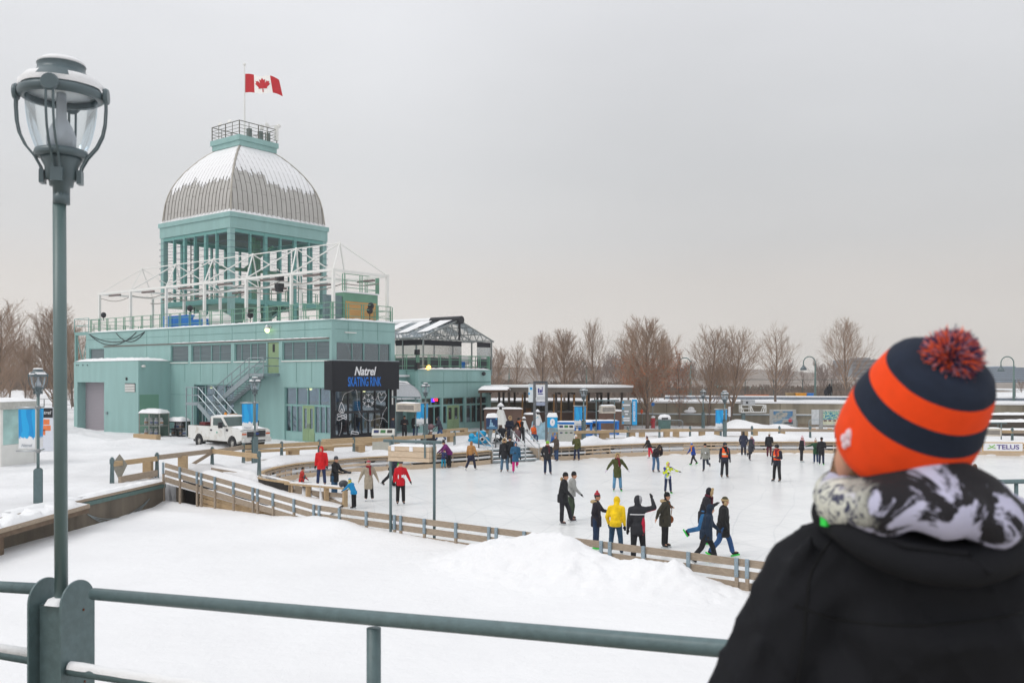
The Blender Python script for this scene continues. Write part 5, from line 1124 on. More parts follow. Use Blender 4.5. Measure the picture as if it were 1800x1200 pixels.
# ---------------------------------------------------------------- pickup truck
A_ = PD(362, 782, 56.6); B_ = PD(446, 785, 54.2)
truck = thing('pickup_truck', 'white single-cab pickup truck with a black grille parked on the snow by the stairs', 'pickup truck', (0, 0, G))
hd = Vector((B_.x - A_.x, B_.y - A_.y, 0)).normalized(); truck.location = ((A_.x + B_.x) / 2, (A_.y + B_.y) / 2, G - .02); truck.rotation_euler.z = math.atan2(hd.y, hd.x) + R(-6)
def side(poly, y0_, y1_, nm, m, par, bev=.03): b_ = MB(); b_.prism([Vector((x, y0_, z)) for x, z in poly], (0, y1_ - y0_, 0)); return b_.build(nm, m, par, bevel=bev)
HW = .98; rwx, fwx = -1.75, 1.75
def arch(cx, r_=.47, n=9): return [(cx + r_ * math.cos(R(a)), .40 + r_ * math.sin(R(a))) for a in np.linspace(180, 0, n)]
low = [(-2.95, .55), (-2.95, 1.28), (-2.92, 1.33), (-.78, 1.33), (-.62, 1.33), (.98, 1.36), (2.5, 1.24), (2.72, 1.15), (2.76, .62), (fwx + .47, .50)] + arch(fwx)[::-1] + [(fwx - .47, .5), (rwx + .47, .5)] + arch(rwx)[::-1] + [(rwx - .47, .5)]
TP = mat('truck_paint', 'dadad6', .3, scale=2.2, spec=.5, col2='b5ada0', thr=(.5, .8))
body = side(low, -HW, HW, 'body', TP, truck, .05)
b = MB(); b.box(-2.8, -.85, -.82, .82, 1.331, 1.338); b.build('bed_floor', mat('bed_dark', '3b3836', .9), body)
b = MB(); 
for x_, y_, w, h_, mm in ((-1.6, .2, .5, .3, 0), (-1.1, -.3, .35, .45, 0), (-2.0, -.4, .6, .2, 0)): b.cbox((x_, y_, 1.33 + h_ / 2), (w, .4, h_))
b.build('bed_load', mat('load_red', '6b2a2c', .7, var=.6, scale=4), truck)
cab = side([(-.72, 1.30), (-.70, 1.9), (-.62, 1.96), (.42, 1.98), (.52, 1.94), (1.12, 1.38), (1.12, 1.30)], -HW + .14, HW - .14, 'cab', WHITEP, truck, .06)
wg = mat('truck_glass', '2f4a47', .06, var=.2, scale=1, spec=.8)
for sg in (-1, 1):
    b = MB(); b.prism([(-.42, sg * (HW - .138), 1.40), (-.40, sg * (HW - .138), 1.84), (.40, sg * (HW - .138), 1.86), (.86, sg * (HW - .138), 1.40)], (0, sg * .012, 0)); b.build('side_window', wg, cab)
    dr = MB(); dr.prism([(-.55, sg * (HW + .0), .62), (-.55, sg * (HW + .0), 1.31), (1.0, sg * (HW + .0), 1.31), (1.0, sg * (HW + .0), .95), (1.15, sg * HW, .62)], (0, sg * .018, 0)); dr = dr.build('door', TP, truck, bevel=.008)
    MB().cbox((-.38, sg * (HW + .03), 1.12), (.17, .04, .09)).build('handle', BLACK, dr)
    if sg < 0:
        MB().cbox((.22, sg * (HW + .02), 1.0), (.14, .01, .10)).build('emblem', mat('green_emblem', '6fae9a', .5), dr); MB().cbox((1.25, sg * (HW + .012), 1.17), (.2, .02, .13)).build('fender_badge', BLACK, truck)
    b = MB(); b.cbox((.98, sg * (HW + .28), 1.47), (.16, .24, .36)); mr_ = b.build('mirror', BLACK, truck, bevel=.02); MB().tube([(1.0, sg * (HW - .14), 1.38), (.98, sg * (HW + .2), 1.40)], .03, 6).build('mirror_arm', BLACK, mr_)
    hl = MB().cbox((2.68, sg * .80, 1.04), (.12, .30, .26)).build('headlight', mat('headlight_lens', 'd6d2cc', .15, var=.1), truck, bevel=.02); MB().cbox((2.70, sg * .82, .97), (.12, .28, .08)).build('turn_signal', mat('amber_lens', 'c85a24', .3), hl)
    MB().cbox((-2.95, sg * .88, 1.05), (.06, .16, .4)).build('tail_light', mat('tail_red', '9c1a1a', .3), truck)
    for wx_ in (rwx, fwx):
        w_ = MB().lathe([(.20, -.13), (.38, -.13), (.40, -.09), (.40, .09), (.38, .13), (.20, .13)], 24, (wx_, sg * .86, .40), (0, 1, 0), cap=False).build('wheel', RUB, truck, True)
        MB().lathe([(.0, -.07), (.06, -.10), (.1, -.10), (.12, -.05), (.2, -.04), (.235, -.12), (.235, .1), (.0, .1)], 20, (wx_, sg * .87, .40), (0, 1 if sg < 0 else -1, 0)).build('rim', mat('wheel_rim', 'a9a7a2', .4, .4), w_, True)
b = MB(); b.prism([(.60, -.80, 1.90), (.60, .80, 1.90), (1.14, .84, 1.40), (1.14, -.84, 1.40)], (.012, 0, .012)); b.build('windscreen', wg, cab)
gr = MB().box(2.72, 2.80, -.62, .62, .80, 1.16).build('grille', BLACK, truck, bevel=.02)
b = MB()
for z_ in (.86, .97, 1.08): b.box(2.801, 2.82, -.6, .6, z_ - .02, z_ + .02)
b.build('grille_bar', mat('grille_grey', '3a3c40', .5), gr)
b = MB(); b.lathe([(.0, .012), (.14, .01), (.15, 0)], 18, (2.82, 0, .98), (1, 0, 0)); b.v = [(x, y_, .98 + (z - .98) * .45) for x, y_, z in b.v]; b.build('oval_badge', mat('badge_blue', '23407f', .3), gr)
bp = MB().box(2.66, 2.92, -.96, .96, .48, .74).build('front_bumper', mat('bumper_white', 'c9c9c6', .3, .2), truck, bevel=.04)
b = MB(); b.box(2.905, 2.93, -.5, .5, .52, .62); b.build('bumper_intake', BLACK, bp)
MB().box(-3.1, -2.93, -.9, .9, .5, .68).build('rear_bumper', BLACK, truck, bevel=.03)
MB().box(-2.8, 2.6, -.7, .7, .33, .52).build('chassis', mat('chassis_dark', '26231f', .9), truck)
b = MB(); b.pillow(1.2, 2.65, -.8, .8, 1.30, .10, 10, 10, .5, 4); b.v = [(x, y_, z - (.05 if x > 2.2 else 0)) for x, y_, z in b.v]; b.build('bonnet_snow', SNOWC, truck, True)
b = MB(); b.pillow(-.6, .45, -.75, .75, 1.965, .05, 8, 8, .5, 2); b.build('roof_snow', SNOWC, cab, True)
bc = MB().lathe([(.09, 0), (.09, .08), (.05, .16), (0, .17)], 12, (-.1, -.2, 2.0)).build('roof_beacon', mat('beacon_amber', 'd98a1c', .3), cab); MB().cbox((-.1, .35, 2.03), (.12, .5, .08)).build('light_bar', mat('lb', 'a8825a', .5), cab)
# wheel ruts beside the truck
# gas bottle cage and shelves by the annex
def gas_cage(px, D, w, h, d, label, m, n, rz):
    t_ = thing('gas_bottle_cage', label, 'cage', (XD(px, D), D, G - .02), rz, 'cages of gas bottles by the annex')
    b_ = MB()
    for x_ in (-w / 2, 0, w / 2):
        for y_ in (-d / 2, d / 2): b_.box(x_ - .03, x_ + .03, y_ - .03, y_ + .03, 0, h)
    for z_ in (.05, h * .48, h - .04):
        for y_ in (-d / 2, d / 2): b_.box(-w / 2, w / 2, y_ - .025, y_ + .025, z_ - .025, z_ + .025)
        for x_ in (-w / 2, w / 2): b_.box(x_ - .025, x_ + .025, -d / 2, d / 2, z_ - .025, z_ + .025)
    b_.build('frame', m, t_)
    b_ = MB()
    for i in range(1, 12): x_ = -w / 2 + w * i / 12; b_.box(x_ - .008, x_ + .008, -d / 2 - .004, -d / 2 + .004, 0, h)
    b_.build('mesh_front', m, t_); MB().box(-w / 2, w / 2, d / 2 + .03, d / 2 + .05, 0, h).build('back_panel', mat('cage_back', '5f7a72', .7), t_)
    for lv_ in (0.09, h * .5):
        MB().box(-w / 2 + .03, w / 2 - .03, -d / 2 + .03, d / 2 - .03, lv_ - .03, lv_ - .004).build('shelf', m, t_)
        for i in range(n):
            if random.random() < .85:
                x_ = -w / 2 + w * (i + .5) / n; g_ = MB().lathe([(.12, lv_), (.145, lv_ + .05), (.145, lv_ + .33), (.08, lv_ + .42), (.04, lv_ + .44), (.09, lv_ + .46), (.09, lv_ + .52), (0, lv_ + .53)], 12, (x_, -.05, 0)).build('gas_bottle', mat('bottle_white', 'b8bcc0', .5), t_, True)
                MB().lathe([(.148, lv_ + .12), (.148, lv_ + .24)], 12, (x_, -.05, 0)).build('bottle_label', mat('bottle_blue' if i % 3 else 'bottle_tan', '5a6b9c' if i % 3 else 'a8805e', .6), g_, True)
    b_ = MB(); b_.pillow(-w / 2 - .06, w / 2 + .06, -d / 2 - .1, d / 2 + .1, h + .002, .28, 12, 8, .35, px); b_.build('snow_cap', SNOWC, t_, True)
gas_cage(271, 65.3, 1.85, 1.72, .9, 'tall glazed cage of gas bottles under thick snow beside the garage annex', mat('cage_grey', '8a8f88', .5), 4, R(-22))
gas_cage(315, 65.6, 1.4, 1.12, .7, 'low black cage of gas bottles under snow, left of the pickup truck', BLACK, 5, R(-30))
b = MB(); b.cbox((0, 0, .15), (2.4, .35, .35)); t = b.build('timber_kerb', WOODT); t.location = (XD(258, 63), 63, G); t.rotation_euler.z = R(-30); tag(t, 'snowy timber beam lying before the tall gas bottle cage', 'timber beam')

# white booth and info panels at the left edge
bt = thing('ticket_booth', 'white booth with wide windows and a snow-covered flat roof at the left edge', 'booth', (XD(-8, 45), 45, G), R(-14))
b = MB(); w_, d_, h_ = 2.7, 2.2, 3.1
for x_ in (-w_ / 2, w_ / 2): 
    for y_ in (-d_ / 2, d_ / 2): b.box(x_ - .07, x_ + .07, y_ - .07, y_ + .07, 0, h_)
b.box(-w_ / 2, w_ / 2, -d_ / 2 - .02, -d_ / 2 + .05, 0, 1.02); b.box(w_ / 2 - .05, w_ / 2 + .02, -d_ / 2 + .05, d_ / 2, 0, 1.02); b.box(-w_ / 2, w_ / 2, d_ / 2 - .05, d_ / 2 + .02, 0, h_); b.build('wall', WHITEP, bt)
b = MB(); b.box(-w_ / 2 - .12, w_ / 2 + .12, -d_ / 2 - .14, d_ / 2 + .12, h_ - .36, h_); b.build('roof_fascia', mat('fascia_grey', 'b2b2ac', .6), bt)
b = MB(); b.pillow(-w_ / 2 - .12, w_ / 2 + .12, -d_ / 2 - .14, d_ / 2 + .12, h_ + .002, .16, 10, 10, .3, 1); b.build('snow_cap', SNOWC, bt, True)
for x0_, x1_ in ((-w_ / 2 + .08, -.05), (.05, w_ / 2 - .10)):
    b = MB(); b.box(x0_, x1_, -d_ / 2 + .0, -d_ / 2 + .03, 1.03, h_ - .37); fr = b.build('pane', mat('booth_glass', '9fc2be', .08, var=.25, scale=1.2, spec=.7), bt); MB().box(x0_, x1_, -d_ / 2 - .02, -d_ / 2 - .001, h_ - .62, h_ - .38).build('blind', mat('blind_dark', '3d4f50', .6), fr)
b = MB(); b.box(w_ / 2 - .03, w_ / 2, -d_ / 2 + .1, d_ / 2 - .1, 1.03, h_ - .37); b.build('pane', _mats['booth_glass'], bt); MB().cbox((w_ / 2 - .35, -d_ / 2 - .08, 1.15), (.15, .12, .25)).build('card_reader', BLACK, bt)
for px, w2, lab, top, bits in ((48, .55, 'tall white info panel with blue text beside the booth', 'b8c4d8', 0), (78, .5, 'white info panel with a black heading and orange shapes behind the lamp', '1f1f24', 1)):
    t = thing('info_panel', lab, 'sign', (XD(px, 52.5), 52.5, G), 0, 'info panels beside the booth')
    MB().box(-w2, w2, -.03, .03, .05, 2.55).build('panel', mat('panel_white', 'd9dde6', .5, var=.03), t); b = MB(); b.box(-w2, w2, -.036, -.031, 1.95, 2.5); b.build('heading', mat('heading_' + top, top, .5), t)
    if bits:
        b = MB()
        for i, (x_, z_, s2) in enumerate(((.1, 1.7, .35), (.2, 1.35, .3), (-.05, 1.1, .2))): b.box(x_ - s2, x_ + s2 * .6, -.036, -.031, z_ - .15, z_ + .15)
        b.build('orange_print', mat('orange_print', 'e8804a', .5), t); letters('lettering', 'Natrel', .3, WHITEG, t, (0, -.04, 2.15), (R(90), 0, 0), shear=.2); letters('lettering', 'B', .3, mat('print_blue', '3a4fae', .5), t, (-.15, -.04, .25), (R(90), 0, 0))
    else:
        b = MB()
        for i in range(10): b.box(-.4, -.4 + .5 + .25 * random.random(), -.036, -.031, 1.75 - i * .13, 1.79 - i * .13)
        b.build('text_line', mat('print_blue2', '7f93bf', .5), t)

# ---------------------------------------------------------------- gate frames and heaters
def tube_frame(label, name, p0, p1, h, cat, extra, z0=0.0, over=.25, r_=.045, grp=None):
    t_ = thing(name, label, cat, (p0.x, p0.y, z0), 0, grp); d_ = p1 - p0; u = d_.normalized()
    for q_ in (Vector((0, 0, 0)), d_): MB().tube([q_ + Vector((0, 0, -.1)), q_ + Vector((0, 0, h))], r_, 8).build('leg', SLATE, t_, True)
    MB().tube([-u * over + Vector((0, 0, h)), d_ + u * over + Vector((0, 0, h))], r_ * 1.1, 8).build('crossbar', SLATE, t_, True)
    extra(t_, d_, u); return t_
def box_hang(t_, d_, u):
    an = math.atan2(u.y, u.x); c = d_ * .5 + Vector((0, 0, 2.76)); b_ = MB(); b_.cbox(c, (d_.length * .93, .5, .47), an); bx = b_.build('timber_box', WOODP, t_)
    b_ = MB()
    for z_ in (-.1, .09): b_.cbox(c + Vector((0, 0, z_)), (d_.length * .935, .51, .012), an)
    b_.build('board_joint', mat('joint_tan', '8f7a63', .8), bx)
    b_ = MB(); b_.pillow(-d_.length * .46, d_.length * .46, -.25, .25, 0, .06, 14, 5, .4, 8); b_.build('snow_cap', SNOWC, bx, True, loc=c + Vector((0, 0, .238)), rz=an)
    n_ = Vector((u.y, -u.x, 0))
    for t2 in (-.55, .1): b_ = MB(); b_.cbox(c + u * t2 + n_ * .26 + Vector((0, 0, .16)), (.12, .012, .14), an); b_.build('paper_tag', WHITEG, bx)
    b_ = MB(); b_.bar(c + u * (d_.length * .38) + n_ * .27 + Vector((0, 0, .4)), c + u * (d_.length * .38) + n_ * .27 + Vector((0, 0, -.1)), .05, .03); b_.build('hanger', SLATE, bx)
g0, g1 = P(687, 950, 0), P(765, 962, 0); g0 = Vector((-3.86, 28.95, 0)); g1 = Vector((-2.42, 28.35, 0))
tube_frame('two-legged steel frame with a timber box hung under its crossbar at the near railing', 'gantry_frame', g0, g1, 3.14, 'frame', lambda t_, d_, u: (box_hang(t_, d_, u)))
tube_frame('steel frame with a timber box at the railing right behind the man', 'gantry_frame', Vector((9.9, 20.2, 0)), Vector((11.3, 20.4, 0)), 2.84, 'frame', lambda t_, d_, u: (lambda c: (MB().cbox(c, (.7, .5, .5)).build('timber_box', WOODP, t_), MB().tube([(-1, 0, 2.84), (6, .5, 2.84)], .05, 8).build('crossbar', SLATE, t_, True)))(Vector((.5, .1, 2.35))))
def heater(px0, px1, pyt, D0_, D1_, hb0, hb1, label, base=G):
    p0, p1 = Vector((XD(px0, D0_), D0_, 0)), Vector((XD(px1, D1_), D1_, 0)); h = CH - (pyt - HZ) / FP * D0_ - base
    def ex(t_, d_, u):
        an = math.atan2(u.y, u.x); c = d_ * ((hb0 + hb1) / 2) + Vector((0, 0, h - .62)); L_ = d_.length * (hb1 - hb0)
        bx = MB(); bx.cbox(c, (L_, .5, .5), an); bx = bx.build('heater_housing', mat('heater_case', 'c8bfb2', .6), t_); n_ = Vector((u.y, -u.x, 0)); b_ = MB(); b_.cbox(c + n_ * .255, (L_ * .86, .012, .3), an); b_.build('heater_grille', mat('heater_grey', '8f8a84', .5, .3), bx)
        b_ = MB(); b_.pillow(-L_ / 2, L_ / 2, -.25, .25, 0, .08, 8, 5, .3, px0); b_.build('snow_cap', SNOWC, bx, True, loc=c + Vector((0, 0, .252)), rz=an)
        b_ = MB()
        for q_ in (-.35, .35): b_.tube([c + u * L_ * q_ + Vector((0, 0, .2)), c + u * L_ * q_ + Vector((0, 0, .62))], .02, 5)
        b_.build('hanger', SLATE, t_)
    return tube_frame(label, 'heater_frame', p0, p1, h, 'heater', ex, base, .35, .04, 'heaters hung on steel frames')
heater(696, 731, 697, 56.5, 55.5, .15, 1.1, 'heater in a pale case hung on a steel frame before the arched awning')
heater(1048, 1080, 703, 62.2, 62.6, .22, .98, 'heater in a pale case hung on a thin frame before the dark pavilion')
heater(1717, 1760, 742, 61.6, 61.0, .1, 1.0, 'heater in a pale case hung on a frame right of the orange hat')

# signs
def post_sign(px, D, px0, px1, py0, py1, label, mm, extra, lean=.16, grp='box signs on slanted posts'):
    t_ = thing('box_sign', label, 'sign', (XD(px, D), D, G - .1), 0, grp); zc = CH - ((py0 + py1) / 2 - HZ) / FP * D - (G - .1); w = (px1 - px0) / FP * D; h = (py1 - py0) / FP * D; xc = XD((px0 + px1) / 2, D) - XD(px, D)
    MB().bar((-.1, 0, 0), (xc, 0, zc), .22, .16, (0, 1, 0)).build('slanted_post', GALV, t_)
    bx = MB().cbox((xc, -.05, zc), (w, w * .8, h)).build('sign_box', mm, t_); b_ = MB(); b_.pillow(xc - w * .55, xc + w * .55, -w * .5, w * .42, zc + h / 2 + .002, .25, 8, 8, .3, px); b_.build('snow_cap', SNOWC, bx, True)
    extra(t_, bx, Vector((xc, -.05 - w * .4 - .006, zc)), w, h); return t_
def ship(t_, bx, c, w, h):
    b_ = MB(); b_.cbox(c + Vector((0, 0, -.22 * h)), (w * .5, .006, h * .12)); b_.cbox(c + Vector((-.05 * w, 0, -.05 * h)), (w * .25, .006, h * .25)); b_.cbox(c + Vector((-.1 * w, 0, .2 * h)), (w * .1, .006, h * .3)); b_.build('ship_picture', mat('pale_blue_print', '8fb6cf', .5, var=.3, scale=9), bx)
    MB().cbox(c + Vector((0, 0, -.38 * h)), (w * .94, .006, h * .16)).build('water_picture', mat('water_print', '4d7fa3', .5, var=.2, scale=12), bx)
    MB().cbox(c + Vector((w * .38, 0, h * .4)), (w * .12, .006, h * .1)).build('blue_mark', CYAN, bx)
post_sign(861, 56.6, 855, 875, 733, 753, 'dark blue box sign with a ship picture on a slanted post', mat('navy_sign', '1f3a63', .5), ship)
def clock(t_, bx, c, w, h):
    b_ = MB(); b_.lathe([(.0, .008), (.24 * w, .006), (.25 * w, 0)], 20, c, (0, -1, 0)); b_.v = [(x, y_, c.z + (z - c.z) * 1.5) for x, y_, z in b_.v]; f_ = b_.build('round_mark', WHITEG, bx); b_ = MB(); b_.cbox(c + Vector((0, -.01, .05 * h)), (w * .03, .006, h * .2)); b_.cbox(c + Vector((0, -.01, 0)), (w * .1, .006, h * .04)); b_.build('mark_hand', mat('mark_grey', '6f8ba0', .5), f_)
post_sign(966, 58.2, 962, 979.5, 732, 750, 'bright blue box sign with a white round mark on a slanted post', CYAN, clock)
t = thing('double_post_sign', 'tall sign of two white panels hung between grey steel posts by the steps', 'sign', (XD(947, 60.5), 60.5, G))
kx = 60.5 / FP; h_ = CH - (669 - HZ) / FP * 60.5 - G
for px in (939.5, 960.5): x_ = (px - 947) * kx; MB().box(x_ - .09, x_ + .09, -.09, .09, -.1, h_).build('post', mat('post_grey', '6d7073', .5, .2), t)
MB().box((938 - 947) * kx, (962 - 947) * kx, -.1, .1, h_ - .14, h_).build('top_bar', mat('bar_dark', '4a4c50', .5), t)
zz = lambda py: CH - (py - HZ) / FP * 60.5 - G
p1 = MB().box((929 - 947) * kx, (938 - 947) * kx, -.05, .05, zz(706), zz(674)).build('panel', mat('panel_pale', 'dfe6ea', .4, var=.02), t); p2 = MB().box((942.5 - 947) * kx, (959 - 947) * kx, -.05, .05, zz(705), zz(675)).build('panel', mat('panel_pale2', 'e4e5e8', .4, var=.02), t)
MB().box((942.5 - 947) * kx, (959 - 947) * kx, -.05, .05, zz(712), zz(706)).build('panel', mat('panel_lilac', '9aa3b8', .4), t)
b = MB(); x_ = (950 - 947) * kx
for dx, z0_, w, h2 in ((-.12, 683, .1, .3), (.02, 684, .12, .2), (.12, 681, .05, .36), (0, 689, .34, .06)): b.cbox((x_ + dx, -.056, zz(z0_) - .1), (w, .008, h2))
b.build('castle_mark', mat('logo_indigo', '2c2c86', .5), p2)
b = MB(); b.cbox(((933.5 - 947) * kx, -.056, zz(682)), (.16, .008, .16)); b.cbox(((930 - 947) * kx, -.056, zz(691)), (.1, .008, .14)); b.build('blue_mark', CYAN, p1)
b = MB()
for i in range(3): b.box((944 - 947) * kx, (957.5 - 947) * kx, -.056, -.051, zz(697 + i * 2), zz(696.4 + i * 2))
b.build('text_line', mat('txt_grey', '9aa0a6', .5), p2)
t = thing('directory_sign', 'grey directory board with a tall blue side panel right of the dark pavilion', 'sign', (XD(1106, 70), 70, G)); k2 = 70 / FP; zz = lambda py: CH - (py - HZ) / FP * 70 - G
gp = MB().box((1093 - 1106) * k2, (1109.5 - 1106) * k2, -.08, .08, zz(745), zz(702)).build('grey_panel', GREYP, t); bp_ = MB().box((1111 - 1106) * k2, (1119.5 - 1106) * k2, -.10, .06, zz(746), zz(701)).build('blue_panel', CYAN, t)
MB().box((1106.5 - 1106) * k2, (1108.5 - 1106) * k2, -.06, .06, -.1, zz(745)).build('post', mat('post_grey', '6d7073'), t)
b = MB()
for py, w in ((711, .55), (722, .35), (727, .2), (734, .5), (738, .5)): b.cbox(((1101 - 1106) * k2, -.086, zz(py)), (w, .01, .1))
b.build('text_line', WHITEG, gp); b = MB()
for py in (706, 717, 731.5, 742): b.cbox(((1095 - 1106) * k2, -.086, zz(py)), (.13, .01, .13))
b.build('blue_mark', CYAN, gp)
letters('lettering', 'BONSECOURS', .24, WHITEG, bp_, ((1116.3 - 1106) * k2, -.105, zz(722)), (R(90), R(-90), 0), off=.006)
# recycling stations
for px, D, sc_, l in ((674, 52.6, (1.1, .8, .8), 'pale grey recycling station with coloured openings before the black shopfront'), (995, 60.8, (.95, .68, .68), 'pale grey recycling station with coloured openings left of the lamp and blue frames')):
    t = thing('recycling_station', l, 'recycling bin', (XD(px, D), D, G), 0, 'recycling stations'); t.scale = sc_
    MB().box(-.55, .55, -.35, .35, 0, 1.15).build('cabinet', mat('bin_pale', 'b9b9b0', .5, var=.05), t, bevel=.02); tp = MB(); tp.prism([(-.58, -.42, 1.152), (-.58, .36, 1.152), (-.58, .36, 1.62), (-.58, -.05, 1.62), (-.58, -.42, 1.22)], (1.16, 0, 0)); tp = tp.build('hood', mat('bin_hood', 'cfcfc8', .5, var=.04), t, bevel=.015)
    for i, m_ in enumerate((mat('slot_blue', '1c2a5a', .5), mat('slot_green', '2d6b35', .5), mat('slot_black', '2a2826', .5))):
        b = MB(); x_ = -.35 + .35 * i; b.prism([(x_ - .13, -.315 + .0, 1.355), (x_ + .13, -.315, 1.355), (x_ + .13, -.14, 1.55), (x_ - .13, -.14, 1.55)], (0, -.012, .008)); b.build('opening', m_, tp)
        b = MB(); b.cbox((x_, -.355, .85), (.18, .012, .12)); b.build('sticker', m_, t)
# blue bench frames
for i, (px, D, w, d_, l) in enumerate(((1010, 66.2, 2.6, 1.2, 'nearer left bright blue timber table frame behind the recycling station'), (1052, 68.0, 2.9, 1.3, 'right bright blue timber table frame beside the thin heater frame'))):
    t = thing('table_frame', l, 'table', (XD(px, D), D, G - .05), R(-6 + 10 * i), 'blue timber frames'); b = MB(); b.box(-w / 2, w / 2, -d_ / 2, d_ / 2, .92, 1.08); b.build('top', BLUEP, t)
    for x_ in (-w / 2 + .1, 0, w / 2 - .1):
        for y_ in (-d_ / 2 + .1, d_ / 2 - .1): MB().box(x_ - .08, x_ + .08, y_ - .08, y_ + .08, 0, .919).build('leg', BLUEP, t)
    b = MB(); b.box(-w / 2, w / 2, -d_ / 2 + .02, -d_ / 2 + .06, .1, .26); b.box(-w / 2, w / 2, d_ / 2 - .06, d_ / 2 - .02, .1, .26); b.build('stretcher', BLUEP, t); b = MB(); b.pillow(-w / 2, w / 2, -d_ / 2, d_ / 2, 1.082, .045, 10, 6, .8, i); b.build('snow_cap', SNOWC, t, True)
# dark open pavilion with a flat snowy roof
t = thing('open_pavilion', 'long open timber pavilion with a flat snow-edged roof on dark posts behind the signs', 'pavilion', (XD(980, 76), 76, G)); k2 = 76 / FP
X_ = lambda px, D=76: (px - 980) * D / FP; zr_ = lambda py, D=76: CH - (py - HZ) / FP * D - G
rfp = [(X_(850), 5), (X_(850), 0), (X_(1040), -3.0), (X_(1112, 74), -1.2), (X_(1112, 74), 3.6), (X_(1040), 7)]
b = MB(); b.prism([(x, y_, zr_(688)) for x, y_ in rfp], (0, 0, .38)); rf_ = b.build('roof', mat('pav_roof', '6f665e', .7, var=.1), t)
b = MB(); b.prism([(x * 1.01, y_ - .1, zr_(688) + .385) for x, y_ in rfp], (0, 0, .17)); b.build('roof_snow', SNOWC, rf_)
b = MB()
for i in range(9): x_ = X_(862) + i * 1.15; b.bar((x_, -1.5, zr_(688) - .1), (x_, 5, zr_(688) - .1), .08, .18)
b.build('joist', mat('pav_beam', '4f443c', .8), t)
pm_ = mat('pav_post', '40362f', .8)
for i, (px, y_) in enumerate(((878, .5), (897, 2), (908, 3.5), (923, .5), (976, -1.5), (1010, 1.0), (1003, 3.5), (1048, -2), (1059, 2), (1072, 2.5), (1092, -.8), (1040, 5), (955, 4), (890, 5))):
    x_ = (px - 980) * (76 + y_) / FP; MB().box(x_ - .09, x_ + .09, y_ - .09, y_ + .09, -.1, zr_(688)).build('post', pm_, t)
for px, y_ in ((917, -.2), (972, -.6), (1007, -1), (985, -.5), (1029, -1.4)): x_ = (px - 980) * (76 + y_) / FP; MB().tube([(x_, y_, 0), (x_ + .06, y_, zr_(692))], .07, 6).build('timber_pole', mat('pole_tan', 'a57a4a', .7), t)
for px0, px1, y_, h2, l in ((846, 912, -4.5, 1.75, 0), (918, 938, -4, 1.3, 0), (1050, 1094, -2.6, 1.5, 0), (950, 1050, 1.5, 1.25, 0)):
    D = 76 + y_; b = MB(); b.box((px0 - 980) * D / FP, (px1 - 980) * D / FP, y_, y_ + 1.2, -.1, h2); cn = b.build('counter', WOODB, t); b = MB(); b.pillow((px0 - 980) * D / FP - .1, (px1 - 980) * D / FP + .1, y_ - .1, y_ + 1.3, h2 + .002, .12, 14, 6, .5, px0); b.build('snow_cap', SNOWC, cn, True)
b = MB(); b.box(X_(870), X_(1085), 4.6, 4.9, .0, 1.35); b.build('rear_counter', mat('counter_dark', '4d4a4a', .8), t); b = MB(); b.box(X_(875), X_(935), 2.0, 2.1, .2, 1.6); b.build('wood_panel', mat('warm_wood', '8a5f38', .7), t)
t = thing('lean_to_roof', 'small sloping brown canopy with thick snow beside the pavilion wing', 'canopy', (XD(872, 72.5), 72.5, G)); zq = lambda py: CH - (py - HZ) / FP * 72.5 - G
b = MB(); b.prism([(-1.4, -.5, zq(690)), (1.1, -.5, zq(687)), (1.1, 2.5, zq(686)), (-1.4, 2.5, zq(689))], (0, 0, .2)); b.build('roof', mat('lean_brown', '5b463a', .8), t); b = MB(); b.pillow(-1.45, 1.15, -.6, 2.6, zq(687) + .12, .28, 10, 10, .3, 5); b.build('snow_cap', SNOWC, t, True)
for x_ in (-1.2, 1.0): MB().box(x_ - .07, x_ + .07, -.4, -.26, 0, zq(689)).build('post', pm_, t)
# white hooded fire bowls
for px, D, h2, l in ((880, 70.5, 2.3, 'large white tent-shaped fire hood with a chimney beside the teal wing'), (945, 71.5, 1.75, 'smaller white fire hood with a black chimney behind the double-post sign'), (921, 69, 1.3, 'small white lantern-like fire pot on the brown counter')):
    t = thing('fire_hood', l, 'fire hood', (XD(px, D), D, G), 0, 'white fire hoods'); s2 = h2 / 2.3
    b = MB(); b.lathe([(.62 * s2, .6 * s2), (.55 * s2, .75 * s2), (.25 * s2, 1.7 * s2), (.2 * s2, 1.75 * s2), (.2 * s2, 1.76 * s2)], 8); hd_ = b.build('hood', WHITEP, t); b = MB()
    for a in (0, 90, 180, 270): b.bar((.85 * s2 * math.cos(R(a + 20)), .85 * s2 * math.sin(R(a + 20)), 0), (.2 * s2 * math.cos(R(a + 20)), .2 * s2 * math.sin(R(a + 20)), 1.5 * s2), .16 * s2, .08)
    b.build('leg', WHITEP, t); b = MB(); b.lathe([(.11 * s2, 1.75 * s2), (.11 * s2, 2.0 * s2)], 10); b.build('chimney', BLACK, t); b = MB(); b.lathe([(.3 * s2, 1.99 * s2), (.2 * s2, 2.15 * s2), (.06 * s2, 2.28 * s2), (0, 2.3 * s2)], 10); b.build('cap', SNOWC, t, True)
# penguin-print panels behind the steps
t = thing('cutout_panel', 'pale blue winter cutout panel standing in the snow behind the steps', 'panel', (XD(958, 62.5), 62.5, G)); b = MB(); b.prism([(-1.0, 0, 0), (1.3, 0, 0), (1.2, 0, .9), (.9, 0, 1.1), (.6, 0, .8), (.2, 0, 1.35), (-.2, 0, 1.1), (-.5, 0, 1.6), (-.9, 0, 1.2)], (0, .05, 0)); b.build('board', mat('cutout_blue', '9fc0cf', .6, var=.3, scale=2.5), t)
for x_, z_, s2 in ((-.5, 1.2, 1), (.25, 1.0, .7)): MB().ell((x_, -.03, z_), (.2 * s2, .02, .28 * s2), 8, 6).build('white_figure', WHITEG, t)
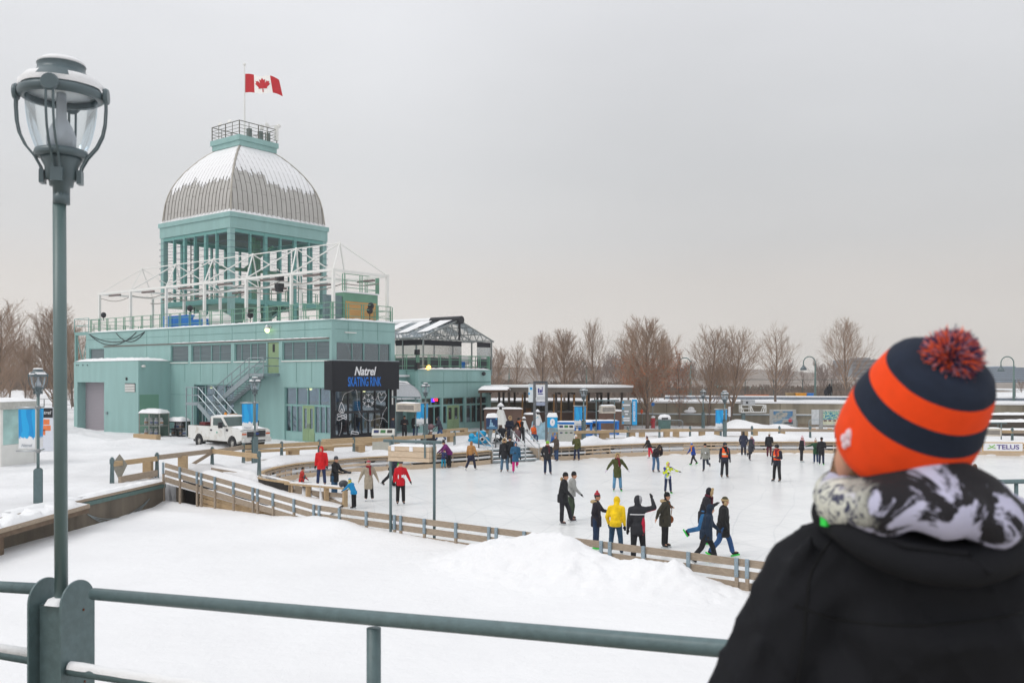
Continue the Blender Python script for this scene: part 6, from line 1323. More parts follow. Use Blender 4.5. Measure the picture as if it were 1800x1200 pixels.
# far concrete wall and things in front of it
w = thing('concrete_wall', 'long streaked concrete retaining wall with a snowy top and ledge across the back', 'retaining wall', (WALL[1][0], WALL[1][1], G))
o3 = Vector((WALL[1][0], WALL[1][1], 0))
for (x0_, y0_), (x1_, y1_) in zip(WALL[1:], WALL[2:]):
    p, q_ = Vector((x0_, y0_, 0)) - o3, Vector((x1_, y1_, 0)) - o3
    MB().bar(p + Vector((0, 0, .95)), q_ + Vector((0, 0, .95)), .4, 2.1).build('wall', CONC, w); MB().bar(p + Vector((0, 0, 2.06)), q_ + Vector((0, 0, 2.06)), .55, .14).build('snow_cap', SNOWC, w)
    n_ = Vector(((q_ - p).y, -(q_ - p).x, 0)).normalized(); b = MB(); b.bar(p + n_ * .3 + Vector((0, 0, 1.0)), q_ + n_ * .3 + Vector((0, 0, 1.0)), .16, .07); b.build('ledge', GALV, w); b = MB(); b.bar(p + n_ * .3 + Vector((0, 0, 1.065)), q_ + n_ * .3 + Vector((0, 0, 1.065)), .13, .05); b.build('ledge_snow', SNOWC, w)
    MB().bar(p + n_ * .24 + Vector((0, 0, .02)), q_ + n_ * .24 + Vector((0, 0, .02)), .12, .5).build('plinth', mat('plinth', '7d6f5e', .9, var=.2), w)
    for i in range(int((q_ - p).length / 3.2)): c = p.lerp(q_, (i + .5) * 3.2 / (q_ - p).length); b = MB(); b.bar(c + n_ * .203 + Vector((0, 0, .2)), c + n_ * .203 + Vector((0, 0, 1.95)), .05, .012, n_); b.build('joint', mat('wall_joint', '5f5546', .9), w)
def wall_y(x): return float(np.interp(x, WX, WY))
def at_wall(px, off): 
    x = 10.
    for _ in range(20): D = wall_y(x) - off; x = XD(px, D)
    return Vector((x, D, G))
# poster boards
PM = {}
def poster_mat(name, cols, sc_):
    m = bpy.data.materials.new(name); m.use_nodes = True; t_ = m.node_tree; b_ = t_.nodes['Principled BSDF']; L = t_.links.new; co = t_.nodes.new('ShaderNodeTexCoord'); n = t_.nodes.new('ShaderNodeTexNoise'); n.inputs['Scale'].default_value = sc_; n.inputs['Detail'].default_value = 3; L(co.outputs['Generated'], n.inputs['Vector'])
    r = t_.nodes.new('ShaderNodeValToRGB'); 
    while len(r.color_ramp.elements) < len(cols): r.color_ramp.elements.new(.5)
    for e_, (p, c) in zip(r.color_ramp.elements, cols): e_.position = p; e_.color = (*lin(c), 1)
    r.color_ramp.interpolation = 'EASE'; L(n.outputs['Fac'], r.inputs[0]); L(r.outputs[0], b_.inputs['Base Color']); b_.inputs['Roughness'].default_value = .3; return m
def poster(px0, px1, py0, py1, D, label, pm, side_panel=None):
    t_ = thing('poster_board', label, 'poster board', (XD((px0 + px1) / 2, D), D, G - .05), 0, 'poster boards by the concrete wall'); w = (px1 - px0) / FP * D; z0_, z1_ = CH - (py1 - HZ) / FP * D - G, CH - (py0 - HZ) / FP * D - G
    for x_ in (-w / 2, w / 2): MB().box(x_ - .14, x_ + .14, -.1, .1, -.1, z1_ + .02).build('post', mat('poster_post', '9a9a97', .5), t_)
    MB().box(-w / 2 + .141, w / 2 - .141, -.08, .08, z1_ - .12, z1_).build('frame', mat('poster_frame', 'b5b5b0', .5), t_); MB().box(-w / 2 + .141, w / 2 - .141, -.08, .08, z0_ - .08, z0_).build('frame', mat('poster_frame', 'b5b5b0'), t_)
    p = MB().box(-w / 2 + .141, w / 2 - .141, -.05, .03, z0_, z1_ - .121).build('poster', pm, t_); return t_, p, w, z0_, z1_
t, p, w, z0_, z1_ = poster(1356, 1396, 718, 744, 75.0, 'poster board with a blue and grey aerial picture right of the ploughed snow', poster_mat('aerial_print', [(.34, '2e6fa8'), (.45, '5c7f95'), (.52, 'a59f95'), (.6, '6f7f84'), (.7, '3d6f95')], 1.6)); b = MB(); b.lathe([(0, .006), (.16, .005), (.17, 0)], 14, (w * .32, -.056, z0_ + .35), (0, -1, 0)); b.build('red_dot', RED, p); b = MB(); b.cbox((w * .25, -.056, z0_ + .12), (w * .4, .008, .14)); b.build('caption', BLACK, p)
t, p, w, z0_, z1_ = poster(1443, 1480, 718, 744, 74.0, 'poster board with a turquoise map and a white side panel left of the orange hat', poster_mat('map_print', [(.38, '1f6f95'), (.47, '5fa5a0'), (.52, 'cfd2a5'), (.58, '4f95a5'), (.68, '1f6f95')], 4)); b = MB(); b.box(-w / 2 + .15, w / 2 - .15, -.056, -.051, z0_, z0_ + .42); b.build('map_caption', mat('map_cream', 'cfcfb0', .5), p); b = MB()
for i in range(4): b.box(-w / 2 + .2 + i * .38, -w / 2 + .45 + i * .38, -.06, -.057, z0_ + .25, z0_ + .38)
b.build('photo_strip', mat('strip_brown', '6f4a3a', .5, var=.4, scale=6), p); b = MB(); b.box(-w / 2 - .75, -w / 2 - .15, -.06, .06, z0_, z1_); b.build('side_panel', mat('side_panel', 'c3c6c8', .5), t)
# crowd barriers
def barrier(p, L_, rz, label):
    t_ = thing('crowd_barrier', label, 'barrier', p, rz, 'steel crowd barriers'); b_ = MB(); b_.tube([(-L_ / 2, 0, 0), (-L_ / 2, 0, .95), (-L_ / 2 + .12, 0, 1.08), (L_ / 2 - .12, 0, 1.08), (L_ / 2, 0, .95), (L_ / 2, 0, 0)], .025, 6); b_.tube([(-L_ / 2, 0, .22), (L_ / 2, 0, .22)], .02, 5); b_.build('frame', GALV, t_)
    b_ = MB()
    for i in range(1, 18): x_ = -L_ / 2 + L_ * i / 18; b_.tube([(x_, 0, .22), (x_, 0, 1.08)], .01, 4)
    b_.build('bars', GALV, t_); b_ = MB()
    for x_ in (-L_ / 2 + .35, L_ / 2 - .35): b_.cbox((x_, -.03, .32), (.36, .03, .11))
    b_.build('reflector', mat('amber_reflector', 'd98d1c', .5), t_)
barrier((XD(1176, 72.5), 72.5, G - .25), 2.2, 0, 'steel crowd barrier beside the green litter bin'); barrier((XD(1379, 73.2), 73.2, G - .2), 2.0, 0, 'steel crowd barrier in front of the aerial picture poster'); barrier((XD(1444, 72.6), 72.6, G - .2), 2.0, 0, 'steel crowd barrier in front of the map poster')
t = thing('litter_bin', 'dark green litter bin with a snow-topped hood near the hydrant', 'litter bin', (XD(1168, 71.8), 71.8, G - .1)); MB().lathe([(.42, 0), (.46, .1), (.52, .95), (.46, 1.0), (0, 1.01)], 18).build('bin', mat('bin_green', '4a6763', .5), t, True); b = MB(); b.lathe([(.5, 1.02), (.5, 1.22), (.36, 1.38), (.0, 1.44)], 16); b.build('hood', SNOWC, t, True); MB().cbox((-.05, -.48, 1.12), (.5, .1, .14)).build('opening', BLACK, t)
t = thing('fire_hydrant', 'small red hydrant with snow on top beside a tree trunk', 'hydrant', (XD(1148, 76), 76, G)); MB().lathe([(.2, 0), (.2, .1), (.15, .14), (.15, .62), (.2, .66), (.2, .72), (.12, .85), (0, .9)], 14).build('barrel', mat('hydrant_red', 'a8333a', .5), t, True); b = MB(); b.ell((0, 0, .92), (.19, .19, .1), 10, 6); b.build('snow_cap', SNOWC, t, True)
b = MB(); b.lathe([(.08, -.24), (.08, .24)], 8, (0, 0, .5), (1, 0, 0)); b.build('nozzle', mat('hydrant_red', 'a8333a'), t)
t = thing('marker_flag', 'small orange disc on a thin pole in front of the wall', 'marker', (XD(1129, 77), 77, G)); MB().tube([(0, 0, 0), (0, 0, 1.5)], .02, 5).build('pole', GALV, t); b = MB(); b.ell((-.05, 0, 1.35), (.12, .03, .2), 10, 6); b.build('disc', mat('orange_disc', 'f0602a', .5), t)
t = thing('blue_disc_sign', 'small blue round sign beside the big trunk', 'sign', (XD(1147.5, 77.5), 77.5, G)); MB().tube([(0, 0, 0), (0, 0, 2.1)], .03, 5).build('pole', GALV, t); b = MB(); b.lathe([(0, .02), (.15, .018), (.16, 0)], 12, (0, -.04, 1.95), (0, -1, 0)); b.build('disc', BLUEP, t)
q_ = at_wall(1321, .9); t = thing('steel_gantry', 'white lattice steel gantry with a grey box hung on the concrete wall', 'gantry', (q_.x, q_.y, 0)); kz = lambda py: CH - (py - HZ) / FP * q_.y; kx_ = lambda px: (px - 1321) * q_.y / FP
b = MB()
for y_ in (-.3, .3):
    for py in (711, 723.5): b.bar((kx_(1301), y_, kz(py)), (kx_(1344.5), y_, kz(py)), .08, .08)
    for px in (1301, 1318, 1344.5): b.bar((kx_(px), y_, kz(711)), (kx_(px), y_, kz(723.5)), .08, .08)
    for a, c in ((1301, 1306), (1318, 1323), (1344, 1339)): b.bar((kx_(a), y_, kz(711 if a != 1344 else 711)), (kx_(c), y_, kz(723.5)), .06, .06)
    b.bar((kx_(1301), y_, kz(717)), (kx_(1318), y_, kz(717)), .05, .05)
b.build('lattice', WHITEM, t); MB().box(kx_(1304), kx_(1325), -.4, .4, kz(710.5), kz(702)).build('grey_box', mat('gantry_box', 'b4b7ba', .5), t); MB().cbox((kx_(1311), -.41, kz(706.5)), (.18, .03, .18)).build('socket', BLACK, t)
MB().box(kx_(1304), kx_(1309), -.2, .2, G - .1, kz(723.5)).build('post', SLATE, t)
q_ = at_wall(1213, .5); b = MB(); b.ell((0, 0, 0), (.55, .35, .16), 12, 6); b.ell((.1, 0, .15), (.3, .25, .25), 10, 6); o = b.build('wall_lamp', SNOWC, None, True); o.location = (q_.x, q_.y, CH - (722 - HZ) / FP * q_.y); tag(o, 'snow-covered light fitting sticking out of the concrete wall', 'wall light')
q_ = at_wall(1282, 1.5); t = thing('notice_post', 'narrow white paper notice on a thin post by the right trunk', 'notice', tuple(q_)); MB().tube([(0, 0, 0), (0, 0, 1.7)], .03, 5).build('post', GALV, t); MB().box(-.1, .1, -.05, -.03, .9, 1.75).build('sheet', WHITEG, t)
# telephone-company board on the boards at the right
bq = Vector((XD(1759, 58.5), 58.5, 0)); t = thing('sponsor_board', 'white sponsor board with purple lettering on the rink boards at the right', 'sign', (bq.x, bq.y - .25, .35), R(-6)); MB().box(-1.25, 1.25, -.03, .03, .0, .62).build('panel', mat('board_frame_wood', 'c9a878', .6), t); fc = MB().box(-1.19, 1.19, -.045, -.031, .06, .56).build('face', WHITEG, t)
letters('lettering', 'TELUS', .40, mat('telus_purple', '5a4a8c', .5, var=.02), fc, (.30, -.05, .18), (R(90), 0, 0), off=.008, sx=1.25); b = MB(); b.tube([(-.95, -.05, .2), (-.75, -.05, .27), (-.5, -.05, .45)], .03, 5); b.tube([(-.85, -.05, .42), (-.7, -.05, .3), (-.45, -.05, .22)], .025, 5); b.build('leaf_mark', mat('telus_green', '7ab648', .5), fc)
# terraced snow ledges behind it
t = thing('stepped_terrace', 'snowy stepped terrace of timber ledges behind the sponsor board', 'terrace', (XD(1750, 66), 66, G))
for i, (px0, y_, z_) in enumerate(((1722, 0, .35), (1726, 2.0, .9), (1740, 4.0, 1.35))):
    x_ = (px0 - 1750) * (66 + y_) / FP; b = MB(); b.box(x_, x_ + 22, y_, y_ + 1.9, -.2, z_); st_ = b.build('ledge', mat('ledge_dark', '4d4640', .9), t); b = MB(); b.pillow(x_, x_ + 22, y_ - .05, y_ + 1.9, z_ + .002, .14, 50, 6, .7, i); b.build('snow_cap', SNOWC, st_, True)
# pushchairs
def pushchair(p, rz, label, m):
    t_ = thing('pushchair', label, 'pushchair', p, rz, 'pushchairs'); b_ = MB()
    for sy in (-.25, .25): b_.tube([(-.5, sy, 1.0), (-.1, sy, .5), (.35, sy, .12)], .02, 5); b_.tube([(.1, sy, .55), (-.35, sy, .12)], .02, 5)
    b_.tube([(-.5, -.25, 1.0), (-.5, .25, 1.0)], .025, 5); b_.build('frame', BLACK, t_)
    b_ = MB(); b_.prism([(-.15, -.22, .45), (.3, -.22, .5), (.38, -.22, .35), (.1, -.22, .3)], (0, .44, 0)); b_.prism([(-.15, -.22, .45), (-.30, -.22, 1.0), (-.2, -.22, 1.0), (-.03, -.22, .46)], (0, .44, 0)); b_.build('seat', m, t_); b_ = MB(); b_.lathe([(.36, 0), (.33, .14), (.2, .27), (0, .32)], 12, (-.12, 0, .85), (.35, 0, 1)); b_.build('canopy', m, t_, True)
    for x_ in (-.35, .35):
        for sy in (-.27, .27): MB().lathe([(.05, -.025), (.12, -.02), (.12, .02), (.05, .025)], 12, (x_, sy, .12), (0, 1, 0)).build('wheel', RUB, t_)
pushchair((XD(753, 60.5), 60.5, G), R(200), 'grey and red pushchair pushed by the man in the blue bag', mat('pram_grey', '6b5257', .7, var=.5, scale=4)); pushchair((XD(879, 56.9), 56.9, G - .05), R(160), 'folded black pushchair parked by the rink steps', BLACKF)
# blue skating aid
t = thing('skating_aid', 'turquoise moulded skating aid with a round emblem parked on the snow by the box sign', 'skating aid', (XD(843, 56.5), 56.5, G), R(15)); b = MB()
b.ell((0, 0, .38), (.75, .28, .26), 14, 8); b.ell((.1, 0, .75), (.35, .24, .22), 12, 8); b.ell((-.5, 0, .62), (.2, .22, .2), 10, 6); b.build('shell', mat('aid_blue', '159fd0', .35), t, True); b = MB(); b.box(-.8, .8, -.3, -.2, .0, .07); b.box(-.8, .8, .2, .3, 0, .07); b.build('runner', mat('aid_blue', '159fd0'), t); b = MB(); b.lathe([(0, .02), (.14, .018), (.15, 0)], 14, (.1, -.29, .45), (0, -1, 0)); e2 = b.build('emblem', WHITEG, t); b = MB(); b.lathe([(.05, .03), (.09, .03)], 12, (.1, -.29, .45), (0, -1, 0)); b.build('emblem_ring', BLACK, e2); MB().tube([(.3, -.3, .95), (.3, .3, .95)], .03, 6).build('handlebar', WHITEG, t)
for px, l in ((968.5, 'blue traffic cone beside the slanted post of the bright blue box sign'), (975.5, 'second blue traffic cone nearest the woman in brown')):
    t = thing('traffic_cone', l, 'cone', (XD(px, 58.8), 58.8, G), 0, 'blue cones'); MB().lathe([(.2, .04), (.04, .68), (0, .7)], 12).build('cone', BLUEP, t, True); MB().cbox((0, 0, .02), (.46, .46, .04)).build('base', BLUEP, t)
t = thing('black_bag', 'black bag standing on the ice by the boards', 'bag', (XD(757, 51.7), 51.7, 0)); MB().cbox((0, 0, .22), (.6, .4, .44)).build('bag', BLACKF, t, bevel=.08); b = MB(); b.tube([(-.18, 0, .44), (-.1, 0, .55), (.1, 0, .55), (.18, 0, .44)], .02, 5); b.build('handle', BLACKF, t)
t = thing('helmet', 'dark grey helmet lying on the end fence beside the boy in blue', 'helmet', (XD(604, 36.3), 36.3, .80)); MB().ell((0, 0, .1), (.2, .16, .16), 14, 8).build('shell', mat('helmet_grey', '3a3d42', .4), t, True); b = MB(); b.tube([(-.1, -.1, .0), (0, -.17, .1), (.1, -.1, .0)], .015, 5); b.build('strap', BLACK, t)
# ---------------------------------------------------------------- bare trees
def bare_tree(seed, H, spread=1.0, trunk=.28, dens=1.0, vase=True, tw=.013, fork=.16):
    rnd = random.Random(seed); tb, cb, lf = MB(), MB(), []
    def limb(mb, p, d, L_, r0, r1, n, up, wob, sides):
        pts = [p]; 
        for i in range(n): d = (d + Vector((rnd.gauss(0, wob), rnd.gauss(0, wob), rnd.gauss(0, wob * .6) + up))).normalized(); p = p + d * (L_ / n); pts.append(p)
        mb.tube(pts, [r0 + (r1 - r0) * i / n for i in range(n + 1)], sides, False); return pts, d
    tp, td = limb(tb, Vector((0, 0, -.2)), Vector((rnd.gauss(0, .03), rnd.gauss(0, .03), 1)), H * .88, trunk / 2, .018, 14, .02, .035, 6)
    nl = int(26 * dens)
    for i in range(nl):
        t = fork + (.93 - fork) * (i / nl) ** 1.15; k = t * 14; a = tp[int(k)].lerp(tp[min(int(k) + 1, 14)], k - int(k)); az = i * 2.4 + rnd.uniform(-.4, .4)
        L1 = H * (.66 - .50 * t) * spread * rnd.uniform(.8, 1.12) * (.8 if t < fork + .06 else 1); el = R(rnd.uniform(36, 56) + 16 * t); d = Vector((math.cos(az) * math.cos(el), math.sin(az) * math.cos(el), math.sin(el)))
        r1 = max(tw * 1.2, trunk * .22 * (1 - .75 * t)); pts, _ = limb(cb, a, d, L1, r1, tw * .7, 6, .085 if vase else .05, .06, 4)
        for j in range(int(11 * dens)):
            q = .18 + .8 * (j + rnd.random()) / int(11 * dens); kk = q * 6; c = pts[int(kk)].lerp(pts[min(int(kk) + 1, 6)], kk - int(kk)); dd = (pts[min(int(kk) + 1, 6)] - pts[int(kk)]).normalized()
            side = dd.orthogonal(); side.rotate(Matrix.Rotation(rnd.uniform(0, 6.28), 3, dd)); d2 = (dd + side * rnd.uniform(.45, .8) + Vector((0, 0, .12))).normalized(); L2 = L1 * (.48 - .24 * q) * rnd.uniform(.7, 1.2)
            p2, _ = limb(cb, c, d2, L2, tw * .95, tw * .55, 3, .07, .08, 3)
            for m in range(int(5 * dens)):
                s_ = .25 + .75 * (m + rnd.random()) / int(5 * dens); k3 = min(s_, .999) * 3; e = p2[int(k3)].lerp(p2[int(k3) + 1], k3 - int(k3)); d3 = (d2 + Vector((rnd.gauss(0, .5), rnd.gauss(0, .5), rnd.gauss(.1, .4)))).normalized()
                limb(cb, e, d3, L2 * rnd.uniform(.3, .6), tw * .6, tw * .35, 2, .08, .1, 3); lf.append(e + d3 * L2 * .3)
    return tb, cb, lf
VAR = [(11, 9.8, 1.0, .34, 1.55), (23, 9.6, .98, .30, 1.25), (37, 9.4, 1.08, .32, 1.2), (58, 9.8, 1.0, .30, 1.05)]
PROTO = []
for k, (sd, H, sp, tr, de) in enumerate(VAR):
    tb, cb, lf = bare_tree(sd, H, sp, tr, de); t = thing('bare_tree', 'x', 'tree', (0, 0, 0), 0, 'bare trees along the concrete wall'); tb.build('trunk', BARK, t); cb.build('crown', TWIG, t); PROTO.append((t, H))
used = set()
def tree(v, px, D, top, label, z0=None, rz=0, base=None, group='bare trees along the concrete wall', wide=1.0):
    x = XD(px, D)
    if z0 is None: z0 = float(quay_h(np.array([[x]]), np.array([[D]]))[0, 0]) - .05
    s_ = (CH - (top - HZ) / FP * D - z0) / PROTO[v][1]; t, _ = PROTO[v]
    if v not in used: used.add(v); t.location = (x, D, z0); t.rotation_euler.z = rz; t.scale = (s_ * wide, s_ * wide, s_); t['label'] = label; t['group'] = group; return t
    return dup(t, (x, D, z0), rz, label, group, (s_ * wide, s_ * wide, s_))
tree(0, 1138, 76, 554, 'largest bare tree, with rusty leaves left on its lower boughs, before the wall', rz=.4, wide=1.08)
tree(1, 1245, 79, 567, 'bare tree with a snowy trunk left of the pair beside the banner lamp', rz=1.0)
tree(2, 1283, 78.5, 573, 'bare tree whose trunk stands just behind the banner lamp by the snow pile', rz=2.1, wide=.9)
tree(3, 1363, 84, 570, 'wide bare tree rising behind the aerial picture poster', rz=.2, wide=1.1)
tree(2, 1488, 92, 556, 'bare tree whose foot is hidden by the orange hat', rz=4.0, wide=.95)
tree(3, 1104, 86, 560, 'bare tree half hidden by the largest tree, left of it', rz=2.6, wide=.85)
tree(1, 1046, 88, 556, 'slim bare tree rising from the right half of the dark pavilion roof', rz=3.3, wide=.62)
tree(0, 992, 86, 575, 'bushy bare tree rising over the middle of the dark pavilion roof', rz=5.0, wide=.95)
tree(2, 952, 92, 582, 'bare tree rising behind the double-post sign', rz=1.2, wide=.9)
tree(3, 906, 94, 600, 'lower bare tree just right of the greenhouse canopy', rz=.9, wide=.9)
tree(1, 872, 100, 606, 'small bare tree touching the right edge of the teal wing', rz=.3, wide=.9)
tree(0, 1168, 92, 588, 'thin bare tree in the gap right of the largest tree', rz=3.9, wide=.6)
tree(0, 95, 92, 531, 'large bare tree behind the big lamp pole at the left', z0=G, rz=2.0, group='bare trees at the left', wide=1.0)
tree(1, -12, 88, 520, 'bare tree cut by the left edge of the picture', z0=G, rz=.7, group='bare trees at the left', wide=1.1)
tree(3, 45, 105, 583, 'smaller bare tree above the lamp with the banner at the left', z0=2, rz=.7, group='bare trees at the left', wide=.8)
tree(2, 16, 108, 590, 'dark twin bare tree on the snow bank at the far left', z0=2, rz=2.7, group='bare trees at the left', wide=.8)
tree(1, 128, 100, 560, 'bare tree seen through the braced frame at the end of the pavilion', z0=2, rz=4.7, group='bare trees at the left', wide=.9)
for px, D, top, v, l in ((6, 112, 672, 1, 'tiny bare shrub at the foot of the left snow bank'), (54, 110, 668, 0, 'little dark bare sapling on the left snow bank'), (126, 108, 676, 2, 'low bare shrub beside the annex on the left snow bank')):
    tree(v, px, D, top, l, z0=1.4, rz=px, group='saplings on the left snow bank', wide=1.1)
# rusty leaves left on the lower boughs, and a small rust-leaved tree
def leaves(pts, name, par, size, seed):
    rnd = random.Random(seed); b_ = MB()
    for p in pts:
        u = Vector((rnd.gauss(0, 1), rnd.gauss(0, 1), rnd.gauss(0, 1))).normalized(); v = u.orthogonal() * rnd.uniform(.6, 1); u *= size * rnd.uniform(.6, 1.3); v *= size * .8
        b_.add([p - u, p + v * .6, p + u, p - v * .6], [(0, 1, 2, 3)])
    return b_.build(name, LEAFB, par)
tb, cb, lf = bare_tree(*VAR[0][:4], VAR[0][4])
rnd = random.Random(5); low_ = [p + Vector((rnd.gauss(0, .12), rnd.gauss(0, .12), rnd.gauss(0, .12))) for p in lf for _ in range(6) if rnd.random() < 1.25 - p.z / 5.2]
leaves(low_, 'dead_leaves', PROTO[0][0], .075, 3)
t = thing('young_oak', 'small slender tree still full of rusty brown leaves before the wall', 'tree', (XD(1194, 78), 78, G)); tb, cb, lf = bare_tree(91, 5.6, .75, .14, .8); tb.build('trunk', BARK, t); cb.build('crown', TWIG, t); t.scale = (.85, .85, (CH - (600 - HZ) / FP * 78 - G) / 5.6)
rnd = random.Random(8); leaves([p + Vector((rnd.gauss(0, .1), rnd.gauss(0, .1), rnd.gauss(0, .1))) for p in lf for _ in range(2) if rnd.random() < .75], 'dead_leaves', t, .065, 4)
# far wood: many low-poly bare crowns merged into one mass, behind the wall and at the left
b = MB(); rnd = random.Random(12); tb, cb, lf = bare_tree(77, 8, .95, .3, .62, tw=.03); base_v = np.array(cb.v + tb.v); nf = cb.f + [[i + len(cb.v) for i in f] for f in tb.f]
def far_tree(mb, x, y_, z, h, rz):
    c, s_ = math.cos(rz), math.sin(rz); k = h / 8; v = base_v * k; vv = np.stack([v[:, 0] * c - v[:, 1] * s_ + x, v[:, 0] * s_ + v[:, 1] * c + y_, v[:, 2] + z], 1); mb.add(vv.tolist(), nf)
for i in range(64):
    D = rnd.uniform(118, 185); px = rnd.uniform(840, 1500); top = rnd.uniform(606, 640) if px < 1130 else rnd.uniform(625, 648); far_tree(b, XD(px, D), D, 2.6, CH - (top - HZ) / FP * D - 2.6, rnd.uniform(0, 6))
for i in range(12):
    D = rnd.uniform(125, 160); px = rnd.uniform(-30, 150); top = rnd.uniform(588, 622); far_tree(b, XD(px, D), D, 4.4, CH - (top - HZ) / FP * D - 4.4, rnd.uniform(0, 6))
for i in range(22):
    D = rnd.uniform(125, 200); px = rnd.uniform(1490, 1820); far_tree(b, XD(px, D), D, 2.2, CH - (rnd.uniform(655, 672) - HZ) / FP * D - 2.2, rnd.uniform(0, 6))
tag(b.build('far_wood', mat('far_twigs', '85766f', .9, var=.1, scale=.05)), kind='stuff')
# low brush mass in front of it
b = MB(); rnd = random.Random(2)
for i in range(9000):
    if i % 4 == 0: px = rnd.uniform(-20, 150); D = rnd.uniform(122, 135); z0 = 3.2; hmax = 3.4
    else: px = rnd.uniform(845, 1500); D = rnd.uniform(104, 128); z0 = 2.0; hmax = 3.6 if px < 1180 else 2.6
    p = Vector((XD(px, D), D, z0)); h = hmax * rnd.uniform(.45, 1) * (.75 + .35 * noise.noise((p.x * .12, 0, 1))); q = p + Vector((rnd.gauss(0, .7), rnd.gauss(0, .5), h)); m_ = p.lerp(q, .5) + Vector((rnd.gauss(0, .25), 0, 0)); w_ = rnd.uniform(.05, .16)
    for a, c, w in ((p, m_, w_), (m_, q, w_ * .6)): b.add([a - Vector((w, 0, 0)), a + Vector((w, 0, 0)), c + Vector((w * .7, 0, 0)), c - Vector((w * .7, 0, 0))], [(0, 1, 2, 3)])
tag(b.build('brush', BRUSH), kind='stuff')
# ground swell behind the brush
b = MB(); n = 80; vs = []
for i in range(n + 1):
    x = -260 + 620 * i / n
    for y_, z_ in ((136, 1.5), (150, 4.0 + .8 * noise.noise((x * .05, 0, 0))), (215, 7.2 + 1.6 * noise.noise((x * .03, 4, 0))), (320, 7.0)): vs.append((x, y_, z_))
vs = [(x, y_, z_ if x < 60 else 1.5 + (z_ - 1.5) * max(.25, 1 - (x - 60) / 45)) for x, y_, z_ in vs]
b.add(vs, [(i * 4 + j, (i + 1) * 4 + j, (i + 1) * 4 + j + 1, i * 4 + j + 1) for i in range(n) for j in range(3)]); tag(b.build('far_hill', mat('hill_brush', '8d847d', .9, var=.22, scale=.35, streak=(1, 1, .12)), smooth=True), kind='structure')
# gooseneck lamp columns on the upper quay
def gooseneck(px, D, top, label, s_=1):
    t = thing('gooseneck_lamp', label, 'street lamp', (XD(px, D), D, 2.5), 0, 'tall gooseneck lamps'); H = CH - (top - HZ) / FP * D - 2.5
    MB().tube([(0, 0, -.2), (0, 0, H * .8)], [.13, .08], 8).build('pole', mat('goose_green', '5f7672', .5), t, True); r_ = .62; b_ = MB(); b_.tube([(0, 0, H * .78), (0, 0, H - r_)] + [(-r_ + r_ * math.cos(R(a)), 0, H - r_ + r_ * math.sin(R(a))) for a in range(15, 181, 15)] + [(-2 * r_, 0, H - r_ - .3)], .055, 6); b_.build('arm', mat('goose_green', '5f7672'), t, True)
    MB().lathe([(.06, .15), (.1, 0), (.3, -.25), (.36, -.45), (0, -.46)], 14, (-2 * r_, 0, H - r_ - .35)).build('shade', LAMPD, t, True)
gooseneck(1433, 96, 626, 'tall gooseneck lamp left of the orange hat'); gooseneck(1214, 96, 628, 'tall gooseneck lamp between the largest tree and the next'); gooseneck(1782, 88, 626, 'tall gooseneck lamp at the right edge before the pale tower block'); gooseneck(1031, 118, 636, 'faint gooseneck lamp behind the trees above the dark pavilion'); gooseneck(895, 120, 640, 'faint gooseneck lamp in the trees next to the greenhouse canopy')
# chain-link fence and low walls on the upper quay
def wire_fence(x0, x1, y0, y1, h, label, z0, st=3.0):
    t = thing('wire_fence', label, 'fence', (x0, y0, z0), 0); n_ = int(abs(x1 - x0) / st); b_ = MB(); d = Vector((x1 - x0, y1 - y0, 0))
    for i in range(n_ + 1): p = d * i / n_; b_.tube([p, p + Vector((0, 0, h))], .05, 5)
    b_.build('posts', mat('fence_dark', '4d5553', .6), t); b_ = MB()
    for z_ in (.1, h * .5, h): b_.tube([Vector((0, 0, z_)), d + Vector((0, 0, z_))], .03, 4)
    b_.build('wire', mat('fence_dark', '4d5553'), t); return t
wire_fence(14, 62, 104, 94, 2.2, 'tall dark wire fence on the upper quay behind the concrete wall', 2.6); wire_fence(-70, -46, 112, 104, 1.3, 'low fence at the foot of the left snow bank', 1.2)
b = MB(); b.bar((16, 95.5, 3.0), (60, 86, 3.0), .4, .8); b.build
t = thing('low_parapet', 'low grey parapet with snow on top along the upper quay', 'parapet', (16, 95.5, 2.4)); MB().bar((0, 0, .3), (44, -9.5, .3), .4, .7).build('wall', mat('parapet_grey', '77808a', .8, var=.2), t); MB().bar((0, 0, .71), (44, -9.5, .71), .45, .12).build('snow_cap', SNOWC, t)
# teal-roofed footbridge strip in the distance
t = thing('green_footway', 'long pale green handrail strip of a ramp far behind the wire fence', 'ramp', (XD(1255, 125), 125, 2.5)); MB().bar((0, 0, CH - 2.5 + (HZ - 679) / FP * 125), (XD(1470, 125) - XD(1255, 125), 0, CH - 2.5 + (HZ - 692) / FP * 125), .2, .55).build('strip', mat('pale_green', '9fc4bd', .6), t)
for i in range(6): u = i / 5; x_ = (XD(1470, 125) - XD(1255, 125)) * u; MB().box(x_ - .1, x_ + .1, -.1, .1, 0, CH - 2.5 + (HZ - 679 - 13 * u) / FP * 125).build('post', mat('fence_dark', '4d5553'), t)
